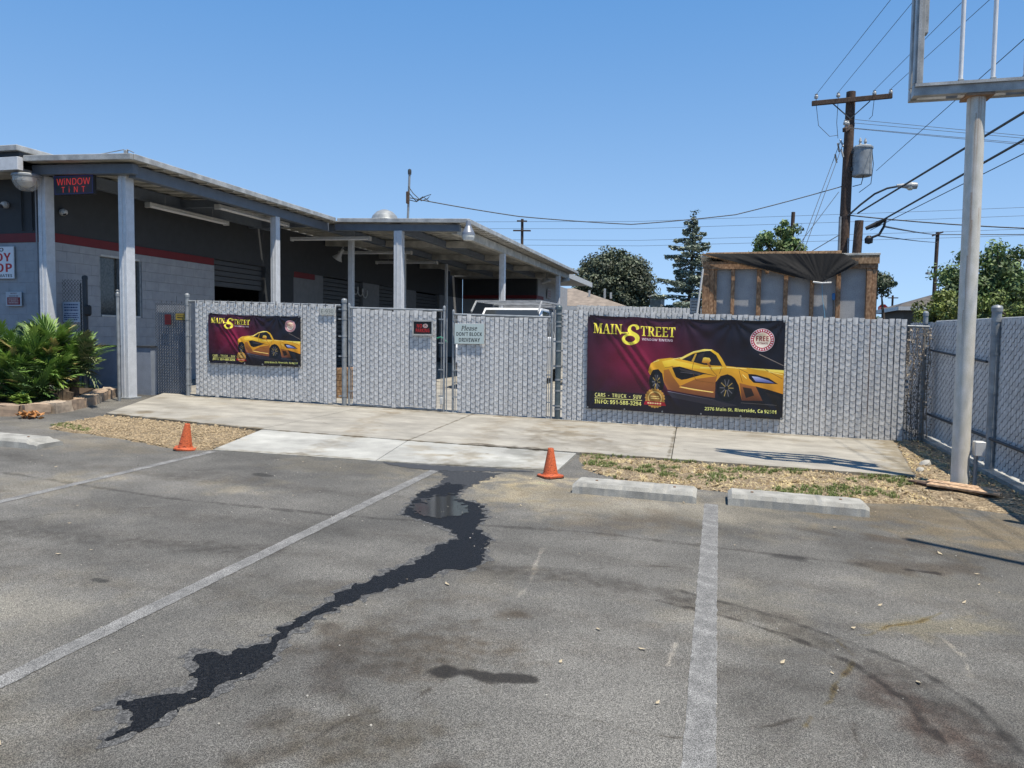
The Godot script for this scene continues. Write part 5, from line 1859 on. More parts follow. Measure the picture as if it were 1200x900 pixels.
func post(t: Node3D, x0: float, d0: float, wide: float, deep: float, top: float) -> void:
	# square steel post with a pale cover strip and a base plate; x0, d0 its near left corner
	var y0 := ground(x0, d0) - 0.03
	var g := Geo.new()
	g.slab(x0, x0 + wide, y0, top, d0, d0 + deep, 0.008)
	var o := part(t, "post", g, M.post_paint)
	g = Geo.new()
	g.slab(x0 + wide * 0.36, x0 + wide * 0.56, y0, top - 0.002, d0 - 0.012, d0 - 0.001, 0.003)
	part(o, "cover_strip", g, M.post_paint)
	g = Geo.new()
	g.slab(x0 - 0.05, x0 + wide + 0.05, y0 + 0.02, y0 + 0.055, d0 - 0.05, d0 + deep + 0.05, 0.004)
	part(o, "base_plate", g, M.steel)

func light_strip(label: String, a: Vector3, b: Vector3) -> void:
	# twin-tube fluorescent fitting, unlit, with end caps and two hangers
	var t := thing("fluorescent_fitting", label, "strip light", (a + b) / 2, "strip lights under the canopies")
	var g := Geo.new()
	g.bar(a, b, 0.11, 0.05, 0.006)
	part(t, "housing", g, M.white)
	var side := (b - a).normalized().cross(Vector3.UP)
	for s in [-1, 1]:
		g = Geo.new()
		var o: Vector3 = side * 0.045 * s + Vector3(0, -0.048, 0)
		g.tube([a.lerp(b, 0.02) + o, a.lerp(b, 0.98) + o], 0.018, 10)
		part(t, "tube", g, M.white_gloss)
	for u in [0.008, 0.992]:
		g = Geo.new()
		g.box(a.lerp(b, u) + Vector3(0, -0.03, 0), Vector3(0.14, 0.11, 0.05) if absf(side.x) > 0.5 else Vector3(0.05, 0.11, 0.14), Basis(), 0.008)
		part(t, "end_cap", g, M.white)
	for u in [0.2, 0.8]:
		g = Geo.new()
		var p := a.lerp(b, u)
		g.tube([p + Vector3(0, 0.02, 0), p + Vector3(0, 0.22, 0)], 0.006, 6)
		part(t, "hanger", g, M.steel)

func build_canopies() -> void:
	var roof := func(x: float) -> float: return 4.50 - 0.03 * (x + 9.7)
	# front canopy
	var t := thing("canopy", "front steel canopy with blue-grey beams and pale posts along the shop wall", "canopy", W(-10.8, 15.0))
	deck_panels(t, -11.99, -9.74, roof, 11.50, 18.75, 0.42)
	var g := Geo.new()
	g.bar(V(-11.94, roof.call(-11.94) + 0.025, 11.45), V(-9.70, roof.call(-9.70) + 0.025, 11.45), 0.07, 0.10, 0.006)
	part(t, "fascia", g, M.fascia)
	g = Geo.new()
	g.bar(V(-9.71, roof.call(-9.7) + 0.03, 11.492), V(-9.71, roof.call(-9.7) + 0.03, 18.76), 0.06, 0.10, 0.006)
	part(t, "fascia", g, M.fascia)
	g = Geo.new()
	g.bar(V(-12.0, roof.call(-12.0) - 0.13, 11.72), V(-9.86, roof.call(-9.86) - 0.13, 11.72), 0.14, 0.17, 0.006)
	part(t, "beam", g, M.beam_paint)
	for q in [[-10.0, 0.21], [-11.62, 0.22]]:
		g = Geo.new()
		g.slab(q[0] - 0.075, q[0] + 0.075, roof.call(q[0]) - 0.05 - q[1], roof.call(q[0]) - 0.05, 11.80, 18.85, 0.006)
		part(t, "beam", g, M.beam_paint)
	for d in [15.1, 18.3]:
		g = Geo.new()
		g.slab(-11.95, -10.08, 4.30, 4.46, d, d + 0.1)
		part(t, "cross_beam", g, M.beam_paint)
	post(t, -10.305, 11.80, 0.165, 0.21, 4.30)
	post(t, -12.03, 11.79, 0.165, 0.21, 4.36)
	post(t, -10.075, 16.3, 0.15, 0.18, 4.26)
	# a taut wire and stub left on the roof corner
	g = Geo.new()
	g.box(V(-9.86, 4.62, 11.5), Vector3(0.07, 0.06, 0.05), Basis(), 0.01)
	part(t, "roof_bracket", g, M.steel)
	g = Geo.new()
	g.tube([V(-9.9, 4.66, 11.5), V(-10.25, 4.62, 11.5), V(-10.6, 4.585, 11.5)], 0.008, 6)
	g.tube([V(-9.84, 4.66, 11.5), V(-9.7, 4.6, 11.5)], 0.008, 6)
	part(t, "roof_cable", g, M.steel)
	# rear canopy
	t = thing("canopy", "long rear steel canopy with ribbed pale underside standing beyond the gates", "canopy", W(-8.0, 26.0))
	deck_panels(t, -11.99, -6.16, roof, 18.86, 34.6, 0.42)
	g = Geo.new()
	g.bar(V(-9.66, roof.call(-9.66) + 0.025, 18.82), V(-6.12, roof.call(-6.12) + 0.025, 18.82), 0.07, 0.10, 0.006)
	part(t, "fascia", g, M.fascia)
	g = Geo.new()
	g.bar(V(-6.125, roof.call(-6.12) + 0.03, 18.865), V(-6.125, roof.call(-6.12) + 0.03, 34.62), 0.06, 0.11, 0.006)
	part(t, "fascia", g, M.fascia)
	g = Geo.new()
	g.bar(V(-9.80, roof.call(-9.8) - 0.135, 19.0), V(-6.37, roof.call(-6.37) - 0.135, 19.0), 0.14, 0.17, 0.006)
	part(t, "beam", g, M.beam_paint)
	for q in [[-6.55, 0.22], [-8.05, 0.18], [-10.0, 0.18]]:
		g = Geo.new()
		g.slab(q[0] - 0.075, q[0] + 0.075, roof.call(q[0]) - 0.06 - q[1], roof.call(q[0]) - 0.06, 19.08, 34.5, 0.006)
		part(t, "beam", g, M.deck if q[0] > -7 else M.beam_paint)
	for d in [22.5, 26.5, 30.5, 34.3]:
		for q in [[-11.95, -10.08], [-9.92, -8.13], [-7.97, -6.63]]:
			g = Geo.new()
			g.bar(V(q[0], roof.call(q[0]) - 0.16, d), V(q[1], roof.call(q[1]) - 0.16, d), 0.1, 0.18, 0.004)
			part(t, "cross_beam", g, M.deck)
	post(t, -8.13, 18.90, 0.22, 0.2, 4.23)
	post(t, -6.64, 23.6, 0.17, 0.18, 4.12)
	post(t, -6.64, 32.3, 0.17, 0.18, 4.12)
	post(t, -10.06, 20.2, 0.14, 0.14, 4.27)
	post(t, -10.06, 24.1, 0.1, 0.1, 4.27)
	post(t, -10.06, 28.2, 0.1, 0.1, 4.27)
	# strip lights
	light_strip("strip light nearest the canopy's right beam, above the small car banner", V(-10.35, 4.26, 14.7), V(-10.35, 4.26, 17.5))
	light_strip("strip light along the shop wall, nearest the lit window-tint sign", V(-11.42, 4.2, 13.9), V(-11.42, 4.2, 16.6))
	light_strip("strip light running across where the two canopies meet", V(-11.4, 4.18, 19.5), V(-9.05, 4.15, 19.5))
	light_strip("dim strip light running across, second behind the canopies' joint", V(-11.7, 4.17, 22.9), V(-9.25, 4.14, 22.9))
	light_strip("farthest dim strip light deep under the rear canopy", V(-11.8, 4.15, 25.9), V(-9.5, 4.12, 25.9))
	# corner barn lamp
	t = thing("barn_lamp", "grey-capped bowl lamp at the rear canopy's front right corner", "lamp", V(-6.06, 4.05, 18.7))
	g = Geo.new()
	g.lathe(V(-6.06, 4.05, 18.7), [Vector2(0.0, 0.35), Vector2(0.05, 0.34), Vector2(0.07, 0.22), Vector2(0.15, 0.06), Vector2(0.16, 0.0), Vector2(0.14, 0.0)], 20)
	part(t, "hood", g, mat(Color(0.30, 0.32, 0.36), 0.4, "fine", 3.0, "", 1.0, 0.4))
	g = Geo.new()
	g.lathe(V(-6.06, 4.05, 18.7), [Vector2(0.155, 0.0), Vector2(0.15, -0.06), Vector2(0.125, -0.13), Vector2(0.09, -0.14), Vector2(0.0, -0.145)], 20)
	part(t, "bowl", g, mat(Color(0.62, 0.62, 0.58), 0.2))
	g = Geo.new()
	g.tube([V(-6.06, 4.38, 18.7), V(-6.10, 4.42, 18.8)], 0.025, 8)
	part(t, "arm", g, M.steel)
	# floods under the far end of the rear canopy
	for q in [[-7.2, 3.93, 33.0, "white flood lamp at the far end of the rear canopy, left of its last post"], [-6.55, 4.02, 33.9, "white bowl lamp under the rear wing's eave, right of the last canopy post"]]:
		t = thing("flood_lamp", q[3], "lamp", V(q[0], q[1], q[2]))
		g = Geo.new()
		g.lathe(V(q[0], q[1], q[2]), [Vector2(0.0, 0.16), Vector2(0.1, 0.13), Vector2(0.2, 0.02), Vector2(0.22, -0.04), Vector2(0.19, -0.05), Vector2(0.0, 0.02)], 16, Basis(Vector3.BACK, 0.25))
		part(t, "shade", g, M.white)
		g = Geo.new()
		g.tube([V(q[0], q[1] + 0.14, q[2]), V(q[0] + 0.03, q[1] + 0.34, q[2])], 0.025, 8)
		part(t, "stem", g, M.steel)
	# glass bowl flood over the office
	t = thing("bowl_lamp", "round clear-glass floodlight under the office fascia, left of the first post", "lamp", V(-12.02, 4.28, 11.55))
	g = Geo.new()
	g.lathe(V(-12.02, 4.26, 11.55), [Vector2(0.215, 0.08), Vector2(0.235, 0.06), Vector2(0.235, 0.03), Vector2(0.215, 0.02)], 24)
	part(t, "rim", g, M.steel)
	g = Geo.new()
	g.lathe(V(-12.02, 4.26, 11.55), [Vector2(0.225, 0.02), Vector2(0.22, -0.06), Vector2(0.18, -0.15), Vector2(0.10, -0.21), Vector2(0.0, -0.23)], 24)
	var clear := mat(Color(0.8, 0.8, 0.78), 0.05)
	clear.albedo_color.a = 0.25
	clear.transparency = BaseMaterial3D.TRANSPARENCY_ALPHA
	part(t, "bowl", g, clear)
	g = Geo.new()
	g.lathe(V(-12.02, 4.26, 11.55), [Vector2(0.17, 0.02), Vector2(0.14, -0.08), Vector2(0.06, -0.15), Vector2(0.0, -0.16)], 18)
	part(t, "reflector", g, mat(Color(0.62, 0.58, 0.5), 0.3, "fine", 6.0))
	for x in [-0.06, 0.05]:
		g = Geo.new()
		g.lathe(V(-12.02 + x, 4.23, 11.40), [Vector2(0.0, 0.03), Vector2(0.03, 0.0), Vector2(0.0, -0.03)], 10)
		part(t, "bulb_socket", g, M.black)
	# dome cameras
	for q in [[-12.95, 3.90, 11.97, "small white dome camera on the dark front wall, at the picture's left edge"], [-11.95, 3.78, 12.28, "small white dome camera on the dark side wall under the window-tint sign"]]:
		t = thing("dome_camera", q[3], "camera", V(q[0], q[1], q[2]))
		var front: bool = q[0] < -12.5
		var b := Basis(Vector3.RIGHT, PI / 2) if front else Basis(Vector3.BACK, -PI / 2)
		g = Geo.new()
		g.lathe(V(q[0], q[1], q[2]), [Vector2(0.0, -0.03), Vector2(0.062, -0.03), Vector2(0.066, 0.02), Vector2(0.045, 0.07), Vector2(0.0, 0.09)], 16, b)
		part(t, "housing", g, M.white)
		g = Geo.new()
		g.lathe(V(q[0], q[1], q[2]) + b * Vector3(0.0, 0.055, 0) + Vector3(-0.01, -0.03, 0.01), [Vector2(0.034, -0.02), Vector2(0.03, 0.02), Vector2(0.0, 0.04)], 12, b)
		part(t, "lens", g, M.black)
	# horn speaker
	t = thing("horn_speaker", "small white horn speaker hanging under the canopies' joint", "speaker", V(-11.2, 3.85, 21.8))
	g = Geo.new()
	g.lathe(V(-11.2, 3.85, 21.8), [Vector2(0.0, 0.34), Vector2(0.05, 0.32), Vector2(0.05, 0.2), Vector2(0.08, 0.1), Vector2(0.15, 0.0), Vector2(0.17, -0.02), Vector2(0.12, 0.02)], 16, Basis(Vector3.BACK, -0.6))
	part(t, "horn", g, M.white)
	g = Geo.new()
	g.tube([V(-11.1, 4.05, 21.8), V(-11.0, 4.2, 21.8)], 0.02, 8)
	part(t, "bracket", g, M.steel)
	# scrawl of white tube lettering on the dark wall
	g = Geo.new()
	var p := []
	for k in 40:
		var u := k / 39.0
		p.append(V(-11.96, 3.1 + 0.14 * sin(u * 22.0) - 0.14 * u, 24.3 + u * 1.3 + 0.1 * cos(u * 22.0)))
	g.tube(p, 0.018, 6)
	single("script_sign", "white looping script lettering on the dark wall deep under the rear canopy", "sign", g, M.white, V(-11.96, 3.0, 24.9))
	# on the roof
	t = thing("roof_vent", "pale domed vent on the rear canopy's roof", "vent", V(-9.75, 4.6, 22.0))
	g = Geo.new()
	g.lathe(V(-9.75, 4.55, 22.0), [Vector2(0.40, 0.0), Vector2(0.40, 0.46), Vector2(0.36, 0.56), Vector2(0.24, 0.68), Vector2(0.1, 0.74), Vector2(0.0, 0.75)], 24)
	part(t, "dome", g, M.steel)
	g = Geo.new()
	g.lathe(V(-9.75, 4.55, 22.0), [Vector2(0.415, 0.42), Vector2(0.43, 0.44), Vector2(0.415, 0.46)], 24)
	part(t, "collar", g, M.steel)
	t = thing("service_mast", "thin service mast with weatherhead and looped cables on the rear canopy's roof", "mast", V(-9.0, 4.6, 22.0))
	pipe(t, "mast", V(-9.03, 4.5, 22.0), V(-8.96, 6.38, 22.0), 0.035, M.steel)
	g = Geo.new()
	g.lathe(V(-8.96, 6.38, 22.0), [Vector2(0.05, -0.08), Vector2(0.055, 0.0), Vector2(0.05, 0.06), Vector2(0.0, 0.09)], 12)
	part(t, "weatherhead", g, M.dark_wire)
	g = Geo.new()
	g.box(V(-9.0, 5.62, 21.95), Vector3(0.09, 0.36, 0.08), Basis(), 0.02)
	part(t, "insulator_rack", g, M.wood_dark)
	g = Geo.new()
	g.tube([V(-8.98, 5.95, 21.95), V(-8.8, 5.72, 21.9), V(-8.55, 5.5, 21.9), V(-8.35, 5.56, 21.9), V(-8.25, 5.68, 21.9), V(-8.45, 5.62, 21.9), V(-8.7, 5.48, 21.9), V(-8.95, 5.55, 21.95)], 0.013, 6)
	g.tube([V(-8.96, 5.75, 21.95), V(-8.72, 5.5, 21.92), V(-8.5, 5.62, 21.9), V(-8.3, 5.48, 21.9)], 0.013, 6)
	part(t, "cable_loop", g, M.dark_wire)

# ---------------------------------------------------------------- the timber-framed shed behind the fence
func build_shed() -> void:
	var d := 17.0
	var t := thing("timber_shed", "half-built timber-framed shed with grey panels between wooden studs, behind the right fence", "shed", W(1.3, 18.5))
	var g := Geo.new()
	var lo := ground(1.3, 17)
	g.slab(-0.30, 2.95, lo, 3.16, d + 0.10, d + 0.13)
	part(t, "wall_panel", g, M.shed_panel)
	g = Geo.new()
	g.slab(-0.33, -0.30, lo, 3.16, d + 0.05, 19.8)
	g.slab(2.98, 3.01, lo, 3.16, d + 0.05, 19.8)
	g.slab(-0.30, 2.98, lo, 3.16, 19.77, 19.8)
	part(t, "wall_panel", g, M.black)
	for q in [[0.245, 0.075], [0.76, 0.085], [1.285, 0.08], [1.79, 0.075], [2.285, 0.085]]:
		g = Geo.new()
		var top: float = 3.1 - 0.12 * (q[0] - 0.2) if q[0] < 2.0 else 2.98
		g.slab(q[0] - q[1] / 2, q[0] + q[1] / 2, lo, top, d, d + 0.099, 0.004)
		part(t, "stud", g, M.wood)
	for q in [[-0.37, -0.235, 0.0], [-0.232, -0.135, 0.015], [-0.13, -0.075, 0.03], [2.80, 2.90, 0.0], [2.902, 2.985, 0.012]]:
		g = Geo.new()
		g.slab(q[0], q[1], lo, 3.17, d - 0.02 + q[2], d + 0.099, 0.004)
		part(t, "corner_post", g, M.wood)
	g = Geo.new()
	g.slab(-0.37, 1.4, 3.0, 3.16, d - 0.03, d - 0.005, 0.004)
	part(t, "top_plate", g, M.wood)
	g = Geo.new()
	g.slab(2.3, 3.0, 2.99, 3.07, d - 0.03, d - 0.005, 0.004)
	part(t, "top_plate", g, M.wood)
	g = Geo.new()
	g.slab(2.42, 3.02, 3.08, 3.24, d - 0.05, d - 0.006, 0.004)
	part(t, "fascia_board", g, M.wood_pale)
	g = Geo.new()
	g.slab(-0.42, 3.03, 3.245, 3.29, d - 0.06, 19.9, 0.004)
	part(t, "roof", g, M.deck)
	g = Geo.new()
	g.bar(V(-0.38, 3.31, d - 0.075), V(1.45, 2.83, d - 0.10), 0.02, 0.045, 0.003)
	part(t, "roof_batten", g, M.wood_pale)
	g = Geo.new()
	g.bar(V(0.85, 3.1, d - 0.02), V(0.92, 2.9, d - 0.01), 0.05, 0.06)
	part(t, "brace", g, M.wood)
	g = Geo.new()
	g.slab(-0.32, 2.36, 3.295, 3.385, 17.32, 17.40, 0.004)
	part(t, "roof_board", g, M.wood_pale)
	# tarpaulin hung over the front edge, gathered at a low tie
	var tie := Vector2(1.92, 2.70)
	g = Geo.new()
	var f := func(u: float, v: float, off: float) -> Vector3:
		var x := lerpf(-0.34, 2.62, u)
		var top := 3.315 - 0.012 * (x + 0.3) - 0.16 * smoothstep(2.3, 2.62, x)
		var low := 3.30 - (x + 0.34) * 0.266 if x < 1.92 else 2.70 + (x - 1.92) * 0.52
		var y := lerpf(top, minf(low, top - 0.004), v)
		var r := Vector2(x, y) - tie
		var an := atan2(r.y, r.x)
		var fold := 0.07 * wear_noise.get_noise_2d(an * 85.0, r.length() * 14.0) * smoothstep(0.03, 0.7, r.length()) + 0.010 * wear_noise.get_noise_2d(an * 300.0, 40.0 + r.length() * 26.0)
		var z := 0.11 + 0.05 * v + fold * (0.25 + 0.75 * v)
		return V(x, y, d - z - off)
	g.sheet(func(u: float, v: float) -> Vector3: return f.call(u, v, 0.006), 220, 18, Vector3.BACK)
	g.sheet(func(u: float, v: float) -> Vector3: return f.call(u, v, 0.0), 220, 18, Vector3.FORWARD)
	
	single("tarpaulin", "black pleated tarpaulin sagging over the timber shed's roof edge", "tarpaulin", g, M.tarp, V(1.1, 3.0, 17.0))
	g = Geo.new()
	g.tube([V(1.78, 2.715, d - 0.2), V(1.95, 2.69, d - 0.22), V(2.12, 2.70, d - 0.2)], 0.02, 8)
	single("tarp_pole", "short white pole tied into the black tarpaulin's lowest fold", "pole", g, M.white, V(1.95, 2.69, d - 0.2))
	g = Geo.new()
	g.tube([V(1.95, 2.68, d - 0.2), V(1.97, 2.4, d - 0.17), V(2.02, 2.1, d - 0.16), V(2.05, 1.8, d - 0.16)], 0.006, 6)
	single("cord", "pale blue cord hanging from the black tarpaulin's tie", "cord", g, mat(Color(0.16, 0.36, 0.5), 0.6), V(2.0, 2.2, d - 0.17))
	g = Geo.new()
	g.slab(2.165, 2.225, 2.36, 2.50, d - 0.05, d - 0.002, 0.012)
	var ob := single("outlet_box", "small blue electrical box on a stud of the timber shed", "electrical box", g, mat(Color(0.03, 0.13, 0.30), 0.5), V(2.2, 2.4, d))
	g = Geo.new()
	g.tube([V(2.19, 2.36, d - 0.03), V(2.2, 2.2, d - 0.02), V(2.2, 1.9, d - 0.01)], 0.01, 6)
	part(ob, "cable", g, M.dark_wire)
	# leaning white pole and louvred unit at the shed's left
	g = Geo.new()
	g.tube([V(-0.66, lo, 16.6), V(-0.36, 3.0, 16.85)], 0.022, 8)
	single("leaning_pole", "white pole leaning against the timber shed's left corner", "pole", g, M.white, V(-0.6, lo, 16.6))
	t = thing("louvred_unit", "grey louvred air unit beside the timber shed's left corner", "air conditioner", V(-0.55, lo, 17.4))
	g = Geo.new()
	g.slab(-0.62, -0.41, lo, 2.42, 17.2, 17.8, 0.01)
	part(t, "case", g, M.shed_panel)
	for k in 6:
		g = Geo.new()
		g.slab(-0.60, -0.43, 2.05 + k * 0.06, 2.085 + k * 0.06, 17.17, 17.198)
		part(t, "louvre", g, M.fascia)

# ---------------------------------------------------------------- poles and wires
func wire(label: String, pts: Array, r: float, sag := 0.0, group := "overhead wires") -> void:
	var path := []
	for i in pts.size() - 1:
		for k in 10:
			var u := k / 10.0
			path.append(pts[i].lerp(pts[i + 1], u) - Vector3(0, sag * 4.0 * u * (1.0 - u), 0))
	path.append(pts[-1])
	var g := Geo.new()
	g.tube(path, r, 6)
	single("wire", label, "wire", g, M.dark_wire, pts[0], group)

func insulator(t: Node3D, at: Vector3) -> void:
	var g := Geo.new()
	g.lathe(at, [Vector2(0.015, 0.0), Vector2(0.015, 0.06), Vector2(0.06, 0.07), Vector2(0.065, 0.13), Vector2(0.04, 0.17), Vector2(0.05, 0.2), Vector2(0.0, 0.22)], 10)
	part(t, "insulator", g, M.fascia)

func build_poles() -> void:
	var d := 28.0
	var gx := ground(3.85, d)
	var t := thing("utility_pole", "tall brown wooden utility pole with one wide crossarm, behind the timber shed", "utility pole", V(3.85, gx, d))
	var g := Geo.new()
	g.tube([V(3.82, gx - 0.1, d), V(3.87, 4.3, d), V(3.93, 9.62, d)], [0.19, 0.175, 0.145], 14)
	part(t, "pole", g, M.pole_wood)
	g = Geo.new()
	g.bar(V(2.72, 9.27, d - 0.2), V(5.13, 9.36, d - 0.2), 0.11, 0.15, 0.01)
	part(t, "crossarm", g, M.wood_dark)
	for q in [3.35, 4.48]:
		g = Geo.new()
		g.bar(V(q, 9.24, d - 0.2), V(3.91, 8.72, d - 0.18), 0.03, 0.03)
		part(t, "brace", g, M.dark_wire)
	for x in [2.85, 3.52, 4.6, 5.08]:
		insulator(t, V(x, 9.36, d - 0.2))
	g = Geo.new()
	g.bar(V(3.60, 8.12, d - 1.2), V(4.16, 8.80, d + 0.9), 0.10, 0.13, 0.01)
	part(t, "crossarm", g, M.wood_dark)
	for q in [[3.64, 8.24, -1.1], [3.75, 8.3, -0.8], [4.1, 8.83, 0.7], [4.02, 8.7, 0.45]]:
		insulator(t, V(q[0], q[1], d + q[2]))
	g = Geo.new()
	g.tube([V(3.70, 0.3, d - 0.15), V(3.72, 5.6, d - 0.15)], 0.045, 8)
	g.tube([V(3.98, 0.3, d - 0.16), V(3.99, 4.9, d - 0.16)], 0.035, 8)
	part(t, "conduit", g, M.steel)
	for q in [[3.55, 7.95, 0.12], [3.62, 8.05, -0.2], [3.48, 7.6, 0.1], [3.66, 7.75, 0.0]]:
		g = Geo.new()
		g.tube([V(q[0], q[1], d - 0.25), V(q[0] + 0.07, q[1] - 0.26, d - 0.25 + q[2])], 0.03, 8)
		part(t, "fuse_cutout", g, M.fascia)
	for q in [[V(2.85, 9.28, d - 0.2), V(2.95, 8.55, d - 0.2), V(3.3, 8.18, d - 0.22), V(3.55, 8.2, d - 0.25)], [V(3.52, 9.3, d - 0.2), V(3.5, 8.6, d - 0.22), V(3.55, 8.1, d - 0.25)], [V(4.6, 9.3, d - 0.2), V(4.58, 8.8, d - 0.1), V(4.5, 8.72, d)]]:
		g = Geo.new()
		g.tube(q, 0.009, 5)
		part(t, "jumper_wire", g, M.dark_wire)
	t = thing("transformer", "grey can transformer bolted to the tall utility pole", "transformer", V(4.33, 6.9, d - 0.1))
	g = Geo.new()
	g.lathe(V(4.33, 6.88, d - 0.1), [Vector2(0.0, 0.0), Vector2(0.28, 0.0), Vector2(0.30, 0.03), Vector2(0.30, 0.86), Vector2(0.32, 0.87), Vector2(0.32, 0.92), Vector2(0.26, 0.97), Vector2(0.0, 0.99)], 24)
	part(t, "tank", g, mat(Color(0.44, 0.48, 0.51), 0.5, "fine", 2.0, "blotch", 1.0))
	for q in [[4.25, 0.0], [4.42, 0.1]]:
		g = Geo.new()
		g.lathe(V(q[0], 7.85, d - 0.1 + q[1]), [Vector2(0.03, 0.0), Vector2(0.05, 0.05), Vector2(0.03, 0.1), Vector2(0.05, 0.15), Vector2(0.02, 0.25), Vector2(0.0, 0.28)], 10)
		part(t, "bushing", g, M.fascia)
	for y in [7.05, 7.6]:
		g = Geo.new()
		g.slab(3.98, 4.06, y, y + 0.12, d - 0.2, d, 0.01)
		part(t, "bracket", g, M.dark_wire)
	g = Geo.new()
	g.tube([V(4.56, 7.7, d - 0.35), V(4.62, 7.2, d - 0.38), V(4.58, 6.6, d - 0.3), V(4.25, 6.35, d - 0.2)], 0.012, 6)
	g.tube([V(4.36, 6.88, d - 0.25), V(4.3, 6.6, d - 0.25), V(4.05, 6.55, d - 0.2)], 0.014, 6)
	part(t, "lead", g, M.dark_wire)
	t = thing("street_lamp", "pale cobra-head street lamp on a curved arm from the tall utility pole", "street lamp", V(4.0, 5.7, d - 0.1))
	g = Geo.new()
	g.tube([V(3.95, 5.62, d - 0.15), V(4.3, 5.95, d - 0.2), V(4.7, 6.27, d - 0.3), V(5.05, 6.42, d - 0.4), V(5.35, 6.46, d - 0.45)], 0.032, 8)
	part(t, "arm", g, M.dark_wire)
	g = Geo.new()
	g.lathe(V(5.62, 6.46, d - 0.5), [Vector2(0.0, -0.33), Vector2(0.05, -0.31), Vector2(0.075, -0.1), Vector2(0.115, 0.1), Vector2(0.10, 0.27), Vector2(0.0, 0.31)], 14, Basis(Vector3.BACK, -PI / 2 - 0.03))
	part(t, "head", g, M.fascia)
	g = Geo.new()
	g.lathe(V(5.7, 6.42, d - 0.5), [Vector2(0.11, 0.0), Vector2(0.10, -0.06), Vector2(0.05, -0.1), Vector2(0.0, -0.105)], 14)
	part(t, "lens", g, mat(Color(0.6, 0.58, 0.5), 0.15))
	t = thing("stub_pole", "short thick stub pole with guy gear beside the tall utility pole", "utility pole", V(4.2, gx, 27.6))
	g = Geo.new()
	g.tube([V(4.24, gx, 27.6), V(4.20, 3.9, 27.6), V(4.26, 5.42, 27.6)], [0.16, 0.15, 0.135], 12)
	part(t, "pole", g, M.pole_wood)
	g = Geo.new()
	g.lathe(V(4.55, 4.78, 27.5), [Vector2(0.0, -0.13), Vector2(0.12, -0.09), Vector2(0.13, 0.05), Vector2(0.06, 0.14), Vector2(0.0, 0.15)], 12)
	part(t, "splice_case", g, M.black)
	g = Geo.new()
	g.tube([V(4.6, 4.85, 27.5), V(4.85, 4.95, 27.5), V(4.98, 5.2, 27.5), V(5.02, 5.4, 27.5)], 0.04, 8)
	g.tube([V(4.45, 5.15, 27.5), V(4.8, 5.3, 27.5), V(5.05, 5.45, 27.4)], [0.06, 0.09, 0.03], 8)
	part(t, "cable_loop", g, M.black)
	# wires: the thick ones come over the camera, the thin ones run off to the right
	wire("long service drop sagging from the tall utility pole to the roof mast", [V(3.79, 6.61, 28.0), V(0.4, 5.55, 26.5), V(-2.75, 5.11, 25.0), V(-6.0, 5.22, 23.5), V(-8.95, 5.62, 22.0)], 0.017, 0.02)
	wire("upper of the two thick black cables running from the pole over the car park", [V(4.22, 5.67, 27.7), V(5.33, 5.8, 16.7), V(9.2, 6.2, -20.0)], 0.026)
	wire("lower of the two thick black cables running from the pole over the car park", [V(4.74, 5.30, 27.7), V(5.53, 5.42, 17.2), V(8.3, 5.8, -20.0)], 0.026)
	wire("thin wire just under the lower thick black cable", [V(4.62, 5.12, 27.7), V(5.6, 5.2, 17.4), V(9.0, 5.5, -20.0)], 0.010)
	wire("top wire from the crossarm's left end toward the camera", [V(2.85, 9.56, 27.8), V(3.65, 9.5, 20.5), V(7.7, 9.6, -20.0)], 0.0075)
	wire("top wire from the crossarm's second insulator toward the camera", [V(3.52, 9.58, 27.8), V(4.17, 9.5, 20.8), V(7.4, 9.6, -20.0)], 0.0075)
	wire("top wire from the crossarm's third insulator toward the camera", [V(4.6, 9.58, 27.8), V(5.33, 9.5, 20.6), V(9.5, 9.6, -20.0)], 0.0075)
	wire("top wire from the crossarm's right end toward the camera", [V(5.08, 9.58, 27.8), V(5.9, 9.5, 20.7), V(10.2, 9.6, -20.0)], 0.0075)
	wire("thin wire rising from the transformer past the sign pole", [V(4.78, 7.07, 28.0), V(5.3, 7.05, 14.0), V(6.5, 7.1, -20.0)], 0.009)
	wire("black cable running level from the pole to the far right", [V(4.0, 5.66, 28.0), V(11.4, 5.0, 28.0), V(24.0, 5.2, 28.0)], 0.022, 0.1)
	wire("black cable from the stub pole to the slim far pole", [V(5.0, 5.22, 27.6), V(16.61, 10.12, 70.0)], 0.03, 0.04)
	wire("thin cable under the one from the stub pole to the slim far pole", [V(4.81, 4.93, 27.6), V(16.64, 9.5, 70.0)], 0.02, 0.04)
	wire("cable leaving the slim far pole to the right", [V(16.61, 10.12, 70.0), V(60.0, 11.6, 75.0)], 0.035, 0.5)
	wire("uppermost of four thin wires running right from the pole's small arm", [V(4.16, 8.86, 28.5), V(11.26, 7.74, 28.5), V(26.0, 7.6, 28.5)], 0.008)
	wire("second of four thin wires running right from the pole's small arm", [V(4.1, 8.7, 28.3), V(11.27, 7.62, 28.3), V(26.0, 7.5, 28.3)], 0.008)
	wire("third of four thin wires running right from the pole's small arm", [V(3.75, 8.32, 27.3), V(11.29, 7.2, 27.3), V(26.0, 7.1, 27.3)], 0.008)
	wire("lowest of four thin wires running right from the pole's small arm", [V(3.64, 8.24, 27.0), V(11.29, 7.06, 27.0), V(26.0, 6.9, 27.0)], 0.008)
	wire("left of two guy wires slanting down behind the shed", [V(3.64, 8.03, 27.8), V(1.6, 2.6, 22.8)], 0.009)
	wire("right of two guy wires slanting down behind the shed", [V(3.72, 7.94, 27.8), V(1.72, 2.6, 22.8)], 0.009)
	wire("short guy wire low on the pole's left", [V(3.64, 6.39, 27.8), V(2.42, 4.68, 25.0), V(1.4, 3.2, 22.6)], 0.009)
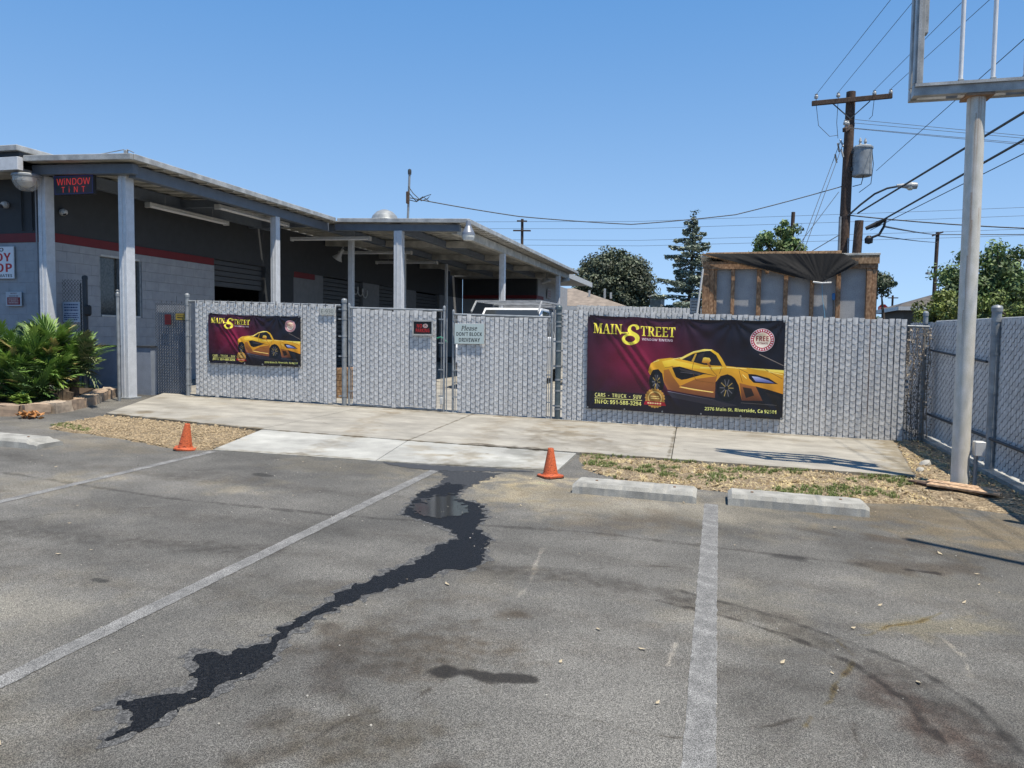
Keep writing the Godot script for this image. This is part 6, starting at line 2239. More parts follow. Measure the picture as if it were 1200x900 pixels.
	wire("lowest cable slanting left from the pole to the shed roof", [V(3.7, 5.0, 27.8), V(1.7, 3.6, 24.0), V(1.2, 3.2, 22.9)], 0.014)
	for k in 4:
		var y := 8.75 + [0.0, 0.42, 1.3, 1.85][k] as float
		wire(["lowest", "third highest", "second highest", "highest"][k] + " of the faint far wires crossing behind the conifer", [V(-24, y + 0.4, 62.0), V(-6.0, y - 0.15, 61.0), V(14.0, y - 0.1, 60.0), V(60.0, y + 0.3, 58.0)], 0.013)
	# far poles
	t = thing("utility_pole", "small far utility pole with two crossarms above the rear canopy's roof", "utility pole", V(-22.5, 2.0, 90.0))
	g = Geo.new()
	g.tube([V(-22.5, 0.5, 90.0), V(-22.57, 15.3, 90.0)], 0.16, 8)
	part(t, "pole", g, M.pole_wood)
	for q in [[13.9, 1.05], [15.0, 0.6]]:
		g = Geo.new()
		g.bar(V(-22.55 - q[1], q[0] + 0.07, 89.8), V(-22.55 + q[1], q[0], 89.8), 0.14, 0.16)
		part(t, "crossarm", g, M.wood_dark)
	t = thing("utility_pole", "slim dark far pole with a small lamp, left of the large right-hand tree", "utility pole", V(16.6, 0.3, 70.0))
	g = Geo.new()
	g.tube([V(16.5, -0.5, 70.0), V(16.65, 10.3, 70.0)], 0.15, 8)
	part(t, "pole", g, M.pole_wood)
	g = Geo.new()
	g.bar(V(16.2, 10.0, 69.8), V(17.0, 10.3, 69.8), 0.1, 0.12)
	part(t, "crossarm", g, M.wood_dark)
	g = Geo.new()
	g.lathe(V(16.0, 7.05, 69.8), [Vector2(0.0, 0.12), Vector2(0.16, 0.05), Vector2(0.17, -0.08), Vector2(0.0, -0.12)], 10)
	part(t, "lamp_head", g, M.steel)
	g = Geo.new()
	g.tube([V(16.05, 7.12, 69.8), V(16.3, 7.0, 69.85), V(16.58, 6.7, 69.9)], 0.03, 6)
	part(t, "lamp_arm", g, M.steel)
	t = thing("utility_pole", "dark pole top standing out of the pale green tree behind the shed", "utility pole", V(3.55, 0.3, 45.0))
	g = Geo.new()
	g.tube([V(3.42, 0.2, 45.0), V(3.66, 8.4, 45.0)], [0.13, 0.1], 8)
	part(t, "pole", g, M.wood_dark)
	t = thing("utility_pole", "tiny far pole with one crossarm above the grey-roofed house", "utility pole", V(19.0, 0.0, 100.0))
	g = Geo.new()
	g.tube([V(19.3, -0.5, 100.0), V(19.35, 6.9, 100.0)], 0.12, 6)
	part(t, "pole", g, M.pole_wood)
	g = Geo.new()
	g.bar(V(18.8, 6.6, 99.8), V(19.9, 6.6, 99.8), 0.12, 0.12)
	part(t, "crossarm", g, M.wood_dark)
	# stop sign
	t = thing("stop_sign", "red octagonal stop sign seen past the timber shed's right corner", "sign", V(12.8, 0.2, 70.0))
	var im := canvas(256, 256, Color(0.62, 0.05, 0.06))
	letters(im, "STOP", Rect2(40, 88, 176, 80), Color(0.85, 0.85, 0.85))
	g = Geo.new()
	var oct := ellipse(0, 0, 0.41, 0.41, 8)
	g.prism(oct, -0.02, 0.0, Transform3D(Basis(Vector3.BACK, PI / 8), V(12.85, 4.2, 70.0)))
	part(t, "rim", g, M.white)
	g = Geo.new()
	g.has_uv = true
	for k in 8:
		var a := Vector2.from_angle(TAU * (k + 0.5) / 8)
		var b := Vector2.from_angle(TAU * (k + 1.5) / 8)
		var c := V(12.85, 4.2, 69.985)
		g.tri(c, c + Vector3(a.x, a.y, 0) * 0.385, c + Vector3(b.x, b.y, 0) * 0.385, Vector3.BACK, Vector3.BACK, Vector3.BACK, Vector2(0.5, 0.5), Vector2(0.5 + a.x * 0.5, 0.5 - a.y * 0.5), Vector2(0.5 + b.x * 0.5, 0.5 - b.y * 0.5))
	part(t, "face", g, print_mat(im, 128, 128))
	pipe(t, "post", V(12.85, 0.2, 70.03), V(12.85, 4.5, 70.03), 0.04, M.steel)

# ---------------------------------------------------------------- trees and plants
func leaf_card(g: Geo, at: Vector3, size: float, toward: Vector3, tint: Color) -> void:
	var m := (toward + Vector3(rng.randf_range(-1, 1), rng.randf_range(-0.6, 1), rng.randf_range(-1, 1)) * 0.9).normalized()
	var a := m.cross(Vector3(rng.randf_range(-1, 1), rng.randf_range(-1, 1), rng.randf_range(-1, 1))).normalized() * size
	var b := m.cross(a).normalized() * size * 0.55
	g.tint = tint
	g.tri(at - a, at + b, at + a, m, m, m)
	g.tri(at - a, at + a, at - b, m, m, m)

func foliage(g: Geo, c: Vector3, r: Vector3, count: int, size: float, base: Color, vary: float) -> void:
	# leaves through an ellipsoid, most of them near its skin
	var shade := 1.0 + rng.randf_range(-vary, vary)
	for k in count:
		var u := Vector3(rng.randfn(), rng.randfn(), rng.randfn()).normalized()
		var q := pow(rng.randf(), 0.4)
		var t := base * (shade * (1.0 + rng.randf_range(-vary, vary)))
		t.a = 1.0
		leaf_card(g, c + u * q * r, size * rng.randf_range(0.6, 1.3), u, t)

func limb_path(a: Vector3, b: Vector3, bend: float) -> Array:
	var m := a.lerp(b, 0.5) + Vector3(rng.randf_range(-bend, bend), rng.randf_range(0, bend), rng.randf_range(-bend, bend))
	return [a, a.lerp(m, 0.6), m, m.lerp(b, 0.6), b]

func tree(called: String, label: String, x: float, d: float, crown_y: float, r: Vector3, clumps: int, clump_r: float, leaves: int, size: float, c: Color, vary: float, lean := Vector3.ZERO) -> void:
	var base := W(x, d, -0.1)
	var t := thing(called, label, "tree", base)
	var mid := V(x, crown_y, d) + lean
	var g := Geo.new()
	g.tube(limb_path(base, mid - Vector3(0, r.y * 0.5, 0), 0.2), [0.05 * r.y + 0.08, 0.045 * r.y + 0.06, 0.04 * r.y + 0.05, 0.04 * r.y + 0.03, 0.03 * r.y], 10)
	part(t, "trunk", g, M.trunk)
	var tips := []
	g = Geo.new()
	g.has_col = true
	for k in clumps:
		var u := Vector3(rng.randfn(), rng.randfn() * 0.9 + 0.15, rng.randfn()).normalized()
		var p := mid + u * r * pow(rng.randf(), 0.33) * 0.86
		foliage(g, p, Vector3(1, 0.8, 1) * clump_r * rng.randf_range(0.6, 1.25), leaves, size, c, vary)
		if k % 3 == 0:
			tips.append(p)
	part(t, "crown", g, leaf_mat(Color(1, 1, 1), 0.12))
	g = Geo.new()
	for p in tips:
		g.tube(limb_path(mid - Vector3(0, r.y * 0.55, 0), p, 0.25), [0.02 * r.y + 0.03, 0.02 * r.y + 0.02, 0.015 * r.y + 0.015, 0.02, 0.01], 6)
	part(t, "limbs", g, M.trunk)

func conifer() -> void:
	var d := 50.0
	var x := -1.8
	var base := W(x, d)
	var t := thing("conifer_tree", "tall ragged blue-green conifer left of the timber shed", "tree", base)
	var g := Geo.new()
	var top := V(x + 0.1, 9.35, d)
	g.tube([base, V(x, 4.0, d), top], [0.22, 0.15, 0.02], 10)
	part(t, "trunk", g, M.trunk)
	var b := Geo.new()
	g = Geo.new()
	g.has_col = true
	for k in 88:
		var h := pow(float(k) / 88, 0.9)
		var y := 1.2 + h * 7.8
		var reach := lerpf(7.0, 0.4, pow(h, 0.50)) * rng.randf_range(0.35, 1.15) + (0.7 if k in [66, 70, 72] else 0.0)
		var a := k * 2.4 + rng.randf_range(-0.4, 0.4)
		var dir := Vector3(cos(a), 0, sin(a))
		var root := V(x + 0.05, y, d)
		var tip := root + dir * reach + Vector3(0, reach * rng.randf_range(-0.18, 0.22), 0)
		b.tube([root, root.lerp(tip, 0.5) + Vector3(0, 0.06, 0), tip], [0.035, 0.025, 0.008], 5)
		var n := int(170 * reach)
		for j in n:
			var u := pow(rng.randf(), 0.5)
			var side := dir.cross(Vector3.UP) * rng.randf_range(-1, 1) * reach * 0.24 * (1.1 - u * 0.6)
			var p := root.lerp(tip, u) + side - Vector3(0, absf(rng.randfn()) * 0.10, 0)
			var tint := Color(0.25, 0.29, 0.23) * rng.randf_range(0.6, 1.5)
			tint.a = 1.0
			leaf_card(g, p, rng.randf_range(0.06, 0.15), Vector3.UP, tint)
	for j in 60:
		leaf_card(g, top + Vector3(rng.randfn() * 0.12, rng.randf_range(-0.8, 0.1), rng.randfn() * 0.12), 0.1, Vector3.UP, Color(0.05, 0.075, 0.055))
	part(t, "crown", g, leaf_mat(Color(1, 1, 1), 0.12))
	part(t, "branches", b, M.trunk)

func frond_mesh(long: float, leaflets: int, droop: float) -> ArrayMesh:
	# an arching rib with strap leaflets on both sides; grows along +y, arches to +z
	var g := Geo.new()
	var at := func(u: float) -> Vector3: return Vector3(0, long * (u - 0.25 * u * u * droop), long * droop * u * u * 0.8)
	g.tube([at.call(0.0), at.call(0.33), at.call(0.66), at.call(1.0)], [0.008, 0.007, 0.005, 0.003], 5)
	for k in leaflets:
		for s in [-1.0, 1.0]:
			var u := lerpf(0.22, 1.0, float(k) / (leaflets - 1))
			var p: Vector3 = at.call(u)
			var dir: Vector3 = (Vector3(s * lerpf(0.75, 0.2, u), lerpf(0.7, 1.0, u), 0.25 * u + rng.randf_range(-0.12, 0.2))).normalized()
			var l := long * 0.52 * (1.0 - 0.35 * absf(u - 0.5)) * rng.randf_range(0.85, 1.1)
			var w := dir.cross(Vector3(0, 0.2, 1)).normalized() * 0.014
			var q := p + dir * l * 0.55 + Vector3(0, 0, 0.02)
			var e := p + dir * l + Vector3(0, -0.02, 0.06)
			g.quad(p - w * 0.5, p + w * 0.5, q + w, q - w, Vector3(0, 0.3, 1))
			g.flat3(q - w, q + w, e, Vector3(0, 0.3, 1))
	return g.mesh()

func build_planting() -> void:
	var t := thing("leafy_shrub", "big dense green shrub of strap-leaved fronds in the stone-edged bed at the left", "shrub", W(-10.4, 10.3))
	var meshes := [frond_mesh(0.52, 8, 0.35), frond_mesh(0.58, 9, 0.6), frond_mesh(0.48, 8, 0.2), frond_mesh(0.42, 7, 0.45)]
	var greens := []
	for c in [Color(0.065, 0.125, 0.026), Color(0.105, 0.19, 0.034), Color(0.045, 0.085, 0.028), Color(0.17, 0.26, 0.05), Color(0.32, 0.26, 0.10)]:
		var m := leaf_mat(c, 0.35)
		m.vertex_color_use_as_albedo = false
		greens.append(m)
	var hearts := [[-10.75, 10.1, 0.8, 46], [-10.25, 10.3, 0.9, 52], [-10.1, 10.6, 0.66, 38], [-10.9, 9.7, 0.45, 24], [-10.35, 9.75, 0.4, 26], [-10.0, 10.1, 0.35, 22], [-11.2, 10.3, 0.85, 24], [-10.3, 10.35, 1.0, 14], [-10.0, 10.0, 0.55, 34], [-10.3, 9.95, 0.75, 36], [-10.0, 9.7, 0.3, 26], [-10.55, 9.7, 0.6, 34], [-11.0, 9.8, 0.8, 30], [-10.6, 9.5, 0.12, 20], [-10.1, 9.75, 0.1, 18]]
	for q in hearts:
		for k in int(q[3] * 1.5):
			var a: float = k * 2.399 + rng.randf_range(-0.3, 0.3)
			var tilt := rng.randf_range(0.05, 1.2)
			var b := Basis(Vector3.UP, a) * Basis(Vector3.RIGHT, tilt) * Basis(Vector3.UP, rng.randf_range(-0.4, 0.4))
			var m = greens[[0, 0, 1, 1, 2, 3][rng.randi() % 6]]
			if rng.randf() < 0.08:
				m = greens[4]
			part(t, "frond", meshes[rng.randi() % 4], m, W(q[0] - 0.24 + rng.randf_range(-0.1, 0.1), q[1] + 0.22 + rng.randf_range(-0.1, 0.1), q[2] * rng.randf_range(0.7, 1.05)) - t.position, b.scaled(Vector3.ONE * rng.randf_range(0.62, 0.98)))
	# a tired half-dry fan on the right
	for k in 12:
		var a := -0.55 + k * 0.1
		var b := Basis(Vector3(0.25, 0, -1).normalized(), 1.05 - a * 0.8) * Basis(Vector3.UP, 0.9)
		part(t, "dry_frond", meshes[k % 4], mat(Color(0.17, 0.19, 0.09), 0.7) if k % 3 else greens[2], W(-10.12, 10.65, 0.55 + 0.035 * k) - t.position, b.scaled(Vector3.ONE * rng.randf_range(0.85, 1.05)))
	var g := Geo.new()
	g.tube([W(-9.88, 10.05, -0.05), W(-9.86, 10.08, 0.14), W(-9.84, 10.1, 0.28)], [0.14, 0.12, 0.11], 12)
	part(t, "stump", g, mat(Color(0.22, 0.17, 0.11), 0.95, "wood", 2.0, "blotch", 2.0))
	for q in [[-10.4, 10.2], [-10.8, 10.0], [-10.1, 10.5], [-11.1, 10.2]]:
		g = Geo.new()
		g.tube([W(q[0], q[1], -0.05), W(q[0] + 0.05, q[1], 0.5)], [0.09, 0.06], 8)
		part(t, "stem", g, M.trunk)
	# small weed and spent flower at the border
	g = Geo.new()
	g.has_col = true
	for k in 90:
		leaf_card(g, W(-9.95 + rng.randfn() * 0.05, 9.4 + rng.randfn() * 0.05, 0.10 + rng.randf() * 0.18), 0.07, Vector3.UP, Color(0.16, 0.25, 0.04))
	single("weed", "small bright green weed standing behind the stone border", "weed", g, leaf_mat(Color(1, 1, 1), 0.2), W(-9.95, 9.4))
	g = Geo.new()
	g.has_col = true
	for k in 60:
		leaf_card(g, W(-9.42 + rng.randfn() * 0.08, 9.02 + rng.randfn() * 0.06, 0.01 + rng.randf() * 0.09), 0.05, Vector3.UP, Color(0.42, 0.19, 0.06) * rng.randf_range(0.6, 1.2))
	single("dead_leaves", "heap of dead orange leaves against the stone border", "leaves", g, leaf_mat(Color(1, 1, 1), 0.2), W(-9.42, 9.02))
	# bed soil and stone edging
	g = ground_slab(pairs([-9.95, 9.1, -9.9, 9.9, -10.45, 10.9, -11.4, 12.4, -14.0, 12.4, -14.0, 9.0, -10.3, 8.95]), 0.10, 0.3)
	struct("planting_soil", g, mat(Color(0.10, 0.07, 0.045), 0.95, "pebble", 2.0))
	var border := thing("stone_border", "low border of rough tan stones round the planting bed", "border", W(-9.9, 9.8))
	var line := [[-11.0, 9.02], [-10.55, 8.96], [-10.1, 8.98], [-9.78, 9.2], [-9.66, 9.55], [-9.72, 9.95], [-9.88, 10.35], [-10.05, 10.75], [-10.28, 11.15], [-10.5, 11.55], [-10.72, 11.95], [-10.95, 12.35]]
	var nz := FastNoiseLite.new()
	nz.seed = 55
	nz.frequency = 0.05
	for k in line.size() - 1:
		for lvl in (2 if k < 2 else 1):
			var a := W(line[k][0], line[k][1], 0.07 + 0.15 * lvl)
			var b := W(line[k + 1][0], line[k + 1][1], 0.07 + 0.15 * lvl)
			g = Geo.new()
			var l := a.distance_to(b) * rng.randf_range(0.93, 0.98)
			var wd := rng.randf_range(0.22, 0.30)
			var hh := 0.17
			# a split block: a subdivided box pushed about by noise
			var dir := (b - a).normalized()
			var side := dir.cross(Vector3.UP).normalized()
			var c := (a + b) / 2
			var sh := func(p: Vector3) -> Vector3:
				var q := c + dir * p.x + Vector3.UP * p.y + side * p.z
				var s := Vector3(nz.get_noise_3dv(q * 60), nz.get_noise_3dv(q * 60 + Vector3(50, 0, 0)), nz.get_noise_3dv(q * 60 + Vector3(0, 50, 0)))
				return q + s * 0.035
			for f in 6:
				var ax := f / 2
				var sg := -1.0 if f % 2 else 1.0
				var size := Vector3(l, hh, wd)
				for i in 4:
					for j in 3:
						var cs := []
						for e in [[0, 0], [1, 0], [1, 1], [0, 1]]:
							var p := Vector3.ZERO
							p[ax] = sg * size[ax] / 2
							p[(ax + 1) % 3] = ((i + e[0]) / 4.0 - 0.5) * size[(ax + 1) % 3]
							p[(ax + 2) % 3] = ((j + e[1]) / 3.0 - 0.5) * size[(ax + 2) % 3]
							cs.append(sh.call(p))
						var o := Vector3.ZERO
						o[ax] = sg
						g.quad(cs[0], cs[1], cs[2], cs[3], dir * o.x + Vector3.UP * o.y + side * o.z)
			part(border, "stone", g, M.stone[(k + lvl) % 3])

func build_trees() -> void:
	tree("round_tree", "broad dark round-crowned tree behind the far slatted fence", -8.2, 62.0, 5.2, Vector3(3.55, 3.65, 3.2), 360, 0.75, 150, 0.115, Color(0.078, 0.095, 0.055), 0.4)
	conifer()
	tree("pale_tree", "light green loose-crowned tree rising behind the timber shed roof", 2.45, 36.0, 5.35, Vector3(1.25, 1.5, 1.0), 52, 0.32, 80, 0.085, Color(0.13, 0.19, 0.06), 0.35)
	tree("small_tree", "small dark tree just right of the timber shed's corner", 8.15, 45.0, 4.55, Vector3(0.75, 0.85, 0.7), 26, 0.36, 110, 0.08, Color(0.075, 0.10, 0.05), 0.35)
	tree("large_tree", "large bright green tree at the right behind the white sign pole", 8.65, 30.0, 3.3, Vector3(1.6, 2.0, 1.5), 80, 0.44, 160, 0.07, Color(0.105, 0.16, 0.05), 0.42)
	tree("bushy_tree", "yellow-green bushy tree left of the white sign pole", 6.55, 27.0, 2.5, Vector3(0.75, 0.95, 0.8), 26, 0.30, 120, 0.06, Color(0.13, 0.16, 0.035), 0.4)
	tree("bushy_tree", "yellow-green bush just right of the white sign pole, before the large tree", 8.1, 26.5, 2.2, Vector3(1.0, 0.9, 0.8), 30, 0.32, 120, 0.06, Color(0.12, 0.16, 0.035), 0.4)
	tree("dark_tree", "dark olive tree at the right edge of the picture beyond the large tree", 11.0, 34.0, 3.1, Vector3(1.9, 1.9, 1.3), 64, 0.42, 120, 0.075, Color(0.085, 0.10, 0.05), 0.4)
	tree("bushy_tree", "low green bush above the side fence at the picture's right edge", 9.7, 24.0, 1.9, Vector3(1.2, 0.75, 0.8), 32, 0.30, 120, 0.06, Color(0.075, 0.125, 0.03), 0.4)
	tree("round_bush", "low green bush between the round dark tree and the conifer", -3.6, 43.0, 2.5, Vector3(0.85, 0.7, 0.7), 22, 0.32, 110, 0.06, Color(0.10, 0.15, 0.04), 0.35)
	tree("far_tree", "pale far treetop just over the rear canopy's eave", -13.2, 80.0, 6.4, Vector3(1.9, 1.5, 1.5), 22, 0.6, 80, 0.14, Color(0.13, 0.20, 0.10), 0.3)
	tree("far_tree", "grey-green far treetop over the grey-roofed house", 17.0, 90.0, 3.2, Vector3(2.2, 1.1, 1.5), 20, 0.6, 80, 0.14, Color(0.11, 0.15, 0.09), 0.3)
	tree("round_bush", "yellowish shrub under the stop sign by the shed's corner", 7.6, 40.0, 1.75, Vector3(0.75, 0.6, 0.6), 18, 0.3, 90, 0.06, Color(0.17, 0.17, 0.05), 0.35)

# ---------------------------------------------------------------- houses and vehicles beyond
func gable_house(called: String, label: String, x0: float, x1: float, d0: float, d1: float, eave: float, ridge: float, roof_m: Material, wall_m: Material) -> Node3D:
	var gy := ground(x0, d0)
	var t := thing(called, label, "house", V((x0 + x1) / 2, gy, (d0 + d1) / 2))
	var g := Geo.new()
	g.slab(x0 + 0.4, x1 - 0.4, gy - 0.2, eave, d0 + 0.4, d1 - 0.4)
	part(t, "wall", g, wall_m)
	# hipped roof with a thickness at the eave
	var c := [V(x0, eave, d0), V(x1, eave, d0), V(x1, eave, d1), V(x0, eave, d1)]
	var run := minf((d1 - d0) / 2, (x1 - x0) / 2 - 0.2)
	var r0 := V(x0 + run, ridge, (d0 + d1) / 2)
	var r1 := V(x1 - run, ridge, (d0 + d1) / 2)
	g = Geo.new()
	g.quad(c[0], c[1], r1, r0, Vector3(0, 1, 1))
	g.quad(c[2], c[3], r0, r1, Vector3(0, 1, -1))
	g.flat3(c[1], c[2], r1, Vector3(1, 1, 0))
	g.flat3(c[3], c[0], r0, Vector3(-1, 1, 0))
	g.quad(c[0] - Vector3(0, 0.001, 0), c[1] - Vector3(0, 0.001, 0), c[2] - Vector3(0, 0.001, 0), c[3] - Vector3(0, 0.001, 0), Vector3.DOWN)
	part(t, "roof", g, roof_m)
	g = Geo.new()
	for k in 4:
		g.bar(c[k] - Vector3(0, 0.13, 0), c[(k + 1) % 4] - Vector3(0, 0.13, 0), 0.06, 0.24)
	part(t, "fascia", g, M.white)
	for u in [0.25, 0.6]:
		g = Geo.new()
		var x := lerpf(x0, x1, u)
		g.slab(x, x + 1.2, gy + 0.9, gy + 2.0, d0 + 0.36, d0 + 0.402)
		var w := part(t, "window", g, M.glass)
		g = Geo.new()
		g.slab(x - 0.06, x + 1.26, gy + 0.8, gy + 0.898, d0 + 0.32, d0 + 0.40)
		part(w, "sill", g, M.white)
	return t

func wheel(t: Node3D, at: Vector3) -> void:
	var b := Basis(Vector3.BACK, -PI / 2) if at.x > 0 else Basis(Vector3.BACK, PI / 2)
	var g := Geo.new()
	g.lathe(at, [Vector2(0.21, -0.11), Vector2(0.33, -0.10), Vector2(0.36, -0.06), Vector2(0.36, 0.06), Vector2(0.33, 0.10), Vector2(0.21, 0.11)], 28, b)
	var o := local(t, "wheel", g, M.rubber)
	g = Geo.new()
	g.lathe(at, [Vector2(0.0, -0.05), Vector2(0.2, -0.08), Vector2(0.215, 0.09), Vector2(0.19, 0.1), Vector2(0.17, 0.05), Vector2(0.06, 0.06), Vector2(0.0, 0.065)], 20, b)
	o.add_child(_mesh_node("rim", g, M.chrome), true)

func _mesh_node(called: String, g: Geo, m: Material) -> MeshInstance3D:
	var o := MeshInstance3D.new()
	o.name = called
	o.mesh = g.mesh()
	o.material_override = m
	return o

func vehicle(called: String, label: String, category: String, at: Vector3, turn: float, side: Array, cab: Array, wide: float, axles: Array, paint: Material, screen: Array) -> Node3D:
	# side and cab are outlines in (forward, up); the cab leans in towards the roof; forward is local +z
	var t := thing(called, label, category, at)
	t.rotation.y = turn
	var to_side := Transform3D(Basis(Vector3(0, 0, 1), Vector3(0, 1, 0), Vector3(-1, 0, 0)), Vector3.ZERO)
	var g := Geo.new()
	g.prism(pairs(side), -wide / 2, wide / 2, to_side)
	local(t, "body", g, paint)
	g = Geo.new()
	var cp := pairs(cab)
	var lo := cp[0].y
	var hi := cp[0].y
	for q in cp:
		lo = minf(lo, q.y)
		hi = maxf(hi, q.y)
	var half := func(y: float) -> float: return wide / 2 - 0.02 - 0.17 * (y - lo) / (hi - lo)
	var idx := Geometry2D.triangulate_polygon(cp)
	for s in [-1.0, 1.0]:
		for k in range(0, idx.size(), 3):
			var p := []
			for j in 3:
				var q := cp[idx[k + j]]
				p.append(Vector3(s * half.call(q.y), q.y, q.x))
			g.flat3(p[0], p[1], p[2], Vector3(s, 0, 0))
	for i in cp.size():
		var p := cp[i]
		var q := cp[(i + 1) % cp.size()]
		var o := Vector3(0, (p.y + q.y) / 2 - (lo + hi) / 2, (p.x + q.x) / 2 - (cp[0].x + cp[2].x) / 2)
		g.quad(Vector3(-half.call(p.y), p.y, p.x), Vector3(-half.call(q.y), q.y, q.x), Vector3(half.call(q.y), q.y, q.x), Vector3(half.call(p.y), p.y, p.x), o)
	local(t, "cab", g, paint)
	# windscreen, rear glass and side windows, a few mm proud of the cab
	for k in [0, 2]:
		var p := Vector2(screen[k], screen[k + 1])
		var q := Vector2(screen[k + 4], screen[k + 5])
		var off := Vector3(0, 0.012, 0.012 if k == 0 else -0.012)
		var a := p.lerp(q, 0.08)
		var b := p.lerp(q, 0.92)
		g = Geo.new()
		g.quad(Vector3(-half.call(a.y) + 0.06, a.y, a.x) + off, Vector3(half.call(a.y) - 0.06, a.y, a.x) + off, Vector3(half.call(b.y) - 0.06, b.y, b.x) + off, Vector3(-half.call(b.y) + 0.06, b.y, b.x) + off, Vector3(0, 0.3, 1 if k == 0 else -1))
		local(t, "windscreen" if k == 0 else "rear_window", g, M.glass)
	for s in [-1.0, 1.0]:
		g = Geo.new()
		var a := Vector2(screen[0] - 0.25, screen[1] + 0.05)
		var b := Vector2(screen[2] + 0.15, screen[3] + 0.05)
		var c := Vector2(screen[6] + 0.08, screen[7] - 0.08)
		var e := Vector2(screen[4] - 0.12, screen[5] - 0.08)
		var f := func(q: Vector2) -> Vector3: return Vector3(s * (half.call(q.y) + 0.006), q.y, q.x)
		g.quad(f.call(a), f.call(b), f.call(c), f.call(e), Vector3(s, 0.1, 0))
		local(t, "side_window", g, M.glass)
		var nose: float = side[0]
		g = Geo.new()
		g.box(Vector3(s * (wide / 2 - 0.22), 0.86, nose - 0.02), Vector3(0.34, 0.17, 0.07), Basis(), 0.025)
		local(t, "headlight", g, M.white_gloss)
		g = Geo.new()
		g.box(Vector3(s * (wide / 2 + 0.1), 1.15, screen[0] - 0.35), Vector3(0.18, 0.14, 0.09), Basis(), 0.03)
		local(t, "mirror", g, paint)
		for z in axles:
			wheel(t, Vector3(s * (wide / 2 - 0.09), 0.36, z))
	var nz: float = side[0]
	g = Geo.new()
	g.box(Vector3(0, 0.83, nz + 0.0), Vector3(wide - 0.9, 0.26, 0.06), Basis(), 0.02)
	local(t, "grille", g, M.black)
	g = Geo.new()
	g.box(Vector3(0, 0.52, nz + 0.06), Vector3(wide - 0.06, 0.22, 0.16), Basis(), 0.04)
	local(t, "bumper", g, M.chrome)
	g = Geo.new()
	g.box(Vector3(0, 0.52, nz + 0.147), Vector3(0.31, 0.15, 0.012), Basis(), 0.003)
	local(t, "number_plate", g, M.white)
	return t

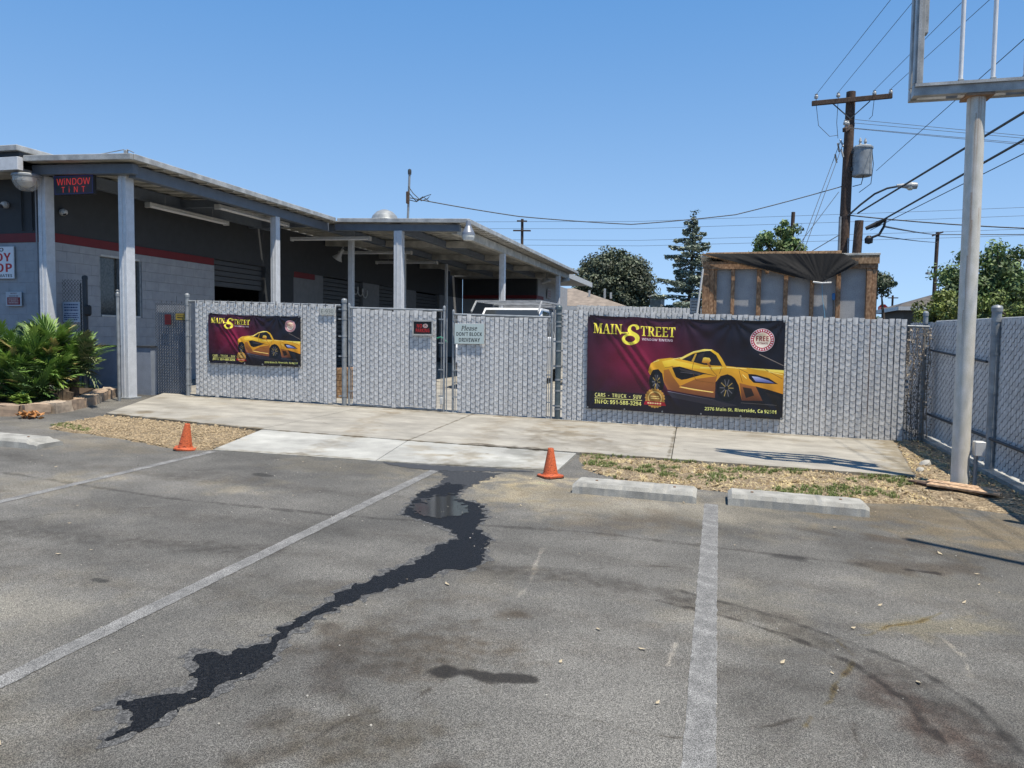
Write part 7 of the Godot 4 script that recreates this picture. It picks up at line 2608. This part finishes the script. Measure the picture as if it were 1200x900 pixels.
func build_beyond() -> void:
	var beige := mat(Color(0.41, 0.335, 0.27), 0.9, "fine", 1.0, "blotch", 0.4)
	gable_house("house", "house with a pale tan roof and white eaves beyond the yard, under the round tree", -15.0, -5.6, 49.0, 57.0, 3.55, 4.9, beige, mat(Color(0.55, 0.53, 0.5), 0.9, "fine", 1.0))
	gable_house("house", "house with a low grey-brown roof left of the yellow-green tree", 11.0, 22.0, 55.0, 63.0, 3.8, 5.1, mat(Color(0.17, 0.15, 0.13), 0.9, "fine", 1.0, "blotch", 0.4), mat(Color(0.10, 0.085, 0.07), 0.9))
	var g := Geo.new()
	for q in [[-8.3, 0.5], [-7.3, 0.6], [-6.9, 0.35]]:
		g = Geo.new()
		g.slab(q[0], q[0] + 0.12, 4.1, 4.15 + q[1], 51.0, 51.12)
		single("roof_pipe", ["left", "broad middle", "right"][int(q[0] > -8.0) + int(q[0] > -7.0)] + " flue on the pale tan house roof", "flue", g, M.fascia, V(q[0], 4.3, 51.0))
	# pale wall seen between round tree and conifer
	g = Geo.new()
	g.slab(-4.45, -3.75, 0.4, 4.3, 52.5, 56.0)
	var o := single("outbuilding", "pale grey gable wall between the round dark tree and the conifer", "building", g, mat(Color(0.42, 0.41, 0.37), 0.9, "fine", 1.0, "blotch", 0.4), V(-3.4, 0.4, 53.0))
	g = Geo.new()
	g.prism(pairs([-4.6, 4.3, -3.6, 4.3, -4.1, 4.5]), -56.2, -52.3)
	part(o, "roof", g, M.fascia)
	# vehicles behind the gates
	var white := mat(Color(0.74, 0.75, 0.76), 0.3, "soft", 0.6)
	white.clearcoat_enabled = true
	white.clearcoat = 0.6
	var truck := vehicle("pickup_truck", "white pickup truck with a white ladder rack, facing the gates under the canopy's edge", "pickup truck", W(-5.2, 20.2, 0.02), 0.06,
		[2.62, 0.42, 2.66, 0.95, 2.5, 1.08, 1.2, 1.16, -2.6, 1.16, -2.66, 0.45, -2.0, 0.36, 2.0, 0.36], [1.25, 1.15, 0.45, 1.96, -0.85, 1.96, -1.05, 1.15], 1.86, [1.72, -1.7], white, [1.25, 1.15, -1.05, 1.15, 0.45, 1.96, -0.85, 1.96])
	var rack := []
	for s in [-1.0, 1.0]:
		rack.append([Vector3(s * 0.84, 2.10, 1.0), Vector3(s * 0.84, 2.16, -2.5)])
		rack.append([Vector3(s * 0.86, 1.15, -1.2), Vector3(s * 0.84, 2.10, -1.0)])
		rack.append([Vector3(s * 0.86, 1.15, -2.5), Vector3(s * 0.84, 2.14, -2.4)])
		rack.append([Vector3(s * 0.84, 2.10, 1.0), Vector3(s * 0.84, 1.82, 1.5)])
	for z in [1.0, 0.1, -1.0, -2.4]:
		rack.append([Vector3(-0.84, 2.10, z), Vector3(0.84, 2.10, z)])
	var rack_paint := mat(Color(0.46, 0.47, 0.48), 0.5, "fine", 2.0, "blotch", 1.0)
	for q in rack:
		g = Geo.new()
		g.bar(q[0], q[1], 0.04, 0.045, 0.006)
		local(truck, "rack_bar", g, rack_paint)
	var mud := mat(Color(0.70, 0.71, 0.72), 0.3, "soft", 0.6)
	vehicle("sport_utility", "white sport utility car seen through the gap beside the right gate post", "car", W(-3.05, 22.6, 0.02), 0.1,
		[2.3, 0.42, 2.36, 0.95, 2.2, 1.10, 1.1, 1.2, -2.2, 1.2, -2.32, 0.5, -1.9, 0.36, 1.9, 0.36], [1.15, 1.19, 0.4, 1.8, -1.95, 1.78, -2.25, 1.19], 1.84, [1.5, -1.45], mud, [1.15, 1.19, -2.25, 1.19, 0.4, 1.8, -1.95, 1.78])
	# crate seen through the gap by the left gate post
	var t := thing("wooden_crate", "tan wooden crate seen through the gap left of the left gate leaf", "crate", W(-6.75, 14.3))
	for k in 5:
		g = Geo.new()
		g.slab(-7.25, -6.35, ground(-6.8, 14) + 0.02 + k * 0.115, ground(-6.8, 14) + 0.125 + k * 0.115, 13.95, 13.975, 0.003)
		part(t, "plank", g, M.wood_pale)
	g = Geo.new()
	g.slab(-7.24, -6.36, ground(-6.8, 14), ground(-6.8, 14) + 0.6, 13.98, 14.7, 0.004)
	part(t, "box", g, M.wood)
	g = Geo.new()
	g.tube([W(-5.95, 16.9, 1.1), W(-6.1, 16.9, 1.22), W(-6.3, 16.9, 1.16)], 0.018, 8)
	single("hose", "green hose end hooked behind the gap between the gate leaves", "hose", g, mat(Color(0.02, 0.22, 0.13), 0.5), W(-6.1, 16.9, 1.1))

# ---------------------------------------------------------------- scene
func _ready() -> void:
	rng.seed = 4711
	# camera: yaw 14.7 degrees left of the stalls' direction, tilted 3.4 degrees down, rolled 0.7 degrees
	var yaw := 0.2562
	var pitch := 0.0595
	var roll := 0.0118
	var fwd := Vector3(-sin(yaw) * cos(pitch), -sin(pitch), -cos(yaw) * cos(pitch))
	var rt := Vector3(cos(yaw), 0, -sin(yaw))
	var up := rt.cross(fwd)
	var cam := Camera3D.new()
	cam.name = "camera"
	cam.transform = Transform3D(Basis(rt * cos(roll) + up * sin(roll), up * cos(roll) - rt * sin(roll), -fwd), Vector3(0, 1.547, 0))
	cam.fov = 52.0
	cam.near = 0.05
	cam.far = 2000.0
	add_child(cam)
	cam.current = true
	var env := Environment.new()
	env.background_mode = Environment.BG_SKY
	var sky_m := ProceduralSkyMaterial.new()
	sky_m.sky_top_color = Color(0.24, 0.475, 0.72)
	sky_m.sky_horizon_color = Color(0.66, 0.79, 0.92)
	sky_m.sky_curve = 0.16
	sky_m.ground_horizon_color = Color(0.55, 0.55, 0.53)
	sky_m.ground_bottom_color = Color(0.35, 0.34, 0.32)
	sky_m.sun_angle_max = 1.0
	sky_m.sky_energy_multiplier = 1.0
	var sky := Sky.new()
	sky.sky_material = sky_m
	env.sky = sky
	env.tonemap_mode = Environment.TONE_MAPPER_LINEAR
	env.tonemap_exposure = 1.36
	env.sdfgi_enabled = true
	env.ssao_enabled = true
	env.ssil_enabled = true
	var we := WorldEnvironment.new()
	we.name = "environment"
	we.environment = env
	add_child(we)
	var sun := DirectionalLight3D.new()
	sun.name = "sun"
	sun.light_energy = 1.6
	sun.light_color = Color(1.0, 0.965, 0.90)
	sun.light_angular_distance = 0.5
	sun.shadow_enabled = true
	add_child(sun)
	sun.look_at_from_position(Vector3(0.32, 1.0, 0.205), Vector3.ZERO, Vector3.FORWARD)

	make_textures()
	make_materials()
	build_ground()
	build_shop()
	build_canopies()
	build_fences()
	build_shed()
	build_beyond()
	build_poles()
	build_trees()
	build_planting()
	build_lot_things()
	build_signs()
